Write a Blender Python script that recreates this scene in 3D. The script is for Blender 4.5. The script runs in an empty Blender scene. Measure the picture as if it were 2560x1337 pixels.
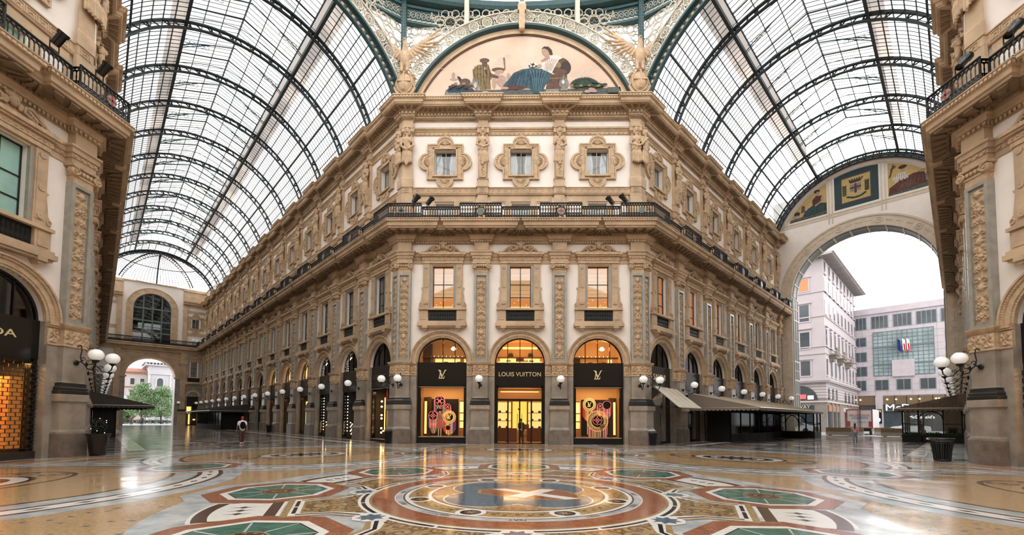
import bpy, bmesh, math, random
import numpy as np
from mathutils import Matrix, Vector
PI = math.pi; Q = math.sqrt(.5); R = math.radians
random.seed(7); rng = np.random.default_rng(7)
C = bpy.context.scene.collection
SC = bpy.context.scene

# ------------------------------------------------------------------ camera, sky, exposure
IMW, IMH = 2560, 1337
FPX, CY, YAW, PITCH, ROLL, EYE = 1075.34, 995.10, .0190, .0475, .0068, 1.75
cd_ = bpy.data.cameras.new('camera'); cam = bpy.data.objects.new('camera', cd_); C.objects.link(cam)
cd_.sensor_fit = 'HORIZONTAL'; cd_.sensor_width = 36; cd_.lens = FPX / IMW * 36
cd_.shift_x = 0; cd_.shift_y = (CY - IMH / 2) / IMW
cd_.clip_start = .1; cd_.clip_end = 2000
cy_, sy_ = math.cos(YAW), math.sin(YAW); cp_, sp_ = math.cos(PITCH), math.sin(PITCH)
W2C = Matrix(((1, 0, 0), (0, cp_, sp_), (0, -sp_, cp_))) @ Matrix(((cy_, sy_, 0), (-sy_, cy_, 0), (0, 0, 1)))
right, fwd, up = W2C.row[0], W2C.row[1], W2C.row[2]
cr_, sr_ = math.cos(ROLL), math.sin(ROLL)
r2 = right * cr_ + up * sr_; u2 = up * cr_ - right * sr_
mw = Matrix((r2, u2, -fwd)).transposed().to_4x4(); mw.translation = (0, 0, EYE)
cam.matrix_world = mw
SC.camera = cam

world = bpy.data.worlds.new('sky'); SC.world = world; world.use_nodes = True
wn = world.node_tree.nodes; wl = world.node_tree.links; wn.clear()
wo = wn.new('ShaderNodeOutputWorld'); wb = wn.new('ShaderNodeBackground'); wb.inputs[1].default_value = 3.1
wt = wn.new('ShaderNodeTexCoord'); wz = wn.new('ShaderNodeTexNoise'); wz.inputs['Scale'].default_value = 1.6; wz.inputs['Detail'].default_value = 5
wr = wn.new('ShaderNodeValToRGB'); wr.color_ramp.elements[0].position = .3; wr.color_ramp.elements[0].color = (.87, .90, .94, 1)
wr.color_ramp.elements[1].position = .65; wr.color_ramp.elements[1].color = (1, .985, .97, 1)
# brighter haze near the horizon and the veiled sun low behind the right arch
wsx = wn.new('ShaderNodeSeparateXYZ'); wl.new(wt.outputs['Generated'], wsx.inputs[0])
wh = wn.new('ShaderNodeMapRange'); wh.interpolation_type = 'SMOOTHSTEP'; wh.inputs[1].default_value = .0; wh.inputs[2].default_value = .45; wh.inputs[3].default_value = 5.2; wh.inputs[4].default_value = 3.0; wl.new(wsx.outputs['Z'], wh.inputs[0])
wd = wn.new('ShaderNodeVectorMath'); wd.operation = 'DOT_PRODUCT'; wd.inputs[1].default_value = Vector((.64, .70, .30)).normalized(); wl.new(wt.outputs['Generated'], wd.inputs[0])
wg = wn.new('ShaderNodeMapRange'); wg.interpolation_type = 'SMOOTHSTEP'; wg.inputs[1].default_value = .93; wg.inputs[2].default_value = 1.0; wg.inputs[3].default_value = 0; wg.inputs[4].default_value = 15; wl.new(wd.outputs['Value'], wg.inputs[0])
wa = wn.new('ShaderNodeMath'); wa.operation = 'ADD'; wl.new(wh.outputs[0], wa.inputs[0]); wl.new(wg.outputs[0], wa.inputs[1]); wl.new(wa.outputs[0], wb.inputs[1])
wl.new(wt.outputs['Generated'], wz.inputs['Vector']); wl.new(wz.outputs['Fac'], wr.inputs[0]); wl.new(wr.outputs[0], wb.inputs[0]); wl.new(wb.outputs[0], wo.inputs[0])
sun = bpy.data.lights.new('sun', 'SUN'); sun.energy = 1.0; sun.angle = R(25); sun.color = (1, .96, .9)
so = bpy.data.objects.new('sun', sun); C.objects.link(so); so.rotation_euler = (R(28), R(-22), 0)
SC.view_settings.view_transform = 'Standard'; SC.view_settings.look = 'None'
SC.view_settings.gamma = 1; SC.view_settings.use_curve_mapping = False; SC.view_settings.exposure = -0.08
SC.cycles.max_bounces = 7; SC.cycles.diffuse_bounces = 4; SC.cycles.glossy_bounces = 3; SC.cycles.transmission_bounces = 4
SC.cycles.transparent_max_bounces = 14; SC.cycles.sample_clamp_indirect = 6; SC.cycles.caustics_reflective = False; SC.cycles.caustics_refractive = False

# ------------------------------------------------------------------ the plan of the place (metres)
X0, D, A, HW, B, E0 = -.0334, 29.80, 19.68, 8.435, 5.443, 2.88
WA = 15.90                       # clear width of an arm
FR = {'F': ((X0, D), 0), 'LR': ((X0 - HW, D), -45), 'RL': ((X0 + HW, D), 45), 'LF': ((X0 - A, D - A), 90),
      'RF': ((X0 + A, D - A), -90), 'LL': ((X0 - A, D - A + HW), 135), 'RR': ((X0 + A, D - A + HW), -135)}
def frame(name, u=0, d=0, z=0, rz=0):
    """matrix for an object standing at (u, d) of a facade: u along it, d out of it"""
    (ox, oy), th = FR[name]; th = R(th)
    return Matrix.Translation((ox, oy, 0)) @ Matrix.Rotation(th, 4, 'Z') @ Matrix.Translation((u, -d, z)) @ Matrix.Rotation(rz, 4, 'Z')
def wpt(name, u, d, z=0):
    return frame(name) @ Vector((u, -d, z))

# ------------------------------------------------------------------ materials
MATS = {}
def mat(name, col, rough=.6, metal=0, noise=None, bump=0, emit=None, es=1, spec=.5, nscale=3, col2=None, coat=0, bscale=None):
    if name in MATS: return MATS[name]
    m = bpy.data.materials.new(name); m.use_nodes = True; MATS[name] = m
    n, l = m.node_tree.nodes, m.node_tree.links; p = n['Principled BSDF']
    p.inputs['Base Color'].default_value = (*col, 1); p.inputs['Roughness'].default_value = rough; p.inputs['Metallic'].default_value = metal
    p.inputs['Specular IOR Level'].default_value = spec; p.inputs['Coat Weight'].default_value = coat
    if emit: p.inputs['Emission Color'].default_value = (*emit, 1); p.inputs['Emission Strength'].default_value = es
    if noise or col2 or bump:
        tc = n.new('ShaderNodeTexCoord'); nz = n.new('ShaderNodeTexNoise'); nz.inputs['Scale'].default_value = nscale; nz.inputs['Detail'].default_value = 8; nz.inputs['Roughness'].default_value = .62
        l.new(tc.outputs['Object'], nz.inputs['Vector'])
    if noise or col2:
        rp = n.new('ShaderNodeValToRGB'); c2 = col2 or tuple(c * (1 - noise) for c in col)
        rp.color_ramp.elements[0].position = .35; rp.color_ramp.elements[0].color = (*c2, 1)
        rp.color_ramp.elements[1].position = .62; rp.color_ramp.elements[1].color = (*col, 1)
        l.new(nz.outputs['Fac'], rp.inputs[0]); l.new(rp.outputs[0], p.inputs['Base Color'])
    if bump:
        nb = n.new('ShaderNodeTexNoise'); nb.inputs['Scale'].default_value = bscale or nscale * 6; nb.inputs['Detail'].default_value = 6
        l.new(tc.outputs['Object'], nb.inputs['Vector'])
        b = n.new('ShaderNodeBump'); b.inputs['Strength'].default_value = bump; b.inputs['Distance'].default_value = .02
        l.new(nb.outputs['Fac'], b.inputs['Height']); l.new(b.outputs[0], p.inputs['Normal'])
    return m
def glassy(name, tint, alpha, rough=.03, noise=0):
    m = bpy.data.materials.new(name); m.use_nodes = True; MATS[name] = m
    n, l = m.node_tree.nodes, m.node_tree.links; n.clear()
    o = n.new('ShaderNodeOutputMaterial'); t = n.new('ShaderNodeBsdfTransparent'); t.inputs[0].default_value = (*tint, 1)
    g = n.new('ShaderNodeBsdfGlossy'); g.inputs['Roughness'].default_value = rough; fr = n.new('ShaderNodeFresnel'); fr.inputs[0].default_value = 1.5
    mx = n.new('ShaderNodeMixShader'); ma = n.new('ShaderNodeMath'); ma.operation = 'ADD'; ma.inputs[1].default_value = alpha; ma.use_clamp = True
    l.new(fr.outputs[0], ma.inputs[0]); l.new(ma.outputs[0], mx.inputs[0]); l.new(t.outputs[0], mx.inputs[1]); l.new(g.outputs[0], mx.inputs[2]); l.new(mx.outputs[0], o.inputs[0])
    return m
STONE = mat('golden stucco', (.60, .435, .28), .75, noise=.30, bump=.35, nscale=.9, bscale=14)
STONE2 = mat('golden carved stone', (.59, .425, .27), .8, noise=.28, bump=.25, nscale=4)
DARKST = mat('shaded brown stone', (.27, .18, .105), .8, noise=.35, bump=.3, nscale=2)  # brown of the soffits made darker, their shade put into the colour
PLAST = mat('white lime plaster', (.87, .80, .735), .85, noise=.06, bump=.06, nscale=1.2)
MARBLE = mat('warm grey marble', (.35, .30, .245), .32, noise=.38, nscale=1.1, bump=.05)
MARB2 = mat('pale grey marble', (.37, .35, .30), .35, noise=.25, nscale=2.2)
PLINTH = mat('dark granite plinth', (.21, .17, .14), .35, noise=.4, nscale=2.4)
BLACKST = mat('black stone', (.022, .021, .02), .3)
IRON = mat('black wrought iron', (.012, .014, .014), .45, metal=.3)
GIRON = mat('green painted iron', (.035, .085, .09), .5, metal=.2, noise=.25, nscale=5)
GIRON2 = mat('pale green iron', (.16, .21, .19), .5, noise=.3, nscale=5)
ROOFIRON = mat('dark roof iron', (.03, .045, .052), .55, metal=.2)
LACE = mat('cream painted cast iron', (.60, .56, .46), .6, noise=.2, nscale=8)
BLACK = mat('black lacquer', (.008, .008, .008), .18)
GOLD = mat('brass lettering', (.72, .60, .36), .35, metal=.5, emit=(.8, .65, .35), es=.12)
WOODD = mat('dark brown wood', (.10, .045, .02), .45, noise=.3, nscale=6)
WHITEF = mat('white opal glass', (.9, .9, .88), .12, emit=(1, .97, .92), es=.22, coat=.5)
CURT = mat('white curtain', (.85, .87, .88), .9)
DARKROOM = mat('dark room wall', (.035, .03, .027), .7)
AMBER = mat('amber interior wall', (.50, .25, .09), .6, emit=(1, .43, .10), es=.30)  # wall itself glows, standing in for the room's warm lamplight
SHELFLIT = mat('backlit cream shelf panel', (.9, .75, .45), .6, emit=(1, .62, .20), es=1.5)
WARMLAMP = mat('warm lamp', (1, .8, .5), .5, emit=(1, .62, .25), es=14)
TEALG = mat('pale green reflecting glass', (.35, .62, .55), .08, noise=.25, nscale=.6, coat=.5)
GLASS = glassy('window glass', (.92, .95, .95), .12)
SHOPG = glassy('shop window glass', (.97, .97, .96), .0)
RGLASS = glassy('reflecting window glass', (.85, .88, .88), .24); DGLASS = glassy('dark tinted glass', (.16, .17, .17), .04)
def smoked(name, tint, k):
    m = bpy.data.materials.new(name); m.use_nodes = True; n, l = m.node_tree.nodes, m.node_tree.links; n.clear()
    o = n.new('ShaderNodeOutputMaterial'); t = n.new('ShaderNodeBsdfTransparent'); t.inputs[0].default_value = (*tint, 1); g = n.new('ShaderNodeBsdfGlossy'); g.inputs['Roughness'].default_value = .06
    mx = n.new('ShaderNodeMixShader'); mx.inputs[0].default_value = k; l.new(t.outputs[0], mx.inputs[1]); l.new(g.outputs[0], mx.inputs[2]); l.new(mx.outputs[0], o.inputs[0]); return m
SMOKE = smoked('smoked glass', (.10, .10, .10), .03); CLG = smoked('clear shop glass', (.95, .95, .93), .05)
def roofglass(nm='weathered roof glass', k=1., lo=(.97, .97, .97), hi=(.93, .84, .74)):
    m = bpy.data.materials.new(nm); m.use_nodes = True
    n, l = m.node_tree.nodes, m.node_tree.links; n.clear()
    o = n.new('ShaderNodeOutputMaterial'); t = n.new('ShaderNodeBsdfTransparent'); tr = n.new('ShaderNodeBsdfTranslucent'); mx = n.new('ShaderNodeMixShader')
    tc = n.new('ShaderNodeTexCoord'); nz = n.new('ShaderNodeTexNoise'); nz.inputs['Scale'].default_value = .35; nz.inputs['Detail'].default_value = 6
    rp = n.new('ShaderNodeValToRGB'); rp.color_ramp.elements[0].position = .40; rp.color_ramp.elements[0].color = (.12, .12, .12, 1); rp.color_ramp.elements[1].position = .68; rp.color_ramp.elements[1].color = (.6, .6, .6, 1)
    rc = n.new('ShaderNodeValToRGB'); rc.color_ramp.elements[0].position = .42; rc.color_ramp.elements[0].color = (*[c * k for c in lo], 1); rc.color_ramp.elements[1].position = .70; rc.color_ramp.elements[1].color = (*[c * k for c in hi], 1)
    l.new(tc.outputs['Object'], nz.inputs[0]); l.new(nz.outputs['Fac'], rp.inputs[0]); l.new(nz.outputs['Fac'], rc.inputs[0])
    tr.inputs[0].default_value = (.75, .72, .68, 1); l.new(rc.outputs[0], t.inputs[0]); l.new(rp.outputs[0], mx.inputs[0]); l.new(t.outputs[0], mx.inputs[1]); l.new(tr.outputs[0], mx.inputs[2]); l.new(mx.outputs[0], o.inputs[0])
    return m
ROOFG = roofglass(); ROOFA = roofglass('dimmed arm roof glass', .52, (.97, .985, 1.), (.93, .85, .77)); ROOFD = roofglass('brown dusted glass', .30, (1, .86, .76), (.85, .62, .5))  # arm panes tinted darker to dim the arms; curb strip is brown with dust

# ------------------------------------------------------------------ mesh builder: points are (u, d, z), d pointing out of the facade
class M:
    def __init__(s): s.v = []; s.f = []; s.mi = []; s.m = 0; s.T = None
    def add(s, vs, fs):
        k = len(s.v)
        if s.T is not None: vs = [tuple(s.T @ Vector(p)) for p in vs]
        s.v += [tuple(p) for p in vs]; s.f += [tuple(i + k for i in f) for f in fs]; s.mi += [s.m] * len(fs); return s
    def box(s, u0, u1, d0, d1, z0, z1):
        return s.add([(u0, d0, z0), (u1, d0, z0), (u1, d1, z0), (u0, d1, z0), (u0, d0, z1), (u1, d0, z1), (u1, d1, z1), (u0, d1, z1)],
                     [(0, 3, 2, 1), (4, 5, 6, 7), (0, 1, 5, 4), (1, 2, 6, 5), (2, 3, 7, 6), (3, 0, 4, 7)])
    def quad(s, a, b, c, d): return s.add([a, b, c, d], [(0, 1, 2, 3)])
    def prism(s, poly, d0, d1):          # polygon in (u, z) pushed from d0 to d1
        n = len(poly)
        return s.add([(u, d0, z) for u, z in poly] + [(u, d1, z) for u, z in poly],
                     [tuple(range(n)), tuple(range(2 * n - 1, n - 1, -1))] + [(i, (i + 1) % n, n + (i + 1) % n, n + i) for i in range(n)])
    def slab(s, poly, z0, z1):           # polygon in (u, d) raised from z0 to z1
        n = len(poly)
        return s.add([(u, d, z0) for u, d in poly] + [(u, d, z1) for u, d in poly],
                     [tuple(range(n)), tuple(range(2 * n - 1, n - 1, -1))] + [(i, (i + 1) % n, n + (i + 1) % n, n + i) for i in range(n)])
    def arc(s, cu, cz, r0, r1, d0, d1, a0=0, a1=180, n=24):   # ring sector standing in the (u, z) plane
        vs = []; fs = []
        for i in range(n + 1):
            a = R(a0 + (a1 - a0) * i / n); c, t = math.cos(a), math.sin(a)
            vs += [(cu + r0 * c, d0, cz + r0 * t), (cu + r1 * c, d0, cz + r1 * t), (cu + r1 * c, d1, cz + r1 * t), (cu + r0 * c, d1, cz + r0 * t)]
        for i in range(n):
            for j in range(4): fs.append((4 * i + j, 4 * i + (j + 1) % 4, 4 * i + 4 + (j + 1) % 4, 4 * i + 4 + j))
        if abs(a1 - a0) < 360: fs += [(0, 3, 2, 1), (4 * n, 4 * n + 1, 4 * n + 2, 4 * n + 3)]
        return s.add(vs, fs)
    def fan(s, cu, cz, r, d0, d1, a0=0, a1=180, n=20):
        return s.prism([(cu + r * math.cos(R(a0 + (a1 - a0) * i / n)), cz + r * math.sin(R(a0 + (a1 - a0) * i / n))) for i in range(n + 1)], d0, d1)
    def tube(s, pts, r, n=6, closed=False, flat=1):
        pts = [Vector(p) for p in pts]; N = len(pts); rs = r if isinstance(r, (list, tuple)) else [r] * N
        vs = []; ref = Vector((0, 0, 1))
        for i, p in enumerate(pts):
            a = pts[(i - 1) % N] if (closed or i) else pts[0]; b = pts[(i + 1) % N] if (closed or i < N - 1) else pts[-1]
            t = (b - a); t = t.normalized() if t.length > 1e-9 else Vector((0, 0, 1))
            if abs(t.dot(ref)) > .95: ref = Vector((0, 1, 0)) if abs(t.y) < .9 else Vector((1, 0, 0))
            x = t.cross(ref).normalized(); y = t.cross(x).normalized()
            if i and flat == 1 and x.dot(px) < 0: x = -x; y = -y
            px = x
            for k in range(n):
                an = 2 * PI * k / n; vs.append(p + x * (rs[i] * math.cos(an)) + y * (rs[i] * flat * math.sin(an)))
        fs = []
        for i in range(N if closed else N - 1):
            for k in range(n):
                j = (i + 1) % N; fs.append((i * n + k, i * n + (k + 1) % n, j * n + (k + 1) % n, j * n + k))
        if not closed: fs += [tuple(range(n)), tuple(range(N * n - 1, (N - 1) * n - 1, -1))]
        return s.add(vs, fs)
    def lathe(s, cu, cd, prof, n=12):
        vs = [(cu + r * math.cos(2 * PI * k / n), cd + r * math.sin(2 * PI * k / n), z) for r, z in prof for k in range(n)]; P = len(prof)
        fs = [(i * n + k, i * n + (k + 1) % n, (i + 1) * n + (k + 1) % n, (i + 1) * n + k) for i in range(P - 1) for k in range(n)]
        fs += [tuple(range(n)), tuple(range(P * n - 1, (P - 1) * n - 1, -1))]
        return s.add(vs, fs)
    def ell(s, c, r, nu=10, nv=7):
        if not isinstance(r, (tuple, list)): r = (r, r, r)
        vs = [(c[0], c[1], c[2] + r[2])]
        for j in range(1, nv):
            t = PI * j / nv
            vs += [(c[0] + r[0] * math.sin(t) * math.cos(2 * PI * k / nu), c[1] + r[1] * math.sin(t) * math.sin(2 * PI * k / nu), c[2] + r[2] * math.cos(t)) for k in range(nu)]
        vs.append((c[0], c[1], c[2] - r[2])); L = len(vs) - 1
        fs = [(0, 1 + k, 1 + (k + 1) % nu) for k in range(nu)] + [(L, L - nu + (k + 1) % nu, L - nu + k) for k in range(nu)]
        fs += [(1 + j * nu + k, 1 + (j + 1) * nu + k, 1 + (j + 1) * nu + (k + 1) % nu, 1 + j * nu + (k + 1) % nu) for j in range(nv - 2) for k in range(nu)]
        return s.add(vs, fs)
    def sweep(s, path, prof):            # profile of (offset, z) carried along a plan path, corners mitred
        cols = [offset(path, o) for o, z in prof]; n = len(path); P = len(prof)
        vs = [(cols[j][i][0], cols[j][i][1], prof[j][1]) for i in range(n) for j in range(P)]
        fs = [(i * P + j, i * P + j + 1, (i + 1) * P + j + 1, (i + 1) * P + j) for i in range(n - 1) for j in range(P - 1)]
        fs += [tuple(range(P)), tuple(range(n * P - 1, (n - 1) * P - 1, -1))]
        return s.add(vs, fs)
    def grid(s, fn, nu, nv):
        vs = [fn(i / nu, j / nv) for j in range(nv + 1) for i in range(nu + 1)]
        return s.add(vs, [(j * (nu + 1) + i, j * (nu + 1) + i + 1, (j + 1) * (nu + 1) + i + 1, (j + 1) * (nu + 1) + i) for j in range(nv) for i in range(nu)])
    def build(s, name, mats, parent=None, smooth=None, mw=None, norm=True, recalc=True):
        me = bpy.data.meshes.new(name); me.from_pydata([(u, -d, z) for u, d, z in s.v], [], s.f)
        for x in (mats if isinstance(mats, (list, tuple)) else [mats]): me.materials.append(x)
        if len(set(s.mi)) > 1 or (s.mi and s.mi[0]): me.polygons.foreach_set('material_index', s.mi)
        if recalc and len(s.f) < 60000:
            b = bmesh.new(); b.from_mesh(me); bmesh.ops.recalc_face_normals(b, faces=b.faces); b.to_mesh(me); b.free()
        if smooth:
            me.polygons.foreach_set('use_smooth', [True] * len(me.polygons))
            try: me.set_sharp_from_angle(angle=R(smooth))
            except Exception: pass
        me.update(); o = bpy.data.objects.new(name, me); C.objects.link(o)
        if parent: o.parent = parent
        if mw is not None: o.matrix_world = mw
        return o
def offset(path, o):
    n = len(path); out = []
    def nrm(a, b):
        x, y = b[0] - a[0], b[1] - a[1]; L = math.hypot(x, y); return (-y / L, x / L)   # to the outside (+d) when u grows
    for i in range(n):
        if i == 0: a = b = nrm(path[0], path[1])
        elif i == n - 1: a = b = nrm(path[-2], path[-1])
        else: a, b = nrm(path[i - 1], path[i]), nrm(path[i], path[i + 1])
        k = 1 + a[0] * b[0] + a[1] * b[1]; k = max(k, .3)
        out.append((path[i][0] + o * (a[0] + b[0]) / k, path[i][1] + o * (a[1] + b[1]) / k))
    return out

def tag(o, label=None, cat=None, group=None, kind=None):
    if label: o['label'] = label
    if cat: o['category'] = cat
    if group: o['group'] = group
    if kind: o['kind'] = kind
    return o
def empty(name, mw, label, cat, group=None):
    o = bpy.data.objects.new(name, None); C.objects.link(o); o.empty_display_size = .3; o.matrix_world = mw
    return tag(o, label, cat, group, 'thing')
def tree(o, parent=None):
    c = o.copy(); C.objects.link(c)
    if parent: c.parent = parent
    for ch in o.children: tree(ch, c)
    return c
class Proto:
    """the first one placed is the built thing itself, every later one a copy of it and of its parts"""
    def __init__(s, root): s.root = root; s.used = False
    def place(s, mw, label, group=None):
        o = s.root if not s.used else tree(s.root)
        s.used = True; o.matrix_world = mw; o['label'] = label
        if group: o['group'] = group
        return o
def text(txt, size, mw, m, name, ext=.02, parent=None, align='CENTER', sx=1, font=None):
    c = bpy.data.curves.new(name, 'FONT'); c.body = txt; c.size = size; c.extrude = ext; c.align_x = align; c.align_y = 'CENTER'; c.resolution_u = 3
    t = bpy.data.objects.new(name, c); C.objects.link(t); dg = bpy.context.evaluated_depsgraph_get()
    me = bpy.data.meshes.new_from_object(t.evaluated_get(dg)); bpy.data.objects.remove(t); bpy.data.curves.remove(c)
    me.transform(Matrix.Diagonal((sx, 1, 1, 1))); me.transform(Matrix.Rotation(PI / 2, 4, 'X'))   # stands upright, faces -y
    me.materials.clear(); me.materials.append(m); o = bpy.data.objects.new(name, me); C.objects.link(o)
    if parent: o.parent = parent
    if mw is not None: o.matrix_local = mw
    return o
def blob(parts, voxel, name, m, parent=None, smooth=4, mw=None, keep=None):
    """tapered capsules and ellipsoids melted into one continuous surface"""
    b = M()
    for p in parts:
        if p[0] == 'e': b.ell(p[1], p[2], 14, 10)
        elif p[0] == 'b': b.box(*p[1])
        else:
            b.tube(p[1], list(p[2]) if isinstance(p[2], (list, tuple)) else p[2], 10)
            for q_, r_ in ((p[1][0], p[2][0] if isinstance(p[2], (list, tuple)) else p[2]), (p[1][-1], p[2][-1] if isinstance(p[2], (list, tuple)) else p[2])): b.ell(q_, r_, 10, 7)
    o = b.build(name, m); md = o.modifiers.new('r', 'REMESH'); md.mode = 'VOXEL'; md.voxel_size = voxel; md.use_smooth_shade = True
    if smooth: sm = o.modifiers.new('s', 'SMOOTH'); sm.factor = .5; sm.iterations = smooth
    dg = bpy.context.evaluated_depsgraph_get(); me = bpy.data.meshes.new_from_object(o.evaluated_get(dg)); old = o.data; o.modifiers.clear(); o.data = me; bpy.data.meshes.remove(old)
    me.materials.clear(); me.materials.append(m); me.polygons.foreach_set('use_smooth', [True] * len(me.polygons))
    if parent: o.parent = parent
    if mw is not None: o.matrix_world = mw
    return o
ORD = ['first', 'second', 'third', 'fourth', 'fifth', 'sixth', 'seventh', 'eighth', 'ninth', 'tenth', 'eleventh', 'twelfth', 'thirteenth', 'fourteenth', 'fifteenth', 'sixteenth']
# ================================================================== the shell: walls, mouldings, floor, end walls
LR_END, RL_END = 77.5, 33.6
ARMK = .1585                                   # first pilaster of an arm, measured from the corner
def holes(m, u0, u1, z0, z1, d, hs, depth=.35, top=True):
    """flat wall with rectangular openings and their reveals"""
    us = sorted({u0, u1, *[x for h in hs for x in h[:2]]}); zs = sorted({z0, z1, *[x for h in hs for x in h[2:4]]})
    for a, b in zip(us, us[1:]):
        for c, e in zip(zs, zs[1:]):
            mu, mz = (a + b) / 2, (c + e) / 2
            if any(h[0] < mu < h[1] and h[2] < mz < h[3] for h in hs): continue
            m.quad((a, d, c), (b, d, c), (b, d, e), (a, d, e))
    for a, b, c, e in [h[:4] for h in hs]:
        g = d - depth
        top and m.quad((a, d, e), (b, d, e), (b, g, e), (a, g, e)); c > z0 and m.quad((a, d, c), (b, d, c), (b, g, c), (a, g, c))
        m.quad((a, d, c), (a, d, e), (a, g, e), (a, g, c)); m.quad((b, d, c), (b, d, e), (b, g, e), (b, g, c))
def archhole(m, cu, cz, r, u0, u1, z1, d, depth, n=28):
    """the wall round a semicircular head, from the springing up to z1"""
    angs = sorted({i * PI / n for i in range(n + 1)} | {math.atan2(z1 - cz, u1 - cu), PI - math.atan2(z1 - cz, cu - u0)})
    def out(a):
        c, s_ = math.cos(a), math.sin(a); t = min((u1 - cu) / c if c > 1e-6 else 1e9, (u0 - cu) / c if c < -1e-6 else 1e9, (z1 - cz) / s_ if s_ > 1e-6 else 1e9)
        return cu + t * c, cz + t * s_
    for a, b in zip(angs, angs[1:]):
        p, q_ = out(a), out(b); c = (cu + r * math.cos(b), cz + r * math.sin(b)); e = (cu + r * math.cos(a), cz + r * math.sin(a))
        m.quad((p[0], d, p[1]), (q_[0], d, q_[1]), (c[0], d, c[1]), (e[0], d, e[1])); m.quad((e[0], d, e[1]), (c[0], d, c[1]), (c[0], d - depth, c[1]), (e[0], d - depth, e[1]))
AR, SPR = 1.75, 5.65
def bay_wall(m, c, h0=B / 2, h1=B / 2, solid=False):
    u0, u1 = c - h0, c + h1
    m.m = 2
    if not solid:
        holes(m, u0, u1, 0, SPR, 0, [(c - AR, c + AR, 0, SPR)], .55, False); m.m = 0
        archhole(m, c, SPR, AR, u0, u1, 7.95, 0, .55)
        holes(m, u0, u1, 7.95, 14.4, 0, [(c - .74, c + .74, 9.42, 12.48)], .32)
        holes(m, u0, u1, 14.9, 24.4, -.2, [(c - .66, c + .66, 15.2, 17.1), (c - .78, c + .78, 19.05, 21.0)], .4)
    else:
        holes(m, u0, u1, 0, SPR, 0, []); m.m = 0; holes(m, u0, u1, SPR, 14.4, 0, []); holes(m, u0, u1, 14.9, 24.4, -.2, [])
    m.m = 0; m.quad((u0, 0, 14.4), (u1, 0, 14.4), (u1, -.2, 14.9), (u0, -.2, 14.9))
WM = [PLAST, STONE, MARBLE]
w = M()
for k in (-1, 0, 1): bay_wall(w, k * B)
for s in (-1, 1):
    a, b = sorted((s * 1.5 * B, s * HW)); w.m = 2; holes(w, a, b, 0, SPR, 0, []); w.m = 0; holes(w, a, b, SPR, 14.5, 0, []); holes(w, a, b + 0, 14.9, 24.4, -.2, [])
tag(w.build('wall_central', WM, mw=frame('F')), kind='structure')
NL, NR = 14, 6
w = M()
for k in range(NL): bay_wall(w, -(E0 + k * B), B / 2, B / 2)
w.m = 2; holes(w, -ARMK, 0, 0, SPR, 0, []); w.m = 0; holes(w, -ARMK, .08, SPR, 24.4, -.0, []); holes(w, -LR_END - .2, -(E0 + 13.5 * B), 0, 24.4, 0, [])
tag(w.build('wall_left_arm_right', WM, mw=frame('LR')), kind='structure')
w = M()
for k in range(NR): bay_wall(w, E0 + k * B)
w.m = 2; holes(w, 0, ARMK, 0, SPR, 0, []); w.m = 0; holes(w, -.08, ARMK, SPR, 24.4, 0, []); holes(w, E0 + 5.5 * B, RL_END + .2, 0, 24.4, 0, [])
tag(w.build('wall_right_arm_left', WM, mw=frame('RL')), kind='structure')
for nm, s in (('LF', 1), ('RF', -1)):
    w = M(); bay_wall(w, s * B)
    for k in (0, -s): bay_wall(w, k * B, solid=True)
    for t in (-1, 1):
        a, b = sorted((t * 1.5 * B, t * HW)); w.m = 2; holes(w, a, b, 0, SPR, 0, []); w.m = 0; holes(w, a, b, SPR, 24.4, 0 if t != s else -.0, [])
    tag(w.build('wall_left' if nm == 'LF' else 'wall_right', WM, mw=frame(nm)), kind='structure')
for nm, s, L in (('LL', 1, LR_END), ('RR', -1, RL_END)):
    w = M(); a, b = sorted((0, s * L)); w.m = 2; holes(w, a, b, 0, SPR, 0, []); w.m = 0; holes(w, a, b, SPR, 24.4, 0, [])
    tag(w.build('wall_left_arm_left' if nm == 'LL' else 'wall_right_arm_right', WM, mw=frame(nm)), kind='structure')

FR['BF'] = ((X0, D - 2 * A), 180)
w = M(); w.m = 2; holes(w, -HW, HW, 0, SPR, 0, []); w.m = 1; holes(w, -HW, HW, SPR, 24.4, 0, []); w.box(-HW - .5, HW + .5, 0, 1.1, 14.7, 15.2); w.box(-HW - .4, HW + .4, 0, .8, 23.7, 24.2)
tag(w.build('wall_rear', [PLAST, STONE, MARBLE], mw=frame('BF')), kind='structure')
for nm, th, corner in (('left', -135, (X0 - A, D - A - HW)), ('right', 135, (X0 + A, D - A - HW))):
    sg = -1 if nm == 'left' else 1
    for k, (c_, dr) in enumerate((((corner[0], corner[1]), th), ((X0 + sg * HW, D - 2 * A), th + 180))):
        dirx, diry = sg * Q, -Q; w = M(); c0 = Vector(c_); c1 = c0 + Vector((dirx, diry)) * 40; w.m = 2; w.add([(c0.x, -c0.y, 0), (c1.x, -c1.y, 0), (c1.x, -c1.y, SPR), (c0.x, -c0.y, SPR)], [(0, 1, 2, 3)]); w.m = 1; w.add([(c0.x, -c0.y, SPR), (c1.x, -c1.y, SPR), (c1.x, -c1.y, 24.4), (c0.x, -c0.y, 24.4)], [(0, 1, 2, 3)])
        tag(w.build('wall_rear_%s_arm_%s' % (nm, 'outer' if k == 0 else 'inner'), [PLAST, STONE, MARBLE], mw=Matrix()), kind='structure')
    a_ = Vector(corner) + Vector((sg * Q, -Q)) * 40; b_ = Vector((X0 + sg * HW, D - 2 * A)) + Vector((sg * Q, -Q)) * 40; w = M(); w.m = 1; w.add([(a_.x, -a_.y, 0), (b_.x, -b_.y, 0), (b_.x, -b_.y, 27), (a_.x, -a_.y, 27)], [(0, 1, 2, 3)]); tag(w.build('wall_rear_%s_end' % nm, [PLAST, STONE, MARBLE], mw=Matrix()), kind='structure')
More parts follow.
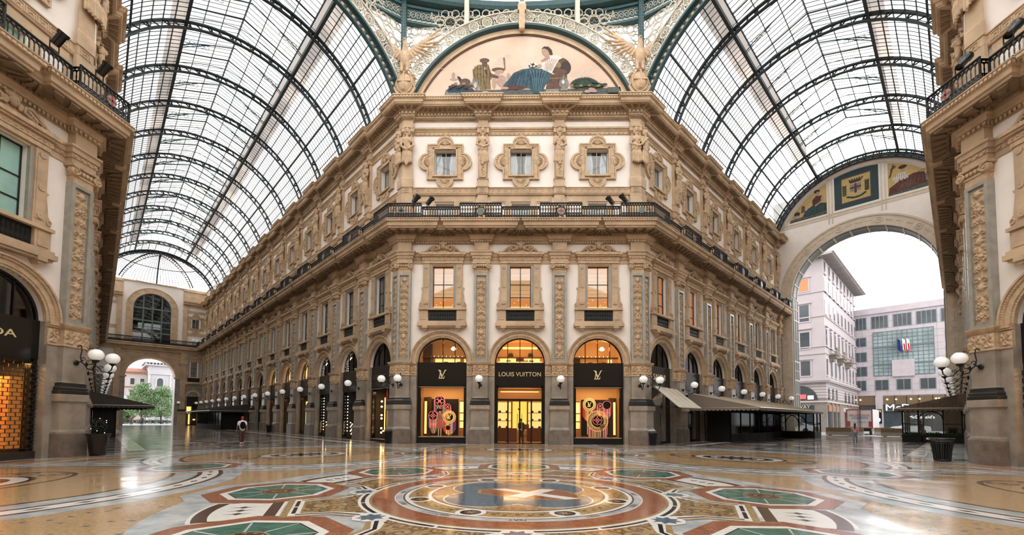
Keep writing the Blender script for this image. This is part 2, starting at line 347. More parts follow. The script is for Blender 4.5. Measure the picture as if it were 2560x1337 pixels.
def block_path(kl, kr, hw, j, hwc=None, dz=0):
    """plan line of a block's facades in its own frame, stepping forward by j at every pilaster"""
    hwc = hwc or hw
    def La(l, d): return (-HW - Q * l - Q * d, -Q * l + Q * d)
    def Ra(l, d): return (HW + Q * l + Q * d, -Q * l + Q * d)
    t = math.tan(PI / 8); P = []
    if kl is not None:
        P.append(La(kl + .0, 0)); k = int((kl - ARMK + .6) / B)
        while k >= 1:
            c = ARMK + k * B
            if c + hw < kl: P += [La(c + hw, 0), La(c + hw, j), La(c - hw, j), La(c - hw, 0)]
            else: P[0] = La(kl, j); P += [La(c - hw, j), La(c - hw, 0)]
            k -= 1
        P += [La(ARMK + hwc, 0), La(ARMK + hwc, j), (-HW - t * j, j), (-1.5 * B + hwc, j), (-1.5 * B + hwc, 0)]
    else: P += [(-HW + .0, 0), (-1.5 * B + hwc, 0)] if False else [(-HW, 0)]
    for c in (-B / 2, B / 2): P += [(c - hw, 0), (c - hw, j), (c + hw, j), (c + hw, 0)]
    if kr is not None:
        P += [(1.5 * B - hwc, 0), (1.5 * B - hwc, j), (HW + t * j, j), Ra(ARMK + hwc, j), Ra(ARMK + hwc, 0)]; k = 1
        while ARMK + k * B - .6 < kr:
            c = ARMK + k * B; P += [Ra(c - hw, 0), Ra(c - hw, j)]
            if c + hw < kr: P += [Ra(c + hw, j), Ra(c + hw, 0)]
            else: P.append(Ra(kr, j)); break
            k += 1
        else: P.append(Ra(kr, 0))
    else: P.append((HW, 0))
    return P
def mirror(P): return [(-u, d) for u, d in reversed(P)]
def studs(m, path, o0, o1, z0, z1, step, fill=.5, minlen=.4, shape='box'):
    a = offset(path, o0); b = offset(path, o1)
    for i in range(len(path) - 1):
        p, q_ = Vector(a[i]), Vector(a[i + 1]); p2, q2 = Vector(b[i]), Vector(b[i + 1]); L = (q_ - p).length
        if L < minlen: continue
        n = max(1, round(L / step))
        for k in range(n):
            s0, s1 = (k + .5 - fill / 2) / n, (k + .5 + fill / 2) / n
            c = [p.lerp(q_, s0), p.lerp(q_, s1), p2.lerp(q2, s1), p2.lerp(q2, s0)]
            if shape == 'box': m.slab([tuple(x) for x in c], z0, z1)
            else:
                mid = (c[0] + c[1] + c[2] + c[3]) / 4; m.ell((mid.x, mid.y, (z0 + z1) / 2), (step * .36, step * .36, (z1 - z0) / 2), 6, 4)
def mouldings(fr_, P, nm):
    """P(hw, j, hwc) gives the plan line; the horizontal mouldings that run along one block"""
    p3 = P(.56, .30); pC = P(1.42, .32); pU = P(.48, .16); pE = P(.55, .26)
    s = M(); s.sweep(p3, [(-.3, 12.62), (.05, 12.62), (.05, 12.86), (.10, 12.88), (.10, 13.05), (.17, 13.08), (.2, 13.25), (.27, 13.30), (.27, 13.38), (-.3, 13.42)])
    studs(s, p3, .09, .14, 12.92, 13.02, .30, .35); s.m = 0
    tag(s.build('trim_1', [STONE, DARKST], mw=fr_), kind='structure')
    s = M(); s.sweep(p3, [(-.3, 14.02), (.06, 14.02), (.08, 14.16), (.2, 14.22), (.26, 14.4), (.34, 14.44), (.34, 14.66), (-.3, 14.66)])
    studs(s, p3, .08, .2, 14.05, 14.16, .17, .55, .2); s.m = 1
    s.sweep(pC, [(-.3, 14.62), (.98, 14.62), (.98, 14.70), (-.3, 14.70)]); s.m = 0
    s.sweep(pC, [(-.3, 14.66), (1.0, 14.66), (1.0, 14.74), (1.10, 14.78), (1.12, 15.0), (1.18, 15.03), (1.2, 15.14), (1.27, 15.19), (1.27, 15.23), (-.5, 15.23)])
    studs(s, pC, 1.17, 1.25, 15.04, 15.14, .16, .6, .3)
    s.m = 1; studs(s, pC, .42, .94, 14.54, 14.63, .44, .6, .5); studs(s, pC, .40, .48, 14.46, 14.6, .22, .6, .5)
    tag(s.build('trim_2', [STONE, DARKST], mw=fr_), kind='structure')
    s = M(); s.sweep(pU, [(-.5, 17.62), (-.06, 17.62), (-.02, 17.70), (-.08, 17.72), (-.08, 18.12), (-.03, 18.15), (-.03, 18.2), (-.5, 18.2)])
    a = offset(pU, -.08)
    for i in range(len(pU) - 1):                # raised Greek key
        p, q_ = Vector(a[i]), Vector(a[i + 1]); L = (q_ - p).length
        if L < .6: continue
        t = (q_ - p) / L; nn = Vector((-t.y, t.x)); n = int(L / .44); m0 = (L - n * .44) / 2
        for k in range(n):
            x = m0 + k * .44
            for (x0, x1, z0, z1) in ((0, .40, .33, .37), (0, .04, .05, .33), (.04, .30, .05, .09), (.26, .30, .09, .25), (.12, .26, .21, .25), (.12, .16, .14, .21), (.36, .40, .05, .33), (.40, .44, .05, .09)):
                c = [p + t * (x + x0), p + t * (x + x1), p + t * (x + x1) + nn * .028, p + t * (x + x0) + nn * .028]; s.slab([tuple(v) for v in c], 17.72 + z0, 17.72 + z1)
    tag(s.build('trim_3', [STONE], mw=fr_), kind='structure')
    s = M(); s.sweep(pU, [(-.5, 22.08), (-.12, 22.08), (-.12, 22.28), (-.06, 22.32), (-.06, 22.4), (.0, 22.42), (.03, 22.55), (-.1, 22.6), (-.5, 22.6)])
    studs(s, pU, -.12, -.08, 22.14, 22.24, .33, .3); studs(s, pU, -.05, .03, 22.43, 22.53, .15, .6, .3)
    tag(s.build('trim_4', [STONE], mw=fr_), kind='structure')
    s = M(); s.sweep(pE, [(-.5, 23.1), (-.1, 23.1), (-.06, 23.24), (-.0, 23.28), (.02, 23.34), (.02, 23.56), (.18, 23.60), (.2, 23.66), (.66, 23.70), (.66, 23.76), (.72, 23.78), (.74, 23.98), (.80, 24.0), (.86, 24.14), (.92, 24.17), (.92, 24.24), (-.6, 24.26)])
    studs(s, pE, .02, .13, 23.37, 23.54, .26, .55, .2); studs(s, pE, .80, .88, 24.01, 24.14, .2, .6, .3)
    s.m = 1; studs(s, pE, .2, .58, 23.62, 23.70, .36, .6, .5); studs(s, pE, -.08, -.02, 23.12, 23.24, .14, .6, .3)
    tag(s.build('trim_5', [STONE, DARKST], mw=fr_), kind='structure')
    pp = [(u, d) for u, d in P(.4, .16)]
    s = M(); s.sweep(pp, [(-.9, 24.2), (-.12, 24.2), (-.12, 24.32), (-.2, 24.34), (-.2, 24.62), (-.12, 24.66), (-.12, 24.78), (-.9, 24.8)]); tag(s.build('trim_6', [STONE], mw=fr_), kind='structure')
mouldings(frame('F'), lambda hw, j: block_path(LR_END, RL_END, hw, j), 'F')
mouldings(frame('LF'), lambda hw, j: block_path(None, LR_END, hw, j), 'L')
mouldings(frame('RF'), lambda hw, j: mirror(block_path(None, RL_END, hw, j)), 'R')

# stone frames of the little panels beside the attic windows
def attic_frames(m, c):
    m.box(c - 2.18, c + 2.18, -.2, -.115, 17.18, 17.3)
    for s in (-1, 1):
        m.box(c + s * .70, c + s * 1.02, -.2, -.08, 15.2, 17.3); m.box(c + s * 1.02, c + s * 1.12, -.2, -.12, 15.2, 17.18); m.box(c + s * 2.05, c + s * 2.2, -.2, -.12, 15.2, 17.62); m.box(c + s * 1.12, c + s * 2.1, -.2, -.15, 17.05, 17.18)
    m.box(c - 2.2, c + 2.2, -.2, -.13, 17.3, 17.62)
for nm, us in (('F', [-B, 0, B]), ('LR', [-(E0 + k * B) for k in range(NL)]), ('RL', [E0 + k * B for k in range(NR)]), ('LF', [B]), ('RF', [-B])):
    m = M()
    for c in us: attic_frames(m, c)
    tag(m.build('trim_7', [STONE], mw=frame(nm)), kind='structure')

# ---------------- the end wall of the right arm: one tall arch to the street, a painted lunette over it
p = wpt('RL', RL_END, 0); FR['RE'] = ((p.x, p.y), -45)
p = wpt('LR', -LR_END, WA); FR['LE'] = ((p.x, p.y), 45)
CU = WA / 2; VC, VRI, VRO = 22.5, 8.2, 8.75      # vault: centre height, inner and outer radius
w = M(); sp, r = 16.8, 6.55
w.m = 1; holes(w, 0, WA, 0, sp, 0, [(CU - r, CU + r, 0, sp)], 2.4, False); archhole(w, CU, sp, r, -.0, WA, 24.6, 0, 2.4, 40)
w.m = 0; w.prism([(CU + 8.7 * math.cos(R(a)), VC + 8.7 * math.sin(R(a))) for a in np.linspace(14, 166, 40)], -.3, 0)
w.box(-1, WA + 1, -2.6, -2.4, sp + r + .2, 30)
w.m = 0; archhole(w, CU, sp, 7.75, .05, WA - .05, 25.3, .02, 0, 40); w.m = 1
w.box(-1.2, WA + 1.2, 0, .06, 25.3, 25.42); w.box(0, WA, 0, .03, 25.42, 25.66); w.box(-1.2, WA + 1.2, 0, .06, 25.66, 25.78)
w.arc(CU, VC, 7.7, 7.8, 0, .07, 24, 156, 50); w.arc(CU, VC, 8.1, 8.25, 0, .05, 15, 165, 50)
for x in (5.25, 5.58, 9.95, 10.28):
    w.box(x, x + .12, 0, .06, 24.6, 30.0)
w.box(.7, .82, 0, .06, 24.6, 26.5); w.box(WA - .82, WA - .7, 0, .06, 24.6, 26.5)
tag(w.build('wall_right_arm_end', [PLAST, mat('pale stucco', (.66, .56, .44), .7, noise=.15, bump=.2, nscale=2), MARBLE], mw=frame('RE')), kind='structure')
w = M()
for s in (-1, 1):
    for a, b, dd in ((6.55, 6.66, .12), (6.66, 7.6, .08), (7.6, 7.78, .16)): w.box(*sorted((CU + s * a, CU + s * b)), 0, dd, .9, sp)
    w.box(*sorted((CU + s * 6.5, CU + s * 7.82)), 0, .2, 0, .9)
for a, b, dd in ((6.55, 6.66, .12), (6.66, 7.6, .08), (7.6, 7.78, .16)): w.arc(CU, sp, a, b, 0, dd, 0, 180, 60)
for k in range(25):                                                      # rosettes and small leaves of the arch band
    a = 180 * (k + .5) / 25; u, z = CU + 7.13 * math.cos(R(a)), sp + 7.13 * math.sin(R(a))
    if k % 4 == 2: w.arc(u, z, .22, .34, .08, .14, 0, 360, 14); w.ell((u, .1, z), (.12, .08, .12), 8, 5)
    else:
        for t in (-1, 0, 1): w.ell((u + t * .22 * math.sin(R(a)), .09, z - t * .22 * math.cos(R(a))), (.09, .05, .09), 6, 4)
for s in (-1, 1):
    for k in range(12):
        z = 1.8 + k * 1.3; u = CU + s * 7.13
        if k % 3 == 1: w.arc(u, z, .2, .32, .08, .14, 0, 360, 14); w.ell((u, .1, z), (.12, .08, .12), 8, 5)
        else: w.box(u - .22, u + .22, .08, .12, z - .5, z + .5); [w.ell((u, .12, z - .4 + t * .2), (.1, .05, .09), 6, 4) for t in range(5)]
tag(w.build('trim_8', [mat('pale stucco', (0, 0, 0)), ], mw=frame('RE')), kind='structure')
w = M()                                                                  # dark coffers of the arch's inner face
for s in (-1, 1):
    u = CU + s * 6.55; a, b = sorted((u, u - s * .05))
    for z0, z1 in ((1, 3.2), (3.3, 6.6), (6.7, 8.9), (9.0, 14.0), (14.1, 16.7)):
        w.m = 0; w.box(a, b, -2.25, -.15, z0, z1); w.m = 1
        for dd in (-2.3, -1.25, -.2): w.box(*sorted((u - s * .04, u - s * .09)), dd - .05, dd + .05, z0, z1)
        for zz in (z0, (z0 + z1) / 2, z1): w.box(*sorted((u - s * .04, u - s * .09)), -2.3, -.15, zz - .05, zz + .05)
for k in range(13):
    w.m = 0; w.arc(CU, sp, 6.5, 6.56, -2.25, -.15, 180 * k / 13 + 1, 180 * (k + 1) / 13 - 1, 5); w.m = 1
    w.arc(CU, sp, 6.46, 6.55, -2.35, -.08, 180 * k / 13 - .6, 180 * k / 13 + .6, 1)
    for dd in (-1.9, -.5): w.arc(CU, sp, 6.46, 6.52, dd - .05, dd + .05, 180 * k / 13, 180 * (k + 1) / 13, 5)
tag(w.build('trim_9', [mat('grey painted coffer', (.10, .11, .10), .5), mat('pale coffer moulding', (.5, .47, .42), .6)], mw=frame('RE')), kind='structure')

# ---------------- the end wall of the left arm: a low arch to the square, a tall glazed arch above the balcony
w = M(); c1 = 7.75; r1, s1 = 3.6, 9.1
w.m = 2; holes(w, 0, WA, 0, s1, 0, [(c1 - r1, c1 + r1, 0, s1), (14.2 - .9, 14.2 + .9, 0, 5.65)], 3.0, False)
w.m = 1; archhole(w, c1, s1, r1, c1 - 4.3, c1 + 4.3, 14.2, 0, 3.0)
w.m = 0; holes(w, 0, c1 - 4.3, s1, 14.2, 0, []); holes(w, c1 + 4.3, WA, s1, 14.2, 0, [(14.2 - .5, 14.2 + .5, 9.5, 12.4)])
r2_, s2 = 2.75, 22.0; c2 = 7.6
holes(w, 0, WA, 14.2, s2, 0, [(c2 - r2_, c2 + r2_, 15.2, s2), (14.2 - .55, 14.2 + .55, 19.1, 20.9), (14.2 - .5, 14.2 + .5, 15.3, 17)], .4, False); archhole(w, c2, s2, r2_, 0, WA, 26.6, 0, .4)
w.m = 1
for a, b, dd in ((2.75, 2.9, .12), (2.9, 3.6, .07), (3.6, 3.75, .14)):
    w.arc(c2, s2, a, b, 0, dd, 0, 180, 40); [w.box(*sorted((c2 + s * a, c2 + s * b)), 0, dd, 15.2, s2) for s in (-1, 1)]
for s in (-1, 1):
    for k in range(6): w.box(c2 + s * 3.25 - .12, c2 + s * 3.25 + .12, .07, .11, 16 + k, 16.35 + k)
for k in range(9): a = R(10 + 20 * k); w.ell((c2 + 3.25 * math.cos(a), .07, s2 + 3.25 * math.sin(a)), (.16, .07, .16), 8, 5)
for a, b, dd in ((3.6, 3.75, .14), (3.75, 4.15, .1), (4.15, 4.3, .18)): w.arc(c1, s1, a, b, 0, dd, 0, 180, 40)
w.box(c1 - 4.3, c1 - 3.4, 0, .2, 8.9, 9.2); w.box(c1 + 3.4, c1 + 4.3, 0, .2, 8.9, 9.2)
for s in (-1, 1):                                                        # flat pilasters beside both arches
    u = c1 + s * 4.75
    w.box(u - .42, u + .42, 0, .35, 3.1, 14.1); w.box(u - .62, u + .62, 0, .5, 0, 2.7); w.box(u - .68, u + .68, 0, .56, 2.35, 2.66); w.box(u - .6, u + .6, 0, .5, 11.9, 12.6); w.box(u - .5, u + .5, 0, .42, 4.8, 5.5)
    w.box(u - .35, u + .35, 0, .3, 15.2, 23.2)
w.box(c1 - 3.9, c1 + 3.9, 0, .08, 13.5, 13.62)
w.m = 3
for s in (-1, 1): u = c1 + s * 4.75; w.box(u - .66, u + .66, 0, .54, 2.7, 3.12)
w.m = 1
for (z0, z1, dd) in ((14.0, 14.3, .3), (14.3, 14.66, .5), (14.66, 15.05, 1.0), (15.05, 15.23, 1.12)): w.box(0, WA, 0, dd, z0, z1)
for (a, b) in ((0, 3.35), (12.1, WA)):
    w.box(a, b, 0, .1, 17.6, 18.2); w.box(a, b, 0, .14, 22.1, 22.5)
    for (z0, z1, dd) in ((23.2, 23.6, .2), (23.6, 24.0, .7), (24.0, 24.25, .9), (24.25, 26.2, .1), (26.2, 26.6, .25)): w.box(a, b, 0, dd, z0, z1)
w.box(0, WA, -.4, .15, 26.5, 26.75)
tag(w.build('wall_left_arm_end', [PLAST, STONE, MARBLE, BLACKST], mw=frame('LE')), kind='structure')
# ================================================================== iron and glass roofs
CURB = 24                                        # half angle of the raised lantern
def vp(rad, a): return (CU + rad * math.sin(R(a)), VC + rad * math.cos(R(a)))
SPA = 90 - math.degrees(math.asin((24.75 - VC) / VRI))
def roof_arm(fn, sgn, L, stops, nm, ordn):
    """fn: arm frame; l runs sgn*u, across is d"""
    U = lambda l: sgn * l
    def P3(l, rad, a): c, z = vp(rad, a); return (U(l), c, z)
    # glass skin; the lantern stops one bay before the end
    g = M(); nA = 14; LN = L - 6.1; FULL = SPA + 2
    def bars(m_, l, a0, a1, n_=10, r_=.028): m_.tube([P3(l, VRO - .03, a0 + (a1 - a0) * j / n_) for j in range(n_ + 1)], r_, 3)
    for s in (-1, 1):
        def f(i, j, s=s): a = s * (CURB + (FULL - CURB) * j); return P3(.4 + (LN - .4) * i, VRO, a)
        def f2(i, j, s=s): a = s * (CURB + 7 * j); return P3(.4 + (LN - .4) * i, VRO - .015, a)
        g.m = 0; g.grid(f, 2, nA); g.m = 1; g.grid(f2, 2, 3); g.m = 0
        c, z = vp(VRO, s * CURB); g.quad((U(.4), c, z), (U(LN), c, z), (U(LN), c, z + 1.15), (U(.4), c, z + 1.15))
        g.quad((U(.4), c, z + 1.15), (U(LN), c, z + 1.15), (U(LN), CU, z + 2.6), (U(.4), CU, z + 2.6))
    g.grid(lambda i, j: P3(LN + (L - LN) * i, VRO, -FULL + 2 * FULL * j), 2, 30)
    c0, z0 = vp(VRO, -CURB); c1, z1 = vp(VRO, CURB)
    g.add([(U(LN), c0, z0), (U(LN), c1, z0), (U(LN), c1, z0 + 1.15), (U(LN), CU, z0 + 2.6), (U(LN), c0, z0 + 1.15)], [(0, 1, 2, 3, 4)])
    o = g.build('roof_glazing', [ROOFA, ROOFD], mw=frame(fn), smooth=40); tag(o, f'pale weathered glass skin of the {nm} barrel roof', 'glass roof', None, 'thing')
    # thin glazing bars
    b = M(); n = int(L / .46)
    for k in range(n + 1):
        l = .5 + k * (L - .6) / n
        if l > LN: bars(b, l, -FULL, FULL, 26); continue
        for s in (-1, 1):
            bars(b, l, s * CURB, s * FULL); c, z = vp(VRO, s * CURB); b.tube([(U(l), c, z), (U(l), c, z + 1.1), (U(l), CU, z + 2.5)], .026, 3)
    for s in (-1, 1):
        for j in range(1, 10):
            a = s * (CURB + (SPA - CURB) * j / 10); b.tube([P3(.4, VRO - .05, a), P3(L, VRO - .05, a)], .038, 4)
        for j in range(1, 4): b.tube([P3(LN, VRO - .05, s * CURB * j / 4), P3(L, VRO - .05, s * CURB * j / 4)], .038, 4)
        c, z = vp(VRO, s * CURB)
        for t in (.33, .66): b.tube([(U(.4), c + (CU - c) * t, z + 1.15 + 1.45 * t), (U(LN), c + (CU - c) * t, z + 1.15 + 1.45 * t)], .032, 4)
    b.tube([(U(.4), CU, z + 2.55), (U(LN), CU, z + 2.55)], .06, 4)
    for k in range(9): u = c0 + (c1 - c0) * k / 8; b.tube([(U(LN), u, z0), (U(LN), u, z0 + 1.15 + 1.45 * (1 - abs(u - CU) / (c1 - CU)))], .02, 3)
    tag(b.build('glazing_bars', [ROOFIRON], parent=o), 'thin dark glazing bars')
    cb = M()
    for s in (-1, 1):
        c, z = vp(VRO, s * CURB); cb.m = 0; cb.box(*sorted((U(.3), U(L))), c - .07, c + .07, z - .30, z + .06); cb.box(*sorted((U(.3), U(L))), c - .10, c + .10, z - .33, z - .28)
        cb.m = 1; cb.box(*sorted((U(.3), U(LN))), c - .04, c + .04, z + .06, z + .95); cb.m = 0; cb.box(*sorted((U(.3), U(LN))), c - .07, c + .07, z + 1.08, z + 1.2)
        a = s * (CURB + (SPA - CURB) * .5); q_ = P3(0, VRO - .1, a); cb.box(*sorted((U(.3), U(L))), q_[1] - .05, q_[1] + .05, q_[2] - .1, q_[2] + .05)
    tag(cb.build('curb_beam', [ROOFIRON, mat('white louvre board', (.8, .76, .72), .7)], parent=o), 'long curb beams of the raised lantern')
    # trussed ribs
    r = M(); N = 34
    def ring(rad, hw_, hr): r.add(*arcbox(P3, rad - hr, rad + hr, -hw_, hw_, SPA, N))
    def arcbox(P3, ra, rb, l0, l1, sp_, N):
        vs = []; fs = []
        for i in range(N + 1):
            a = -sp_ + 2 * sp_ * i / N
            for (rad, l) in ((ra, l0), (rb, l0), (rb, l1), (ra, l1)): c, z = vp(rad, a); vs.append((l, c, z))
        for i in range(N):
            for j in range(4): fs.append((4 * i + j, 4 * i + (j + 1) % 4, 4 * i + 4 + (j + 1) % 4, 4 * i + 4 + j))
        return vs, fs + [(0, 1, 2, 3), (4 * N, 4 * N + 3, 4 * N + 2, 4 * N + 1)]
    ring(VRI + .03, .11, .045); ring(VRO - .10, .12, .055)
    for i in range(32):
        a0 = -SPA + 2 * SPA * i / 32; a1 = -SPA + 2 * SPA * (i + .42) / 32
        p0 = vp(VRI + .05, a0); p1 = vp(VRO - .14, a1); r.tube([(0, *p0), (0, *p1)], .055, 4)
        pm = vp((VRI + VRO) / 2 - .04, a0 - .3); 
        if i % 2: r.tube([(0, *vp(VRI + .05, a0)), (0, *vp(VRO - .14, a0))], .07, 4)
    for s in (-1, 1):
        cf, zf = vp(VRI + .2, s * SPA); r.box(-.2, .2, cf - .22, cf + .22, 24.3, 24.95); r.box(-.26, .26, cf - .28, cf + .28, 24.95, 25.08)
    r2 = M(); r2.add(r.v, r.f)
    for s in (-1, 1):
        c, z = vp(VRO, s * CURB); r.tube([(0, c, z), (0, c, z + 1.1), (0, CU, z + 2.45)], .06, 4)
        pts = [(0, c + (CU - c) * t, z + .2 + 1.0 * math.sin(t * PI / 2) + .35 * t) for t in np.linspace(0, 1, 8)]; r.tube(pts, .03, 4)
    root = None
    for k, l in enumerate(stops):
        if root is None:
            root = r.build('roof_rib', [ROOFIRON], smooth=35); o2 = root
        elif l > LN: o2 = r2.build('roof_rib', [ROOFIRON], smooth=35)
        else: o2 = root.copy(); C.objects.link(o2)
        o2.matrix_world = frame(fn, U(l), 0)
        tag(o2, f'dark trussed arch rib of the {nm} glass roof, {ordn(k)}', 'roof rib', f'arched iron ribs of the {nm} roof', 'thing')
    # light secondary hoops under the lantern, half way between the ribs
    h = M()
    for s in (-1, 1):
        c, z = vp(VRO, s * CURB); pts = [(0, c + (CU - c) * t, z - .1 + 1.9 * t ** .8) for t in np.linspace(0, 1, 6)]; h.tube(pts, .045, 4)
        for t in np.linspace(.1, .45, 5):
            h.arc(c + (CU - c) * t, z + .1 + .9 * t, .1, .15, -.02, .02, 0, 360, 8) if False else h.tube([(0, c + (CU - c) * t + .16 * math.cos(x), z + .35 + .7 * t + .16 * math.sin(x)) for x in np.linspace(0, 2 * PI, 9)[:-1]], .02, 3, True)
        h.tube([(0, c, z - .3), (0, c + (CU - c) * .25, z + .35), (0, c + (CU - c) * .6, z + 1.2)], .035, 4)
    hr = None
    for k, (l0, l1) in enumerate(zip(stops[:-2], stops[1:])):
        if hr is None: hr = h.build('lantern_hoop', [GIRON]); o3 = hr
        else: o3 = hr.copy(); C.objects.link(o3)
        o3.matrix_world = frame(fn, U((l0 + l1) / 2), 0)
        tag(o3, f'light iron hoop under the {nm} lantern, {ordn(k)}', 'roof hoop', f'hoops under the {nm} lantern', 'thing')
o_near = lambda k: ORD[k] + ' from the octagon' if k < len(ORD) else f'number {k + 1} from the octagon'
roof_arm('RL', 1, RL_END + .1, [ARMK + B * k for k in range(1, 7)] + [RL_END - .15], 'right arm', o_near)
roof_arm('LR', -1, 71.5, [ARMK + B * k for k in range(1, 14)] + [71.3], 'left arm', o_near)
for s_, (d0, d1) in enumerate(((-.3, .12), (WA - .12, WA + .3))):
    m = M(); m.box(-LR_END, -71.2, d0, d1, 24.7, 26.8); m.box(-LR_END, -71.2, d0 - .1, d1 + .1, 26.6, 26.8); tag(m.build('trim_11', [STONE], mw=frame('LR')), kind='structure')
# half dome that closes the left arm
AX = 71.4; AD = (LR_END - AX + .1) / math.cos(R(29.4))
g = M()
def ap(i, j, rad=VRO):
    t = PI * i; e = (PI / 2) * (.327 + .673 * j); c, z = math.cos(t), math.sin(t)
    return (-(AX + AD * z * math.cos(e)), CU + rad * c * math.cos(e), VC + (rad - .1) * math.sin(e))
g.grid(lambda i, j: ap(i, j), 16, 8); o = g.build('apse_glazing', [ROOFG], mw=frame('LR'), smooth=40); tag(o, 'glass half dome closing the far end of the left arm', 'glass roof', None, 'thing')
b = M()
for k in range(49):
    b.tube([ap(k / 48, j / 8, VRO - .05) for j in range(9)], .12 if k % 12 == 0 else .035, 4)
for j in range(22): b.tube([ap(k / 24, j / 22, VRO - .05) for k in range(25)], .09 if j == 8 else .035, 3)
for t in (.25, .75):
    for rad in (VRO - .65,): b.tube([ap(t, j / 10, rad) for j in range(11)], .07, 4)
    for j in range(20): b.tube([ap(t, j / 20, VRO - .1), ap(t, (j + .6) / 20, VRO - .62)], .045, 4)
tag(b.build('apse_ribs', [ROOFIRON], parent=o), 'dark ribs and rings of the half dome')

# ================================================================== octagon: openwork arches, spandrels, drum
ZC, RA0, RA1 = 21.55, 8.45, 9.42
def rosette_band(m, cu, zc, r0, r1, a0, a1, n, d=0.):
    """openwork arch band: two flanges, wheel rosettes and crosses between them"""
    m.m = 0; m.arc(cu, zc, r0 - .10, r0 + .04, d - .32, d + .10, a0, a1, 64); m.arc(cu, zc, r0 + .04, r0 + .09, d - .1, d + .04, a0, a1, 64)
    m.m = 1; m.arc(cu, zc, r1 - .08, r1, d - .1, d + .08, a0, a1, 64); m.arc(cu, zc, r0 + .09, r0 + .15, d - .05, d + .06, a0, a1, 64)
    for k in range(n):
        a = a0 + (a1 - a0) * (k + .5) / n; rm = (r0 + r1) / 2 + .03; u, z = cu + rm * math.cos(R(a)), zc + rm * math.sin(R(a)); rr = (r1 - r0) / 2 - .1
        m.arc(u, z, rr - .06, rr, d - .04, d + .04, 0, 360, 16); m.arc(u, z, rr * .20, rr * .32, d - .04, d + .05, 0, 360, 8)
        for t in range(8):
            x, y = math.cos(PI * t / 4 + R(a)), math.sin(PI * t / 4 + R(a)); m.tube([(u + x * rr * .3, d, z + y * rr * .3), (u + x * rr, d, z + y * rr)], .018, 3)
            cx, cz = u + .62 * rr * math.cos(PI * (t + .5) / 4 + R(a)), z + .62 * rr * math.sin(PI * (t + .5) / 4 + R(a)); m.arc(cx, cz, rr * .13, rr * .2, d - .03, d + .03, 0, 360, 6)
        a = a0 + (a1 - a0) * (k + 1) / n
        if k < n - 1:
            for ra_, rb_ in ((r0 + .15, r0 + .42), (r1 - .36, r1 - .08)):
                m.tube([(cu + ra_ * math.cos(R(a)), d, zc + ra_ * math.sin(R(a))), (cu + rb_ * math.cos(R(a)), d, zc + rb_ * math.sin(R(a)))], .03, 3)
            for da in (-.9, .9):
                m.tube([(cu + (r0 + .15) * math.cos(R(a + da)), d, zc + (r0 + .15) * math.sin(R(a + da))), (cu + rm * math.cos(R(a)), d, zc + rm * math.sin(R(a))), (cu + (r1 - .08) * math.cos(R(a + da)), d, zc + (r1 - .08) * math.sin(R(a + da)))], .02, 3)
th0 = math.degrees(math.asin((24.3 - ZC) / RA0))
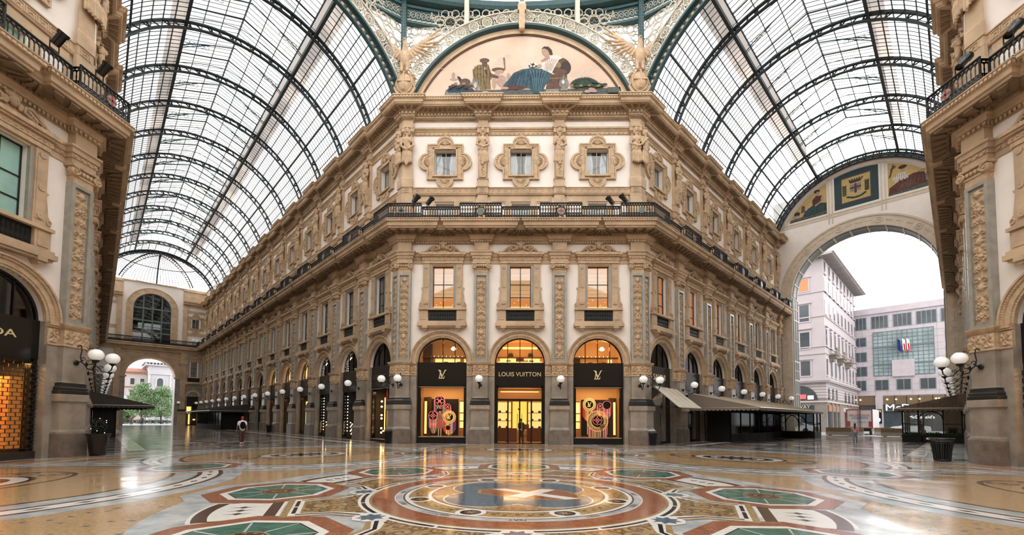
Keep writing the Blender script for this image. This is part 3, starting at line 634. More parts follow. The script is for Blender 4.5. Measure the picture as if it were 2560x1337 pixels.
# every octagon side: frame at the middle of the side, outward normal towards the centre
OC = (X0, D - A)
for i, nm in enumerate(('front', 'left arm', 'left side', None, None, None, 'right side', 'right arm')):
    if nm is None: continue
    th = i * 45; ap_ = A if i % 2 == 0 else math.hypot((A + HW) / 2, (A + HW) / 2); c_ = (OC[0] - ap_ * math.sin(R(th)), OC[1] + ap_ * math.cos(R(th)))
    FR['O%d' % i] = (c_, th)
    m = M(); rosette_band(m, 0, ZC, RA0, RA1, th0, 180 - th0, 22, .25 if i % 2 == 0 else 0)
    if i % 2:                                      # deeper inner ring with square coffers facing the arm
        m.m = 0; m.arc(0, ZC, RA0 - .62, RA0 - .52, -.4, -.1, th0 - 4, 184 - th0, 48); m.m = 2; m.arc(0, ZC, RA0 - .52, RA0 - .12, -.3, -.24, th0 - 3, 183 - th0, 48); m.m = 0; m.arc(0, ZC, RA0 - .14, RA0 - .08, -.32, -.16, th0, 180 - th0, 48)
        for k in range(49):
            a = th0 + (180 - 2 * th0) * k / 48; m.arc(0, ZC, RA0 - .54, RA0 - .08, -.3, -.18, a - .3, a + .3, 1)
            m.m = 1; m.arc(0, ZC, RA0 - .40, RA0 - .24, -.25, -.22, a + 1.0, a + 2.2, 1); m.m = 0
    o = m.build('openwork_arch', [GIRON, LACE, mat('brown grey coffer', (.22, .17, .13), .7, noise=.3)], mw=frame('O%d' % i)); tag(o, {'front': 'cream openwork iron arch with wheel rosettes over the painted lunette', 'left arm': 'cream openwork iron arch where the left arm meets the octagon', 'right arm': 'cream openwork iron arch where the right arm meets the octagon', 'left side': 'openwork iron arch high over the left foreground building', 'right side': 'openwork iron arch high over the right foreground building'}[nm], 'iron arch', 'openwork arches round the octagon', 'thing')
    # spandrel lattice of circles and star lines, with frosted glass behind
    hwid = (HW if i % 2 == 0 else WA / 2) - .1; ztop = 31.6
    m = M(); step = 1.5
    def inside(u, z, pad=0): return abs(u) < hwid - pad * .4 and z < ztop and math.hypot(u, z - ZC) > RA1 + pad
    seen = set()
    def new(x, y): k_ = (round(x, 1), round(y, 1)); r_ = k_ not in seen; seen.add(k_); return r_
    for row in range(7):
        for col in range(-7, 8):
            u = (col + .5 * (row % 2)) * step; z = 24.2 + row * step * .866
            if inside(u, z, .1) or inside(u, z + .5, 0):
                m.arc(u, z, .36, .42, -.03, .03, 0, 360, 14)
                for t in range(6):
                    x, y = u + .66 * math.cos(PI * t / 3 + PI / 6), z + .66 * math.sin(PI * t / 3 + PI / 6)
                    if inside(x, y) and new(x, y): m.arc(x, y, .17, .21, -.03, .03, 0, 360, 9)
                    x, y = u + step * .5 * math.cos(PI * t / 3), z + step * .5 * math.sin(PI * t / 3)
                    if inside(x, y) and new(x, y): m.arc(x, y, .26, .31, -.035, .035, 0, 360, 11)
                    x2, y2 = u + step * math.cos(PI * t / 3), z + step * math.sin(PI * t / 3)
                    x3, y3 = u + 1.0 * math.cos(PI * (t + .5) / 3), z + 1.0 * math.sin(PI * (t + .5) / 3)
                    if inside(x3, y3, -.1): m.tube([(u + .42 * math.cos(PI * t / 3), 0, z + .42 * math.sin(PI * t / 3)), (x3, 0, y3)], .02, 3); m.tube([(u + .42 * math.cos(PI * (t + 1) / 3), 0, z + .42 * math.sin(PI * (t + 1) / 3)), (x3, 0, y3)], .02, 3)
    o = m.build('spandrel_lattice', [LACE], mw=frame('O%d' % i, 0, -.3)); tag(o, {'front': 'cream lattice of circles and stars above the painted lunette', 'left arm': 'cream lattice of circles above the left arm arch', 'right arm': 'cream lattice of circles above the right arm arch', 'left side': 'cream lattice above the left foreground building', 'right side': 'cream lattice above the right foreground building'}[nm], 'lattice', 'spandrel lattices round the octagon', 'thing')
    g = M(); pts = [(RA1 * math.cos(R(a)), ZC + RA1 * math.sin(R(a))) for a in np.linspace(th0 + 12, 168 - th0, 30)]
    for p, q_ in zip(pts, pts[1:]): g.quad((p[0], 0, p[1]), (q_[0], 0, q_[1]), (q_[0] * 1.02, 0, ztop + .2), (p[0] * 1.02, 0, ztop + .2))
    g.build('spandrel_glass', [ROOFG], mw=frame('O%d' % i, 0, -.45)).parent = o
    bpy.context.view_layer.update(); o.children[0].matrix_parent_inverse = o.matrix_world.inverted()
    # drum: lower green beam, wave scroll, pale strips; each side bows outward a little
    m = M(); W_ = HW if i % 2 == 0 else WA / 2
    bow = lambda u: -1.05 * (1 - (abs(u) / W_) ** 2) + .1
    P_ = [(u, bow(u)) for u in np.linspace(-W_, W_, 13)]
    Z0 = 30.35
    m.m = 0; m.sweep(P_, [(-.3, Z0), (.12, Z0), (.12, Z0 + .16), (.0, Z0 + .18), (0, Z0 + 1.12), (.12, Z0 + 1.14), (.15, Z0 + 1.3), (-.3, Z0 + 1.3)])
    m.sweep(P_, [(-.3, Z0 + 1.3), (.5, Z0 + 1.42), (.62, Z0 + 1.6), (.62, Z0 + 1.95), (-.3, Z0 + 1.95)])
    m.m = 1; a_ = offset(P_, .03)
    for j in range(12):                            # running wave
        p, q_ = a_[j], a_[j + 1]; nn = 4 if i % 2 == 0 else 4
        for k in range(nn):
            t = (k + .5) / nn; u, d_ = p[0] + (q_[0] - p[0]) * t, p[1] + (q_[1] - p[1]) * t
            m.tube([(u + (.04 + .014 * s_) * math.cos(s_ * .75) * 1.15, d_, Z0 + .66 + (.04 + .014 * s_) * math.sin(s_ * .75) * 1.5) for s_ in range(13)], .028, 4)
            m.box(u - .2, u + .2, d_ - .02, d_ + .02, Z0 + .22, Z0 + .3)
    o = m.build('drum_ring', [GIRON, LACE], mw=frame('O%d' % i)); tag(o, {'front': 'green iron ring beam with running wave scrolls above the middle arch', 'left arm': 'green iron ring beam with wave scrolls above the left arm', 'right arm': 'green iron ring beam with wave scrolls above the right arm', 'left side': 'green ring beam over the left foreground building', 'right side': 'green ring beam over the right foreground building'}[nm], 'ring beam', 'ring beams of the dome', 'thing')
    for t in (-1, 0, 1):
        m = M(); u = t * W_ * .475; zb = ZC + math.sqrt(RA1 ** 2 - u * u) - .1 if t else ZC + RA0 + .1
        d_ = -.1
        m.m = 0; m.box(u - .16, u + .16, d_ - .2, d_ + .24, zb, Z0 + 2.0)
        if t == 0:
            m.m = 1; m.box(-.24, .24, .2, .42, ZC + RA1 + .3, Z0 + 1.2); [m.box(x - .03, x + .03, .42, .46, ZC + RA1 + .5, Z0 + .9) for x in (-.12, 0, .12)]
            m.m = 2; m.box(-.3, .3, .2, .5, ZC + RA1 - .1, ZC + RA1 + .32); m.prism([(-.2, ZC + RA1 - .1), (.2, ZC + RA1 - .1), (.22, ZC + RA0 - .1), (.16, ZC + RA0 - .5), (-.16, ZC + RA0 - .5), (-.22, ZC + RA0 - .1)], .2, .5); m.tube([(-.2, .45, ZC + RA0 - .5), (.2, .45, ZC + RA0 - .5)], .13, 10)
        o = m.build('drum_bracket' if t == 0 else 'drum_post', [GIRON2 if t == 0 else LACE, LACE, STONE2], mw=frame('O%d' % i)); tag(o, {-1: 'slim cream post rising from the left shoulder of', 0: 'carved bracket hanging at the crown of', 1: 'slim cream post rising from the right shoulder of'}[t] + f' the {nm} openwork arch', 'bracket' if t == 0 else 'post', 'posts and brackets of the drum', 'thing')
# dome above the drum
g = M(); b = M(); RD = 21.2
def dp(i, j, rad=RD): t = 2 * PI * i; e = PI / 2 * j; return (OC[0] + rad * math.cos(t) * math.cos(e), -(OC[1] + rad * math.sin(t) * math.cos(e)), 32.2 + 15 * math.sin(e) * rad / RD)
g.grid(dp, 48, 10); o = g.build('dome_glazing', [ROOFG], smooth=50, mw=Matrix()); tag(o, 'pale glass dome high over the octagon', 'glass dome', None, 'thing')
for k in range(32): b.tube([dp(k / 32, j / 10, RD - .1) for j in range(11)], .10 if k % 2 == 0 else .05, 4)
for j in (0, .06, .12, .2, .35, .5, .7): b.tube([dp(k / 48, j, RD - .1) for k in range(48)], .12 if j in (0, .2) else .05, 4, True)
b.build('dome_ribs', [ROOFIRON], parent=o)
# green corner posts of the drum, rising behind the eagles
for k, s in enumerate((-1, 1)):
    m = M(); m.box(-.17, .17, -.15, .2, 24.3, 32.2)
    for z in np.arange(28.2, 32, .22): m.ell((-.1, .21, z), (.03, .03, .03), 5, 3); m.ell((.1, .21, z), (.03, .03, .03), 5, 3)
    o = m.build('corner_post', [GIRON]); o.matrix_world = frame('F', s * (HW + .05), .25); tag(o, f'riveted green iron post rising behind the {"left" if s < 0 else "right"} stone eagle', 'iron post', 'green posts behind the eagles', 'thing')

# ================================================================== floor
F_TAN = mat('tan terrazzo with flecks', (.47, .315, .165), .085, noise=.34, nscale=14, coat=.0)
F_GREY = mat('blue grey veined marble', (.50, .52, .51), .07, col2=(.27, .30, .315), nscale=1.6)
F_WHITE = mat('white mosaic', (.72, .70, .66), .09, noise=.12, nscale=9)
F_RED = mat('reddish brown marble', (.31, .115, .06), .07, noise=.4, nscale=7)
F_BRN = mat('dark brown mosaic', (.085, .05, .035), .09, noise=.4, nscale=30)
F_BLK = mat('black mosaic', (.012, .012, .012), .08)
F_GREEN = mat('green marble inlay', (.06, .17, .125), .06, noise=.45, nscale=4)
F_BLUE = mat('blue mosaic', (.085, .14, .19), .08, noise=.3, nscale=12)
F_GOLD = mat('golden mosaic', (.37, .25, .115), .09, noise=.35, nscale=16)
F_ARM = mat('grey brown arm paving', (.14, .115, .09), .085, noise=.45, nscale=.8)
F_SCR = mat('brown scroll mosaic', (.13, .075, .04), .09)
for m_ in (F_TAN, F_GREY, F_WHITE, F_RED, F_BRN, F_BLK, F_GREEN, F_BLUE, F_GOLD, F_ARM, F_SCR):
    n_, l_ = m_.node_tree.nodes, m_.node_tree.links; tc = n_.new('ShaderNodeTexCoord'); nz = n_.new('ShaderNodeTexNoise'); nz.inputs['Scale'].default_value = .9; nz.inputs['Detail'].default_value = 4
    mr = n_.new('ShaderNodeMapRange'); mr.inputs[1].default_value = .3; mr.inputs[2].default_value = .75; mr.inputs[3].default_value = .07; mr.inputs[4].default_value = .19
    l_.new(tc.outputs['Object'], nz.inputs[0]); l_.new(nz.outputs['Fac'], mr.inputs[0]); l_.new(mr.outputs[0], n_['Principled BSDF'].inputs['Roughness'])
    n_['Principled BSDF'].inputs['Specular IOR Level'].default_value = .62
    bp = n_.new('ShaderNodeBump'); bp.inputs['Strength'].default_value = .035; bp.inputs['Distance'].default_value = .01; n2 = n_.new('ShaderNodeTexNoise'); n2.inputs['Scale'].default_value = 5
    l_.new(tc.outputs['Object'], n2.inputs[0]); l_.new(n2.outputs['Fac'], bp.inputs['Height']); l_.new(bp.outputs[0], n_['Principled BSDF'].inputs['Normal'])
FM = [F_TAN, F_GREY, F_WHITE, F_RED, F_BRN, F_BLK, F_GREEN, F_BLUE, F_GOLD, F_ARM, F_SCR]
TAN, GREY, WHT, RED, BRN, BLK, GRN, BLU, GLD, ARMP, SCR = range(11)
fl = M(); LZ = .0004
EPS = [0]
def fz(lay): EPS[0] = (EPS[0] + 1) % 24; return lay * LZ + EPS[0] * 1.3e-5
def fpoly(pts, mi, lay): fl.m = mi; z = fz(lay); fl.add([(x, -y, z) for x, y in pts], [tuple(range(len(pts)))])
def fring(cx, cy, r0, r1, mi, lay, a0=0, a1=360, n=None, ex=1):
    n = n or max(6, int(abs(a1 - a0) / 3)); fl.m = mi; z = fz(lay); vs = []
    for i in range(n + 1):
        a = R(a0 + (a1 - a0) * i / n); vs += [(cx + r0 * math.cos(a), -(cy + r0 * math.sin(a) * ex), z), (cx + r1 * math.cos(a), -(cy + r1 * math.sin(a) * ex), z)]
    fl.add(vs, [(2 * i, 2 * i + 1, 2 * i + 3, 2 * i + 2) for i in range(n)])
def fdisc(cx, cy, r, mi, lay, n=40, ex=1, rot=0): fpoly([(cx + r * math.cos(2 * PI * k / n + rot), cy + r * ex * math.sin(2 * PI * k / n + rot)) for k in range(n)], mi, lay)
def pol(r, a): return (OC[0] + r * math.cos(R(a)), OC[1] + r * math.sin(R(a)))
def fquadpath(pts, w_, mi, lay, closed=False):
    n = len(pts); fl.m = mi; z = fz(lay); L_, R_ = [], []
    for i in range(n):
        a = pts[(i - 1) % n] if (closed or i) else pts[i]; b_ = pts[(i + 1) % n] if (closed or i < n - 1) else pts[i]
        t = Vector((b_[0] - a[0], b_[1] - a[1])).normalized(); nn = Vector((-t.y, t.x)) * (w_ / 2); L_.append((pts[i][0] + nn.x, -(pts[i][1] + nn.y), z)); R_.append((pts[i][0] - nn.x, -(pts[i][1] - nn.y), z))
    fl.add(L_ + R_, [(i, (i + 1) % n, n + (i + 1) % n, n + i) for i in range(n if closed else n - 1)])
def scrolls(region, n, lay, mi=SCR, s=1.):
    """brown mosaic tendrils: spirals growing from mirrored stems"""
    for (x, y, a, r, hand) in region:
        pts = [(x + hand * 0 + r * (1 - t / 16) * math.cos(a + hand * t * .62) , y + r * (1 - t / 16) * math.sin(a + hand * t * .62)) for t in range(15)]
        fquadpath(pts, .055 * s, mi, lay)
        for t in (2, 5, 8): fdisc(pts[t][0] + .04 * math.cos(t), pts[t][1] + .04 * math.sin(t), .055 * s, mi, lay, 6)
fpoly([(-140, -60), (140, -60), (140, 140), (-140, 140)], ARMP, -3)
fpoly([pol(22.3, 22.5 + 45 * k) for k in range(8)], GREY, 0)
fpoly([pol(20.3, 22.5 + 45 * k) for k in range(8)], TAN, 1)
for q1, (rr, mi, w_) in enumerate(((19.6, BRN, .12), (19.0, GREY, .8), (18.4, BRN, .12), (20.6, RED, .5), (21.2, BRN, .1), (18.7, RED, .14))): fquadpath([pol(rr, 22.5 + 45 * k) for k in range(8)], w_, mi, 1.5 + .12 * q1, True)
for k in range(8):                                # panels along the octagon's sides
    p, q_ = Vector(pol(20.6, 22.5 + 45 * k)), Vector(pol(20.6, 67.5 + 45 * k))
    for j in range(7):
        a, b_ = p.lerp(q_, (j + .15) / 7), p.lerp(q_, (j + .6) / 7); fquadpath([a, b_], .38, WHT if j % 2 else GREY, 2.5)
# great circles towards each side, with diamond bands
for k in range(8):
    a = 45 * k; c_ = pol(14.2, a)
    fdisc(*c_, 6.45, GREY, 3 + .07 * k, 90); q0 = 4 + .07 * k; fring(*c_, 5.82, 5.94, BRN, q0, n=90); fring(*c_, 5.40, 5.82, WHT, q0, n=90); fring(*c_, 5.28, 5.40, BRN, q0, n=90)
    fdisc(*c_, 4.75, TAN, q0 + .6, 80); fring(*c_, 4.60, 4.72, BRN, q0 + .9, n=80)
    for j in range(48):
        t = 2 * PI * j / 48; u_, v_ = c_[0] + 5.61 * math.cos(t), c_[1] + 5.61 * math.sin(t)
        fpoly([(u_ + .19 * math.cos(t + PI / 2), v_ + .19 * math.sin(t + PI / 2)), (u_ + .075 * math.cos(t), v_ + .075 * math.sin(t)), (u_ - .19 * math.cos(t + PI / 2), v_ - .19 * math.sin(t + PI / 2)), (u_ - .075 * math.cos(t), v_ - .075 * math.sin(t))], BRN, q0 + 1)
    # oval emblem
    ca, sa = math.cos(R(a + 90)), math.sin(R(a + 90))
    def ov(r1, r2, mi, lay): fpoly([(c_[0] + r1 * math.cos(t) * ca - r2 * math.sin(t) * sa, c_[1] + r1 * math.cos(t) * sa + r2 * math.sin(t) * ca) for t in np.linspace(0, 2 * PI, 48)[:-1]], mi, lay)
    ov(3.1, 1.9, BRN, 6.2); ov(2.95, 1.78, TAN, 6.6); ov(2.0, 1.5, BRN, 7); ov(1.85, 1.36, WHT, 8); ov(1.5, 1.05, BRN, 9)
    for j in range(14): t = 2 * PI * j / 14; fdisc(c_[0] + (1.0 * math.cos(t)) * ca - .7 * math.sin(t) * sa, c_[1] + 1.0 * math.cos(t) * sa + .7 * math.sin(t) * ca, .17, WHT, 10, 6)
    for s_ in (-1, 1):
        scrolls([(c_[0] + s_ * 2.5 * ca + t_ * .5 * sa, c_[1] + s_ * 2.5 * sa - t_ * .5 * ca, R(a), .4, s_ * t_) for t_ in (-1, 1)], 1, 7, BRN, 1.6)
def octm(cx, cy, rot, s_=1.0, lay=8, grey=True):
    def oc(r): return [(cx + r * math.cos(rot + PI / 8 + PI / 4 * j), cy + r * math.sin(rot + PI / 8 + PI / 4 * j)) for j in range(8)]
    grey and fpoly(oc(1.95 * s_), GREY, lay); fpoly(oc(1.56 * s_), RED, lay + 1); fpoly(oc(1.20 * s_), WHT, lay + 2); fpoly(oc(1.05 * s_), BLK, lay + 3); fpoly(oc(1.02 * s_), GRN, lay + 4)
    for p in oc(1.02 * s_): fquadpath([(cx, cy), p], .035, GREY, lay + 5)
    fdisc(cx, cy, .38 * s_, BRN, lay + 6, 24); fring(cx, cy, .36 * s_, .40 * s_, GLD, lay + 7)
    for j in range(12):
        for rr in (.14, .3): t = 2 * PI * j / 12 + rr; fdisc(cx + rr * s_ * math.cos(t), cy + rr * s_ * math.sin(t), .035 * s_, GLD, lay + 8, 5)
for k in range(8): octm(*pol(12.35, 22.5 + 45 * k), R(22.5 + 45 * k), 1.02)
# the great central star
fdisc(*OC, 6.95, GREY, 16, 96)
for k in range(8):
    c_ = pol(5.62, 45 * k); fpoly([(c_[0] + 1.95 * math.cos(R(45 * k) + PI / 8 + PI / 4 * j), c_[1] + 1.95 * math.sin(R(45 * k) + PI / 8 + PI / 4 * j)) for j in range(8)], GREY, 16.5 + .04 * k)
for k in range(8):
    a = 22.5 + 45 * k
    def sec(r0, r1, w_, mi, lay, sag):
        o_ = Vector(OC); e1 = Vector((math.cos(R(a)), math.sin(R(a)))); e2 = Vector((-e1.y, e1.x)); g = math.tan(R(22.5)) * 0
        fpoly([o_ + e1 * (r0 + sag * (1 - t * t)) + e2 * (t * w_) for t in np.linspace(-1, 1, 9)] + [o_ + e1 * (r1 - .12 * t * t) + e2 * (t * w_) for t in np.linspace(1, -1, 9)], mi, lay)
    sec(4.86, 6.30, .90, WHT, 17, .0); sec(4.92, 6.24, .86, BRN, 18, .0); sec(5.12, 6.02, .80, WHT, 19, .0)
    for t in (-1, 0, 1):
        e1 = Vector((math.cos(R(a)), math.sin(R(a)))); e2 = Vector((-e1.y, e1.x)); p = Vector(OC) + e1 * 5.57 + e2 * (.3 * t)
        fpoly([p + e1 * .24, p + e2 * .035, p - e1 * .24, p - e2 * .035], BRN, 20); fpoly([p + e2 * .10, p + e1 * .10, p - e2 * .10, p - e1 * .10], BRN, 20.5)
def octin(cx, cy, rot, s_, lay):
    octm(cx, cy, rot, s_, lay, False)
for k in range(8): octin(*pol(5.62, 45 * k), R(45 * k), 1.0, 21)
def starpts(rr, grow=0.):
    """outline of the eight T-shaped arms round the medallion"""
    P_ = []
    for k in range(8):
        a = 22.5 + 45 * k
        e1 = Vector((math.cos(R(a)), math.sin(R(a)))); e2 = Vector((-e1.y, e1.x)); o_ = Vector(OC)
        for (r_, s_) in ((3.45 + grow, -1.28), (3.95 + grow * .8, -.86 - grow * .6), (4.72 + grow, -.80 - grow), (4.72 + grow, .80 + grow), (3.95 + grow * .8, .86 + grow * .6), (3.45 + grow, 1.28)): P_.append(tuple(o_ + e1 * r_ + e2 * s_))
    return P_
fpoly(starpts(0, .12), GLD, 30); fpoly(starpts(0, 0), WHT, 31); 
for k in range(8):
    a = 22.5 + 45 * k; e1 = Vector((math.cos(R(a)), math.sin(R(a)))); e2 = Vector((-e1.y, e1.x)); o_ = Vector(OC)
    fpoly([o_ + e1 * r_ + e2 * s_ for r_, s_ in ((3.3, -1.05), (3.92, -.70), (4.53, -.62), (4.53, .62), (3.92, .70), (3.3, 1.05))], GLD, 33)
    for path in ([(3.45, -1.16), (3.95, -.78), (4.60, -.71)], [(4.64, -.62), (4.64, -.04)], [(4.64, .04), (4.64, .62)], [(4.60, .71), (3.95, .78), (3.45, 1.16)]):
        fquadpath([o_ + e1 * r_ + e2 * s_ for r_, s_ in path], .07, BLK, 34)
    rg = []
    for s_ in (-1, 1):
        for (r_, y_, rad, ph) in ((4.3, .3, .2, 0), (3.95, .28, .24, 2), (4.12, .5, .13, 4), (3.66, .55, .2, 1), (3.62, .2, .17, 3), (3.5, .85, .13, 2), (4.42, .1, .1, 1)):
            p = o_ + e1 * r_ + e2 * (s_ * y_); rg.append((p.x, p.y, R(a) + s_ * ph, rad, s_))
    scrolls(rg, 1, 35, SCR, .85)
fdisc(*OC, 3.52, WHT, 36, 96)
for k in range(8):
    fring(*OC, 3.38, 3.46, BLK, 37, 45 * k + 4, 45 * k + 22, 8); fring(*OC, 3.38, 3.46, BLK, 37, 45 * k + 23, 45 * k + 41, 8)
    p = pol(3.62, 45 * k); fdisc(*p, .34, WHT, 38, 8, rot=R(45 * k)); fpoly([(p[0] + (.27 if j % 2 else .17) * math.cos(PI * j / 8 + R(45 * k)), p[1] + (.27 if j % 2 else .17) * math.sin(PI * j / 8 + R(45 * k))) for j in range(16)], BLU, 39)
fdisc(*OC, 3.30, GLD, 38, 96); fdisc(*OC, 3.24, RED, 39, 96); fdisc(*OC, 2.78, WHT, 40, 90); fring(*OC, 2.56, 2.60, BRN, 41, n=80); fring(*OC, 2.60, 2.76, GREY, 41, n=80)
fdisc(*OC, 2.48, GLD, 41, 80); fdisc(*OC, 2.06, WHT, 42, 80); fdisc(*OC, 1.98, BRN, 43, 80); fdisc(*OC, 1.93, GLD, 44, 80)
for k in range(64): t = 2 * PI * k / 64; p = pol(2.26 + .05 * (k % 2), math.degrees(t)); fdisc(*p, .055, SCR, 43, 6); p = pol(2.2, math.degrees(t) + 2); fdisc(*p, .035, SCR, 43, 5)
for k in range(8):
    p = pol(2.27, 22.5 + 45 * k); fdisc(*p, .29, WHT, 45, 24); fdisc(*p, .2, BLK, 46, 20)
    fpoly([(p[0] + (.17 if j % 2 else .04) * math.cos(PI * j / 8), p[1] + (.17 if j % 2 else .04) * math.sin(PI * j / 8)) for j in range(16)], GLD, 47)
for k in range(4):
    p = pol(.98, 45 + 90 * k); fdisc(*p, .93, WHT, 46, 36); fdisc(*p, .895, BLU, 47, 36)
fdisc(*OC, .98, BLU, 48, 40)
for k in range(4):
    p = pol(1.74, 90 * k); fdisc(*p, .23, GLD, 49, 16); fdisc(*p, .15, RED, 49.5, 12); fdisc(*p, .07, GLD, 50, 10)
    fquadpath([pol(1.5 + .1 * math.cos(t * 9), 90 * k + 20 * t) for t in np.linspace(-1, 1, 24)], .03, GLD, 49)
    for s_ in (-1, 1): scrolls([(p[0] + s_ * .25 * math.sin(R(90 * k)), p[1] + s_ * .25 * math.cos(R(90 * k)), 0, .2, s_)], 1, 50, RED, .6)
for j in range(40): a = j * 137.5; r_ = .95 + .55 * ((j * 7) % 10) / 10; p = pol(r_, a); fpoly([(p[0] - .07, p[1]), (p[0], p[1] + .025), (p[0] + .07, p[1]), (p[0], p[1] - .025)], GLD, 49)
# red shield with its white cross, tilted
sh = [(-.95, -.25), (-1.0, .15), (-.55, .42), (.35, .58), (.75, .35), (1.0, -.05), (1.02, -.42), (.6, -.62), (-.2, -.55)]
rot = lambda x, y: (OC[0] + .22 + x * 1.2 + y * .12, OC[1] + .05 + y * 1.3 - x * .2)
fpoly([rot(*p) for p in sh], GLD, 51); fpoly([rot(x * .93, y * .9) for x, y in sh], RED, 52)
fpoly([rot(*p) for p in [(-.75, .25), (-.5, .36), (.98, -.36), (.72, -.5)]], WHT, 53); fpoly([rot(*p) for p in [(-.33, -.42), (-.02, -.5), (.52, .42), (.25, .48)]], WHT, 53)
# flecks in the tan field
for j in range(420):
    r_ = 6.9 + 2.6 * rng.random(); a = 360 * rng.random()
    if abs((a % 45) - 22.5) > 17: continue
    p = pol(r_, a); fpoly([(p[0] - .05, p[1] - .03), (p[0] + .05, p[1] - .03), (p[0] + .05, p[1] + .03), (p[0] - .05, p[1] + .03)], BLU, 2)
# the arms: bands, long borders and rectangles
for fn_, sg, L_ in (('LR', -1, LR_END + 3), ('RL', 1, RL_END + 2.4)):
    def ap2(l, d_): v_ = wpt(fn_, sg * l, d_); return (v_.x, v_.y)
    def rect(l0, l1, d0, d1, mi, lay): fpoly([ap2(l0, d0), ap2(l1, d0), ap2(l1, d1), ap2(l0, d1)], mi, lay)
    for d0, d1, mi in ((.3, 1.1, GREY), (1.1, 1.25, BRN), (1.9, 2.0, BRN), (2.0, 2.7, WHT), (2.7, 2.8, BRN)):
        rect(2, L_, d0, d1, mi, -1); rect(2, L_, WA - d1, WA - d0, mi, -1)
    k = 0; l = 1.5
    while l < L_ - 2:
        rect(l, l + .25, 1, WA - 1, WHT, -.6); rect(l + .3, l + .42, 1, WA - 1, BRN, -.6)
        if k % 2 == 0:
            for d_ in (3.6, 6.7, 9.8): rect(l + .9, l + 2.0, d_, d_ + 2.5, RED if k % 4 else GREY, -.5); rect(l + 1.05, l + 1.85, d_ + .15, d_ + 2.35, WHT if k % 4 else F_TAN and TAN, 0)
        else:
            for d_ in (3.4, 5.7, 8.0, 10.3): rect(l + .8, l + 2.2, d_, d_ + 1.9, GREY, -.5); rect(l + 1.0, l + 2.0, d_ + .2, d_ + 1.7, BRN if k % 3 else TAN, 0)
        l += B / 2; k += 1
fo = fl.build('floor', FM, mw=Matrix(), recalc=False); tag(fo, kind='structure')
m = M()
for k, (a, txt) in enumerate([(x, 'FERT') for x in range(0, 360, 30)]):
    p = pol(2.67, a - 90); t = text('FERT', .15, None, BLACKST, 'lettering', .0005); t.data.transform(Matrix.Rotation(-PI / 2, 4, 'X')); t.parent = fo
    t.matrix_local = Matrix.Translation((p[0], p[1], 41.6 * LZ + .002)) @ Matrix.Rotation(R(a + 180), 4, 'Z')
# ================================================================== pilasters, windows, arches, statues, railings, lamps
def relief(w_, h_, seed=0, nx=28, ny=230):
    """carved candelabra relief: mirrored scrolls, leaves, a vase, masks round a stem"""
    r_ = np.random.default_rng(seed); x = np.linspace(0, 1, nx // 2 + 1) * w_ / 2; z = np.linspace(0, h_, ny + 1); X, Z = np.meshgrid(x, z)
    Hh = .022 * np.exp(-(X / .022) ** 2) * (1 + .3 * np.sin(Z * 26)); zc = .2; k = 0
    while zc < h_ - .15:
        s = w_ / 2; typ = (k * 2 + seed) % 5; sp = .34 + .16 * r_.random()
        if typ in (0, 2, 4):
            cx, rr = s * .52, s * .33; d = np.hypot(X - cx, Z - zc); th = np.arctan2(Z - zc, X - cx)
            Hh = np.maximum(Hh, .045 * np.exp(-((d - rr * (.75 + .12 * th)) / .022) ** 2)); Hh = np.maximum(Hh, .05 * np.exp(-(d / (.3 * rr)) ** 2)); Hh = np.maximum(Hh, .03 * np.exp(-((d - rr * .4) / .014) ** 2))
        if typ in (1, 2):
            for j in range(4):
                a = .35 + j * .42; cx, cz = s * .75 * math.sin(a), zc + .13 * math.cos(a) * 1.4; u = (X - cx) * math.cos(a) - (Z - cz) * math.sin(a); v = (X - cx) * math.sin(a) + (Z - cz) * math.cos(a)
                Hh = np.maximum(Hh, .04 * np.exp(-(u / .028) ** 2 - (v / .085) ** 2))
        if typ == 3:
            prof = s * (.25 + .45 * np.exp(-((Z - zc - .04) / .07) ** 2) + .5 * np.exp(-((Z - zc - .16) / .022) ** 2)); Hh = np.maximum(Hh, .06 * (X < prof) * np.exp(-((Z - zc - .04) / .16) ** 4) * np.sqrt(np.clip(1 - (X / prof) ** 2, 0, 1)))
        if typ == 4: Hh = np.maximum(Hh, .055 * np.exp(-(X / .07) ** 2 - ((Z - zc - .14) / .085) ** 2))
        if typ == 1: Hh = np.maximum(Hh, .05 * np.exp(-(X / (s * .2)) ** 2 - ((Z - zc) / .12) ** 2)); Hh = np.maximum(Hh, .035 * np.exp(-((X - s * .55) / .05) ** 2 - ((Z - zc + .14) / .045) ** 2))
        zc += sp; k += 1
    Hh += .006 * np.sin(X * 90 + 3 * np.sin(Z * 20)) * np.sin(Z * 70)
    edge = np.minimum(1, (w_ / 2 - X) / .03); Hh = np.clip(Hh, 0, 1) * edge * np.minimum(1, Z / .03) * np.minimum(1, (h_ - Z) / .03)
    full = np.concatenate([Hh[:, :0:-1], Hh], 1); xs = np.concatenate([-x[:0:-1], x]); return xs, z, full
def put_relief(m, rel, cu, z0, d0, fn=None):
    xs, zs, Hh = rel; n = len(xs); base = len(m.v)
    vs = [((fn or (lambda u, d, z: (u, d, z)))(cu + xs[i], d0 + Hh[j, i] * 2.1, z0 + zs[j])) for j in range(len(zs)) for i in range(n)]
    m.add(vs, [(j * n + i, j * n + i + 1, (j + 1) * n + i + 1, (j + 1) * n + i) for j in range(len(zs) - 1) for i in range(n - 1)])
REL = [relief(.62, 5.7, s) for s in (0, 1, 3)]
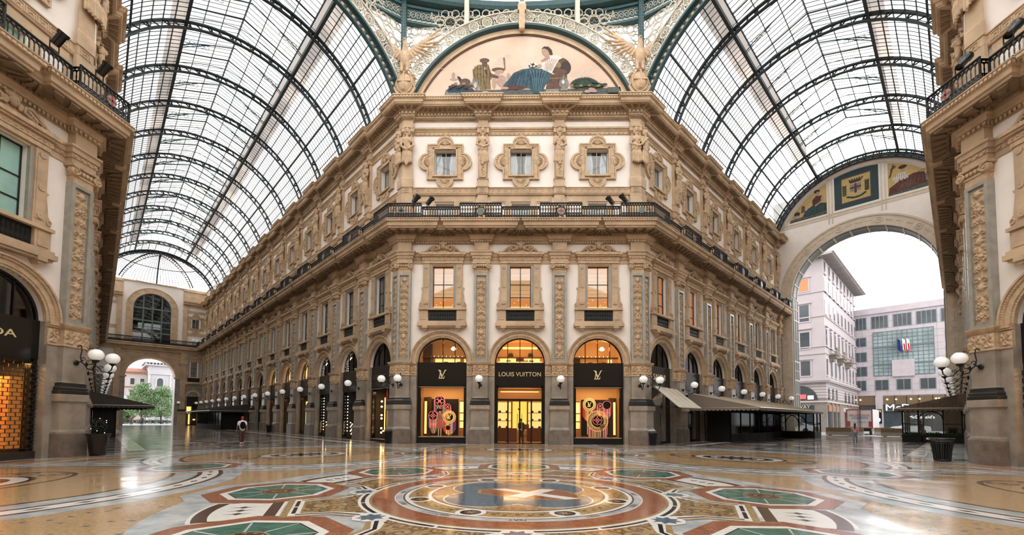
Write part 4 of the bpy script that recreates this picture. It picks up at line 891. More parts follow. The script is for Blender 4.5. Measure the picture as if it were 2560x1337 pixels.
def leafrow(m, u0, u1, d, z0, z1, fn=None):
    """carved frieze: acanthus scrolls"""
    n = max(1, round((u1 - u0) / .5)); s = (u1 - u0) / n; nx, nz = 18 * n, 16
    def f(i, j):
        x = u0 + (u1 - u0) * i; z = z0 + (z1 - z0) * j; t = ((x - u0) / s) % 1 - .5; h = (z - (z0 + z1) / 2) / (z1 - z0)
        r_ = math.hypot(t * 1.1, h); a = math.atan2(h, t); v = .085 * max(0, 1 - r_ * 1.5) ** .5 * (.45 + .55 * math.cos(a * 7 + 5 * r_)) + .04 * math.exp(-((r_ - .44) / .05) ** 2)
        return (x, d + (v if 0 < i < 1 and 0 < j < 1 else 0), z) if fn is None else fn(x, d + (v if 0 < i < 1 and 0 < j < 1 else 0), z)
    m.grid(f, nx, nz)
def volute(m, u, d, z, hand, r=.2):
    pts = [(u + hand * (r * (1 - t / 22)) * math.cos(.5 * t + 1.2), d, z + (r * (1 - t / 22)) * math.sin(.5 * t + 1.2)) for t in range(20)]
    m.tube(pts, [.045 * (1 - t / 30) for t in range(20)], 5); m.arc(u, z, 0.001, r * .9, d - .18, d - .01, 0, 360, 12); m.ell((u, d, z), (.06, .06, .06), 6, 4)
def capital(m, hw, j, fn=lambda m_, f_: f_()):
    m.box(-hw + .04, hw - .04, 0, j - .02, 11.85, 12.2)
    for k in range(13): u = -hw + .1 + (2 * hw - .2) * k / 12; m.box(u - .018, u + .018, j - .03, j + .0, 11.9, 12.12)
    m.box(-hw - .02, hw + .02, 0, j + .04, 12.16, 12.24)
    for s in (-1, 1): volute(m, s * (hw + .02), j + .10, 12.34, s)
    m.box(-hw, hw, 0, j + .08, 12.3, 12.5); m.tube([(-hw + .1, j + .1, 12.4), (0, j + .12, 12.36), (hw - .1, j + .1, 12.4)], .06, 6)
    for k in range(5): m.ell((-.32 + .16 * k, j + .12, 12.33), (.065, .05, .08), 7, 5)
    m.box(-hw - .16, hw + .16, 0, j + .13, 12.52, 12.62)
JJ = .34
PLPROF = [(.0, 0), (.20, 0), (.20, .98), (.14, 1.06), (.10, 1.16), (.10, 2.28), (.15, 2.34), (.19, 2.36), (.19, 2.64), (.13, 2.68), (0, 2.68)]
BKPROF = [(0, 2.68), (.17, 2.68), (.17, 2.80), (.12, 2.84), (.14, 2.93), (.10, 2.97), (.06, 3.05), (.09, 3.12), (0, 3.12)]
SHPROF = [(0, 3.12), (.02, 3.16), (.0, 3.2), (.0, 4.68), (.05, 4.70), (.05, 4.75), (0, 4.78), (0, 5.42), (.05, 5.44), (.10, 5.52), (.15, 5.6), (.15, 5.66), (-.04, 5.67)]
def make_pilaster(seed):
    root = empty('carved_pilaster', Matrix(), '', 'pilaster', 'carved pilasters between the shop arches'); hw = .52
    P = [(-hw, 0), (-hw, JJ), (hw, JJ), (hw, 0)]
    m = M(); m.m = 1; m.sweep(P, PLPROF[:4]); m.m = 0; m.sweep(P, PLPROF[3:]); m.m = 2
    for k in range(9): u = -.55 + 1.1 * k / 8; m.box(u - .045, u + .045, JJ + .19, JJ + .205, 2.42, 2.58)
    m.build('plinth', [MARBLE, PLINTH, STONE2], root)
    m = M(); m.sweep(P, BKPROF); m.build('base_moulding', [BLACKST], root)
    m = M(); m.sweep(P, SHPROF[:4]); m.build('shaft', [MARBLE], root)
    m = M(); m.sweep(P, SHPROF[3:]); leafrow(m, -hw, hw, JJ + .002, 4.8, 5.4)
    for s in (-1, 1):                                        # flat strips that carry the arches
        a, b = sorted((s * .52, s * (B / 2 - AR))); m.m = 1; m.box(a, b, 0, .12, 1.0, 4.7); m.box(a, b, 0, .15, 0, 1.0); m.m = 0; m.box(a, b, 0, .17, 4.7, 4.76); m.box(a, b, 0, .12, 4.76, 5.42); m.box(a, b, 0, .18, 5.44, 5.52); m.box(a, b + 0, 0, .24, 5.52, 5.66)
        leafrow(m, a + .02, b - .02, .12, 4.8, 5.4)
    m.build('carved_frieze', [STONE2, MARBLE], root, smooth=40)
    m = M(); m.box(-.5, .5, 0, .22, 5.67, 11.85)
    for a, b in ((-.5, -.36), (.36, .5)): m.box(a, b, .22, .32, 5.67, 11.85)
    m.box(-.495, .495, .22, .327, 5.67, 5.82); m.box(-.495, .495, .22, .327, 11.7, 11.85); m.box(-.36, -.33, .22, .27, 5.8, 11.7); m.box(.33, .36, .22, .27, 5.8, 11.7)
    m.build('panel_frame', [MARB2], root)
    m = M(); put_relief(m, REL[seed], 0, 5.9, .22); m.build('relief_panel', [STONE2], root, smooth=60)
    m = M(); capital(m, .5, .32); m.build('capital', [STONE2], root, smooth=35)
    m = M(); m.box(-.5, .5, 0, .36, 12.62, 14.1); m.box(-.42, .42, .36, .385, 13.5, 14.0); m.build('upper_block', [STONE], root)
    return Proto(root)
def pil_label(nm, k): return nm
WALLS = {'LR': 'the left arm\'s right wall', 'RL': 'the right arm\'s left wall', 'LL': 'the left arm\'s left wall', 'RR': 'the right arm\'s right wall'}
def where(fn, k, what='pilaster'):
    """says which one: nth from the octagon along a named wall"""
    if fn in WALLS: return f'on {WALLS[fn]}, {ORD[k]} from the octagon'
    return ''
PIL = [make_pilaster(i) for i in range(3)]
for k, u in enumerate((-B / 2, B / 2)): PIL[k].place(frame('F', u), ['carved pilaster on the front face between the left and the middle shop arch', 'carved pilaster on the front face between the middle and the right shop arch'][k])
for fn, n, sg in (('LR', 14, -1), ('RL', 6, 1), ('LL', 14, 1), ('RR', 6, -1)):
    for k in range(1, n + 1): PIL[(k + (sg > 0)) % 3].place(frame(fn, sg * (ARMK + k * B)), 'tall carved stone pilaster ' + where(fn, k - 1))
for fn, u in (('LF', B / 2), ('RF', -B / 2)): PIL[0].place(frame(fn, u), f'tall carved pilaster on the {"left" if fn == "LF" else "right"} foreground building, farther from the corner')

def corner_pilaster(fn, s, label):
    """pilaster that wraps the corner between a face of the octagon and an arm; s = +1 when the corner is at +u"""
    t = math.tan(PI / 8); hw = .52
    def path(j, h=hw):
        P = [(1.5 * B - h, 0), (1.5 * B - h, j), (HW + t * j, j), (HW + Q * (ARMK + h) + Q * j, -Q * (ARMK + h) + Q * j), (HW + Q * (ARMK + h), -Q * (ARMK + h))]
        return P if s > 0 else mirror(P)
    root = empty('corner_pilaster', frame(fn), label, 'pilaster', 'corner pilasters of the octagon'); P = path(JJ)
    def side(u, d, z): return (s * (HW + Q * u + Q * d), -Q * u + Q * d, z)       # (l, out) of the arm side
    def front(u, d, z): return (s * u, d, z)
    m = M(); m.m = 1; m.sweep(P, PLPROF[:4]); m.m = 0; m.sweep(P, PLPROF[3:]); m.build('plinth', [MARBLE, PLINTH], root)
    m = M(); m.sweep(P, BKPROF); m.build('base_moulding', [BLACKST], root)
    m = M(); m.sweep(P, SHPROF[:4]); m.build('shaft', [MARBLE], root)
    m = M(); m.sweep(P, SHPROF[3:]); leafrow(m, 1.5 * B - hw, HW + t * JJ, JJ + .002, 4.8, 5.4, front); leafrow(m, -t * JJ, ARMK + hw, JJ + .002, 4.8, 5.4, side)
    for f, a, b in ((front, B + AR, 1.5 * B - hw), (side, ARMK + hw, E0 - AR)):
        for mi, dd, z0, z1 in ((1, .12, 1, 4.7), (1, .15, 0, 1), (0, .17, 4.7, 4.76), (0, .12, 4.76, 5.42), (0, .18, 5.44, 5.52), (0, .24, 5.52, 5.66)):
            m.m = mi; v = M().box(a, b, 0, dd, z0, z1); m.add([f(*p) for p in v.v], v.f)
        m.m = 0; leafrow(m, a + .02, b - .02, .12, 4.8, 5.4, f)
    m.build('carved_frieze', [STONE2, MARBLE], root, smooth=40)
    m = M(); m.sweep(path(.22, .5), [(0, 5.67), (0.001, 5.67), (.001, 11.85), (0, 11.85)])
    fl0, fl1, sl0, sl1 = 1.5 * B - .5, HW + t * .3, -t * .3, ARMK + .5
    for f, a, b in ((front, fl0, fl1), (side, sl0, sl1)):
        for x0, x1, z0, z1, dd in ((a, a + .13, 5.67, 11.85, .32), (b - .13, b, 5.67, 11.85, .32), (a + .004, b - .004, 5.675, 5.82, .327), (a + .004, b - .004, 11.7, 11.845, .327)):
            v = M().box(x0, x1, .2, dd, z0, z1); m.add([f(*p) for p in v.v], v.f)
    m.build('panel_frame', [MARB2], root)
    m = M(); rr = relief(.60, 5.7, 2, 26, 230); put_relief(m, rr, (fl0 + fl1) / 2, 5.9, .22, front); rr = relief(.44, 5.7, 4, 20, 230); put_relief(m, rr, (sl0 + sl1) / 2, 5.9, .22, side)
    m.build('relief_panel', [STONE2], root, smooth=60)
    m = M(); Pc = path(.28, .46); m.sweep(Pc, [(0, 11.85), (0.02, 11.85), (.02, 12.14), (.07, 12.16), (.07, 12.24), (.02, 12.26), (.06, 12.3), (.1, 12.42), (.05, 12.5), (.18, 12.52), (.2, 12.62), (0, 12.62)])
    def vol(f, u, hand):
        v = M(); volute(v, u, .42, 12.34, hand); m.add([f(*p) for p in v.v], v.f)
    vol(front, fl0 + .0, -1); vol(side, sl1, 1); vol(front, fl1 + .1, 1)
    for k in range(5): v = M().ell((fl0 + .2 + .16 * k, .40, 12.36), (.07, .06, .09), 7, 5); m.add([front(*p) for p in v.v], v.f)
    for k in range(3): v = M().ell((sl0 + .2 + .16 * k, .40, 12.36), (.07, .06, .09), 7, 5); m.add([side(*p) for p in v.v], v.f)
    m.build('capital', [STONE2], root, smooth=35)
    m = M(); m.sweep(path(.34, .5), [(0, 12.6), (.02, 12.6), (.02, 14.1), (0, 14.1)]); m.build('upper_block', [STONE], root)
    # upper storey half
    m = M(); m.sweep(path(.02, .36), [(-.2, 15.2), (.12, 15.2), (.12, 17.66), (.02, 17.68), (.02, 18.15), (.10, 18.2), (.10, 18.8), (.04, 18.9), (.04, 21.6), (.0, 21.7), (.0, 22.1), (.14, 22.2), (.14, 22.55), (.05, 22.6), (.05, 23.2), (-.2, 23.2)])
    m.build('upper_pier', [STONE], root)
    return root
corner_pilaster('F', -1, 'stone corner pilaster wrapping the front face\'s left corner, beside the left monogram shop')
corner_pilaster('F', 1, 'stone corner pilaster wrapping the front face\'s right corner, beside the narrow sloping awning')
corner_pilaster('LF', 1, 'big corner pilaster of the left foreground building beside the brick-grille shop')
corner_pilaster('RF', -1, 'big corner pilaster of the right foreground building beside the slatted bin')

# ---------------- upper pilaster that carries a statue
def make_upper():
    root = empty('upper_pilaster', Matrix(), '', 'pilaster', 'small upper pilasters behind the statues'); m = M()
    m.box(-.36, .36, -.2, .05, 15.2, 17.65); m.box(-.36, .36, -.2, .08, 18.18, 18.8); m.box(-.40, .40, -.2, .12, 18.72, 18.8)
    m.box(-.34, .34, -.2, .02, 18.8, 22.1); m.box(-.42, .42, -.2, .14, 22.1, 22.58); m.box(-.34, .34, -.2, .02, 22.58, 23.2)
    m.build('pier', [STONE], root)
    m = M(); m.add([(-.24, .0, 18.8), (.24, 0, 18.8), (.32, 0, 20.2), (-.32, 0, 20.2), (-.24, .2, 18.8), (.24, .2, 18.8), (.32, .34, 20.2), (-.32, .34, 20.2)], [(0, 1, 2, 3), (4, 5, 6, 7), (0, 1, 5, 4), (1, 2, 6, 5), (2, 3, 7, 6), (3, 0, 4, 7)])
    m.ell((0, .30, 19.75), (.14, .12, .16), 8, 6)
    for k in range(5): m.ell((.03 * (-1) ** k, .27 - .02 * k, 19.5 - .13 * k), (.10 - .012 * k, .07, .07), 7, 5)
    m.build('tapered_term', [STONE2], root, smooth=40); return Proto(root)
UP = make_upper()
def statue(kind):
    """half figure: head, bust, folded arms, drapery that hangs in folds"""
    P = []; z0 = 19.75
    P += [('e', (0, .32, 22.12), (.135, .15, .18)), ('c', [(0, .26, 21.7), (0, .29, 22.0)], [.11, .09])]
    P += [('e', (0, .22, 22.2), (.19, .17, .17)), ('e', (-.12, .2, 22.03), (.09, .12, .17)), ('e', (.12, .2, 22.03), (.09, .12, .17))]
    if kind == 2: P += [('e', (0, .28, 22.33), (.2, .2, .07))]
    P += [('c', [(-.30, .22, 21.6), (.30, .22, 21.6)], [.13, .13]), ('e', (0, .24, 21.45), (.33, .2, .28)), ('e', (0, .24, 21.05), (.26, .19, .32))]
    if kind != 1: P += [('e', (-.13, .38, 21.38), (.11, .1, .11)), ('e', (.13, .38, 21.38), (.11, .1, .11))]
    if kind == 0: arms = ([(-.36, .22, 21.58), (-.42, .28, 21.15), (-.1, .44, 20.95)], [(.36, .22, 21.58), (.42, .28, 21.1), (.06, .46, 20.86)])
    elif kind == 1: arms = ([(-.36, .22, 21.58), (-.46, .26, 21.1), (-.14, .44, 20.75)], [(.36, .22, 21.58), (.46, .26, 21.1), (.16, .44, 20.75)])
    else: arms = ([(-.36, .22, 21.58), (-.40, .30, 21.15), (-.02, .46, 21.62)], [(.36, .22, 21.58), (.45, .28, 21.1), (.1, .44, 20.9)])
    for a in arms: P += [('c', a[:2], [.10, .085]), ('c', a[1:], [.085, .06]), ('e', a[2], (.08, .07, .07))]
    n = 13
    for k in range(n):
        t = -1 + 2 * k / (n - 1); u = .33 * t; q_ = math.cos(t * 1.35); tt = (.09 if kind == 0 else -.06 if kind == 2 else 0); dd = .05 * (k % 2)
        P.append(('c', [(u * .72, .20 + .11 * q_ + dd * .4, 20.95), (u * 1.02 + tt * .3, .20 + .17 * q_ + dd, 20.4), (u * 1.05 + tt, .16 + .17 * q_ + dd, z0 + .16 * abs(t) + .05 * (k % 2) - (.16 if kind == 1 and abs(t) < .3 else 0))], [.032, .045, .05]))
    P += [('e', (0, .17, 20.45), (.29, .17, .55))]
    s = 1 if kind == 0 else -1
    for k in range(4): P.append(('c', [(s * .35, .27, 21.58 - .07 * k), (0, .47, 21.3 - .12 * k), (-s * .34, .30, 20.98 - .09 * k)], [.03, .036, .03]))
    for k in range(3): P.append(('c', [(-.33, .28, 20.98 - .09 * k), (0, .43, 20.84 - .09 * k), (.33, .28, 20.98 - .09 * k)], [.032, .038, .032]))
    for t in np.linspace(-2.6, -.5, 9): P.append(('c', [(.15 * math.cos(t), .24 - .14 * math.sin(t) * .3, 22.30), (.2 * math.cos(t), .22, 22.12), (.17 * math.cos(t), .2, 21.9)], [.045, .05, .035]))
    P += [('e', (0, .465, 22.1), (.028, .04, .05)), ('e', (0, .42, 22.0), (.07, .05, .035)), ('e', (0, .43, 22.19), (.11, .04, .02)), ('b', (-.2, .2, .0, .3, 22.38, 22.44))]
    o = blob(P, .019, 'caryatid_statue', STONE2, smooth=1); tag(o, '', 'statue', 'draped caryatid statues of the upper storey', 'thing'); return Proto(o)
STAT = [statue(i) for i in range(3)]
SD = ['turbaned', 'bare-chested', 'hand-to-chin']
for i, (fn, u, lb) in enumerate([('F', -B / 2, 'caryatid statue with hands at the waist, right of the front face\'s left lobed window'), ('F', B / 2, 'caryatid statue with a raised hand, right of the front face\'s middle lobed window')]):
    UP.place(frame(fn, u), f'upper pilaster behind the statue right of the front face\'s {"left" if i == 0 else "middle"} lobed window'); STAT[(0, 2)[i]].place(frame(fn, u, 0), lb)
t8 = math.tan(PI / 8)
for fn, s, who in (('F', -1, 'front face\'s left corner'), ('F', 1, 'front face\'s right corner'), ('LF', 1, 'left foreground corner'), ('RF', -1, 'right foreground corner')):
    STAT[1 if s < 0 else 0].place(frame(fn, s * (1.5 * B - .05), .0), f'caryatid statue of the pair at the {who}, on the octagon side')
    armf = {('F', -1): 'LR', ('F', 1): 'RL', ('LF', 1): 'LL', ('RF', -1): 'RR'}[(fn, s)]; sg = {'LR': -1, 'RL': 1, 'LL': 1, 'RR': -1}[armf]
    STAT[2].place(frame(armf, sg * (ARMK + .12), .0), f'caryatid statue of the pair at the {who}, on the arm side')
for fn, n, sg in (('LR', 14, -1), ('RL', 6, 1), ('LL', 10, 1), ('RR', 6, -1)):
    for k in range(1, n + 1):
        UP.place(frame(fn, sg * (ARMK + k * B)), 'upper pilaster behind a statue ' + where(fn, k - 1)); STAT[(k * 2 + (sg > 0)) % 3].place(frame(fn, sg * (ARMK + k * B)), 'draped caryatid statue ' + where(fn, k - 1))

# ---------------- window with pediment above each arch
def make_window(glassmat, back, lit=False):
    root = empty('pedimented_window', Matrix(), '', 'window', 'pedimented windows above the shop arches'); m = M()
    for s in (-1, 1):
        a, b = sorted((s * .74, s * .92)); m.m = 1; m.box(a, b, 0, .10, 9.42, 12.62); m.box(*sorted((s * .74, s * .80)), .1, .14, 9.42, 12.55); m.m = 0
        a, b = sorted((s * .92, s * 1.38)); m.box(a, b, 0, .16, 9.42, 12.6); m.box(a + .06, b - .06, .16, .19, 9.7, 12.3)
        for z in (9.85, 11.0, 12.35): m.arc(s * 1.15, z, .04, .13, .19, .23, 0, 360, 10); m.ell((s * 1.15, .2, z), (.05, .04, .05), 6, 4)
        m.prism([(s * 1.38, 9.42), (s * 1.62, 9.5), (s * 1.66, 9.75), (s * 1.52, 9.95), (s * 1.47, 10.4), (s * 1.42, 10.75), (s * 1.52, 10.9), (s * 1.38, 10.95)], 0, .12)
        m.tube([(s * (1.55 + .08 * math.cos(t)), .13, 9.7 + .1 * math.sin(t)) for t in np.linspace(0, 5.5, 10)], .03, 5)
        m.box(*sorted((s * 1.0, s * 1.6)), 0, .2, 8.5, 9.34); m.box(*sorted((s * 1.1, s * 1.5)), .2, .23, 8.62, 9.22)
        m.box(*sorted((s * .98, s * 1.34)), 0, .42, 7.98, 8.14); m.prism([(s * 1.0, 8.14), (s * 1.34, 8.14), (s * 1.3, 7.9), (s * 1.1, 7.84), (s * 1.04, 7.9)], 0, .34)
    m.box(-.92, .92, 0, .12, 12.48, 12.62); m.box(-1.66, 1.66, 0, .30, 9.30, 9.44); m.box(-1.6, 1.6, 0, .05, 8.45, 9.32)
    m.box(-1.66, 1.66, 0, .34, 8.36, 8.5); m.box(-1.72, 1.72, 0, .42, 8.14, 8.36); m.box(-1.6, 1.6, 0, .34, 8.04, 8.14)
    m.build('stone_surround', [STONE, MARB2], root)
    m = M(); m.box(-1.42, 1.42, 0, .22, 12.6, 12.8); m.box(-1.46, 1.46, 0, .26, 12.8, 13.05); m.box(-1.54, 1.54, 0, .38, 13.05, 13.14); m.box(-1.62, 1.62, 0, .46, 13.14, 13.3)
    for k in range(14): u = -1.3 + 2.6 * k / 13; m.ell((u, .27, 12.92), (.06, .04, .05), 6, 4)
    m.prism([(-1.5, 13.3), (1.5, 13.3), (1.25, 13.42), (.85, 13.62), (.5, 13.82), (-.5, 13.82), (-.85, 13.62), (-1.25, 13.42)], .0, .16)
    for s in (-1, 1):
        m.tube([(s * 1.5, .2, 13.36), (s * 1.2, .24, 13.42), (s * .9, .26, 13.68), (s * .6, .26, 13.86), (s * .38, .26, 13.78), (s * .36, .26, 13.58), (s * .55, .26, 13.50), (s * .66, .26, 13.6), (s * .58, .26, 13.68)], [.05, .06, .07, .075, .07, .06, .055, .05, .045], 6)
        m.tube([(s * (.92 + .12 * math.cos(t)), .24, 13.46 + .1 * math.sin(t)) for t in np.linspace(0, 6, 9)], .04, 5); m.ell((s * 1.48, .2, 13.38), (.09, .09, .09), 7, 5)
    m.ell((0, .26, 13.78), (.17, .16, .22), 10, 7); m.ell((0, .2, 13.98), (.24, .14, .14), 10, 6); m.ell((0, .4, 13.77), (.04, .05, .06), 6, 4)
    for t in (-2, -1, 0, 1, 2): m.ell((t * .11, .22, 14.1 - .05 * abs(t)), (.06, .06, .1), 6, 5)
    for s in (-1, 1): m.ell((s * .24, .22, 13.7), (.1, .1, .18), 7, 5)
    m.build('carved_pediment', [STONE2], root, smooth=35)
    m = M(); m.box(-.98, .98, .0, .075, 8.5, 9.3); m.box(-.9, .9, .04, .10, 9.22, 9.3); m.box(-.9, .9, .04, .10, 8.5, 8.58)
    for k in range(11): u = -.8 + 1.6 * k / 10; m.lathe(u, .07, [(.02, 8.56), (.05, 8.7), (.03, 8.85), (.06, 9.0), (.02, 9.22)], 6)
    m.build('balustrade_panel', [IRON], root)
    m = M()
    for u in (-.72, 0, .72): m.box(u - .03, u + .03, -.26, -.2, 9.44, 12.46)
    for z in (9.46, 12.44, 10.28, 11.2): m.box(-.72, .72, -.26, -.2, z - .025, z + .025)
    wf = m.build('window_frame', [BLACK], root)
    m = M(); m.quad((-.72, -.24, 9.44), (.72, -.24, 9.44), (.72, -.24, 12.46), (-.72, -.24, 12.46)); m.build('glass_pane', [glassmat], wf)
    m = M()
    if lit:
        m.box(-1.4, 1.4, -2.2, -2.1, 9.3, 12.6); m.box(-1.4, -1.35, -2.2, -.35, 9.3, 12.6); m.box(1.35, 1.4, -2.2, -.35, 9.3, 12.6); m.box(-1.4, 1.4, -2.2, -.35, 12.5, 12.6); m.box(-1.4, 1.4, -2.2, -.35, 9.2, 9.3)
        m.m = 1; m.box(-1.2, 1.2, -2.08, -2.02, 9.5, 10.1)
        for k in range(8): u = -1.05 + .3 * k; m.ell((u, -1.4 - .1 * (k % 3), 9.95 + .16 * ((k * 5) % 4)), (.035, .035, .035), 6, 4)
        m.m = 2
        for k in range(7): m.box(-.72, .72, -.5, -.48, 10.3 + k * .3, 10.31 + k * .3)
        m.m = 3; m.box(-.9, .9, -.62, -.6, 10.3, 12.5)
        m.build('lit_room', [AMBER, SHELFLIT, WOODD, mat('amber translucent blind', (.75, .5, .28), .7, emit=(1, .52, .22), es=.5)], root)
    else:
        m.box(-.8, .8, -1.2, -1.15, 9.3, 12.6); m.box(-.8, -.75, -1.2, -.33, 9.3, 12.6); m.box(.75, .8, -1.2, -.33, 9.3, 12.6); m.box(-.8, .8, -1.2, -.33, 12.5, 12.6); m.box(-.8, .8, -1.2, -.33, 9.3, 9.42); m.build('window_recess', [back], root)
    return Proto(root)
WG = make_window(RGLASS, mat('grey blind', (.34, .38, .38), .8)); WAM = make_window(GLASS, None, True); WTEAL = make_window(TEALG, DARKROOM)
LMR = ['left', 'middle', 'right']
for k in (-1, 0, 1): WAM.place(frame('F', k * B), f'amber-lit pedimented window above the front face\'s {LMR[k + 1]} shop arch')
for k in range(NL): WG.place(frame('LR', -(E0 + k * B)), 'tall pedimented window with grey panes ' + where('LR', k))
for k in range(NR): (WAM if k < 4 else WG).place(frame('RL', E0 + k * B), ('warmly lit' if k < 4 else 'unlit') + ' pedimented window ' + where('RL', k))
WTEAL.place(frame('LF', B), 'pedimented window with pale green panes on the left foreground building'); WTEAL.place(frame('RF', -B), 'pedimented window on the right foreground building, cut by the frame edge')

# ---------------- four-lobed window of the upper storey
def lobe(r0, sq, lr):
    """outline of a square with a lobe on every side"""
    P = []
    for k in range(4):
        a = PI / 2 * k; c = (sq * math.cos(a), sq * math.sin(a))
        for t in np.linspace(-PI / 2, PI / 2, 11): P.append((c[0] + lr * math.cos(a + t) + r0 * 0, c[1] + lr * math.sin(a + t)))
        P.append((sq * (math.cos(a) - math.sin(a)), sq * (math.sin(a) + math.cos(a))))
    return P
def ringp(m, cu, cz, Pa, Pb, d0, d1):
    n = len(Pa); vs = [(cu + x, d0, cz + z) for x, z in Pa] + [(cu + x, d1, cz + z) for x, z in Pa] + [(cu + x, d1, cz + z) for x, z in Pb] + [(cu + x, d0, cz + z) for x, z in Pb]
    m.add(vs, [(j * n + i, j * n + (i + 1) % n, (j + 1) * n + (i + 1) % n, (j + 1) * n + i) for j in range(3) for i in range(n)])
def make_quatre(curt=True):
    root = empty('lobed_window', Matrix(), '', 'window', 'four-lobed windows of the upper storey'); cz = 20.08; m = M()
    def sqo(s_, n=44):
        P = lobe(0, 1.28, .55); out = []
        for x, z in P: k = s_ / max(abs(x), abs(z) * .78 / .98); out.append((x * k, z * k))
        return out
    A_, B_, C_ = lobe(0, 1.30, .62), lobe(0, 1.22, .54), lobe(0, 1.08, .44)
    hole = []
    for x, z in C_:
        k = max(abs(x) / .80, abs(z) / .99); hole.append((x / k, z / k))
    ringp(m, 0, cz, A_, B_, -.2, -.02); ringp(m, 0, cz, B_, C_, -.2, -.06); ringp(m, 0, cz, C_, hole, -.2, -.10)
    P = [(x * .955, z * .955) for x, z in lobe(0, 1.24, .56)]
    for (x, z), (x2, z2) in zip(P, P[1:] + P[:1]):
        L = math.hypot(x2 - x, z2 - z); n = max(1, int(L / .11))
        for k in range(n): m.ell((x + (x2 - x) * k / n, -.04, cz + z + (z2 - z) * k / n), (.036, .03, .036), 5, 3)
    for a, sx, sz in ((0, 1.14, 0), (PI / 2, 0, 1.26), (PI, -1.14, 0), (-PI / 2, 0, -1.26)):   # scallop shells
        for t in np.linspace(-1.25, 1.25, 7): m.tube([(sx, -.08, cz + sz), (sx + .32 * math.cos(a + t), -.03, cz + sz + .32 * math.sin(a + t)), (sx + .38 * math.cos(a + t), -.09, cz + sz + .38 * math.sin(a + t))], [.03, .045, .02], 5)
    for s in (-1, 1): m.box(*sorted((s * .78, s * .88)), -.2, -.02, 19.02, 21.08)
    m.box(-.88, .88, -.2, -.02, 21.0, 21.1); m.box(-.9, .9, -.2, .04, 18.96, 19.06)
    m.build('lobed_stone_frame', [STONE2], root, smooth=35)
    m = M()
    for u in (-.75, 0, .75): m.box(u - .025, u + .025, -.5, -.45, 19.05, 21)
    for z in (19.08, 20.97): m.box(-.75, .75, -.5, -.45, z - .03, z + .03)
    wf = m.build('window_frame', [LACE], root)
    m = M(); m.quad((-.76, -.48, 19.05), (.76, -.48, 19.05), (.76, -.48, 21.0), (-.76, -.48, 21.0)); m.build('glass_pane', [GLASS], wf)
    m = M(); m.box(-.8, .8, -1.5, -1.45, 18.9, 21.1); m.box(-.8, -.78, -1.5, -.6, 18.9, 21.1); m.box(.78, .8, -1.5, -.6, 18.9, 21.1); m.box(-.8, .8, -1.5, -.6, 21, 21.1); m.box(-.8, .8, -1.5, -.6, 18.9, 19.05); m.build('window_recess', [mat('dim room', (.10, .12, .13), .8)], root)
    if curt:
        m = M()
        for s in (-1, 1): m.grid(lambda i, j, s=s: (s * (.76 - i * (.55 - .25 * abs(j - .45))), -.60 + .04 * math.sin(i * 28), 19.06 + 1.94 * j), 16, 6)
        m.build('curtain', [CURT], root, smooth=80)
    return Proto(root)
QC = make_quatre(); QD = make_quatre(False)
for k in (-1, 0, 1): QC.place(frame('F', k * B), f'four-lobed stone window with white curtains on the front face, {LMR[k + 1]} of three')
for k in range(NL): (QC if k < 2 else QD).place(frame('LR', -(E0 + k * B)), 'four-lobed stone window ' + where('LR', k))
for k in range(NR): (QC if k < 2 else QD).place(frame('RL', E0 + k * B), 'four-lobed stone window ' + where('RL', k))
QD.place(frame('LF', B), 'four-lobed window frame at the top of the left foreground building'); QD.place(frame('RF', -B), 'four-lobed window frame at the top of the right foreground building')
def make_attic(gm):
    root = empty('attic_window', Matrix(), '', 'window', 'low windows behind the balcony railing'); m = M()
    for u in (-.64, 0, .64): m.box(u - .03, u + .03, -.55, -.5, 15.2, 17.1)
    for z in (16.5, 17.07): m.box(-.64, .64, -.55, -.5, z - .03, z + .03)
    wf = m.build('window_frame', [LACE], root); m = M(); m.quad((-.65, -.53, 15.2), (.65, -.53, 15.2), (.65, -.53, 17.1), (-.65, -.53, 17.1)); m.build('glass_pane', [gm], wf)
    m = M(); m.box(-.7, .7, -.9, -.85, 15.1, 17.2); m.box(-.7, -.67, -.9, -.6, 15.1, 17.2); m.box(.67, .7, -.9, -.6, 15.1, 17.2); m.build('window_blind', [CURT], root); return Proto(root)
AT = make_attic(GLASS); AT2 = make_attic(TEALG)
for k in (-1, 0, 1): AT.place(frame('F', k * B), f'low window behind the front balcony railing, {LMR[k + 1]} of three')
for k in range(10): AT.place(frame('LR', -(E0 + k * B)), 'low window behind the balcony railing ' + where('LR', k))
for k in range(NR): AT.place(frame('RL', E0 + k * B), 'low window behind the balcony railing ' + where('RL', k))
AT2.place(frame('LF', B), 'pale green low window behind the left foreground railing'); AT2.place(frame('RF', -B), 'low window behind the right foreground railing')

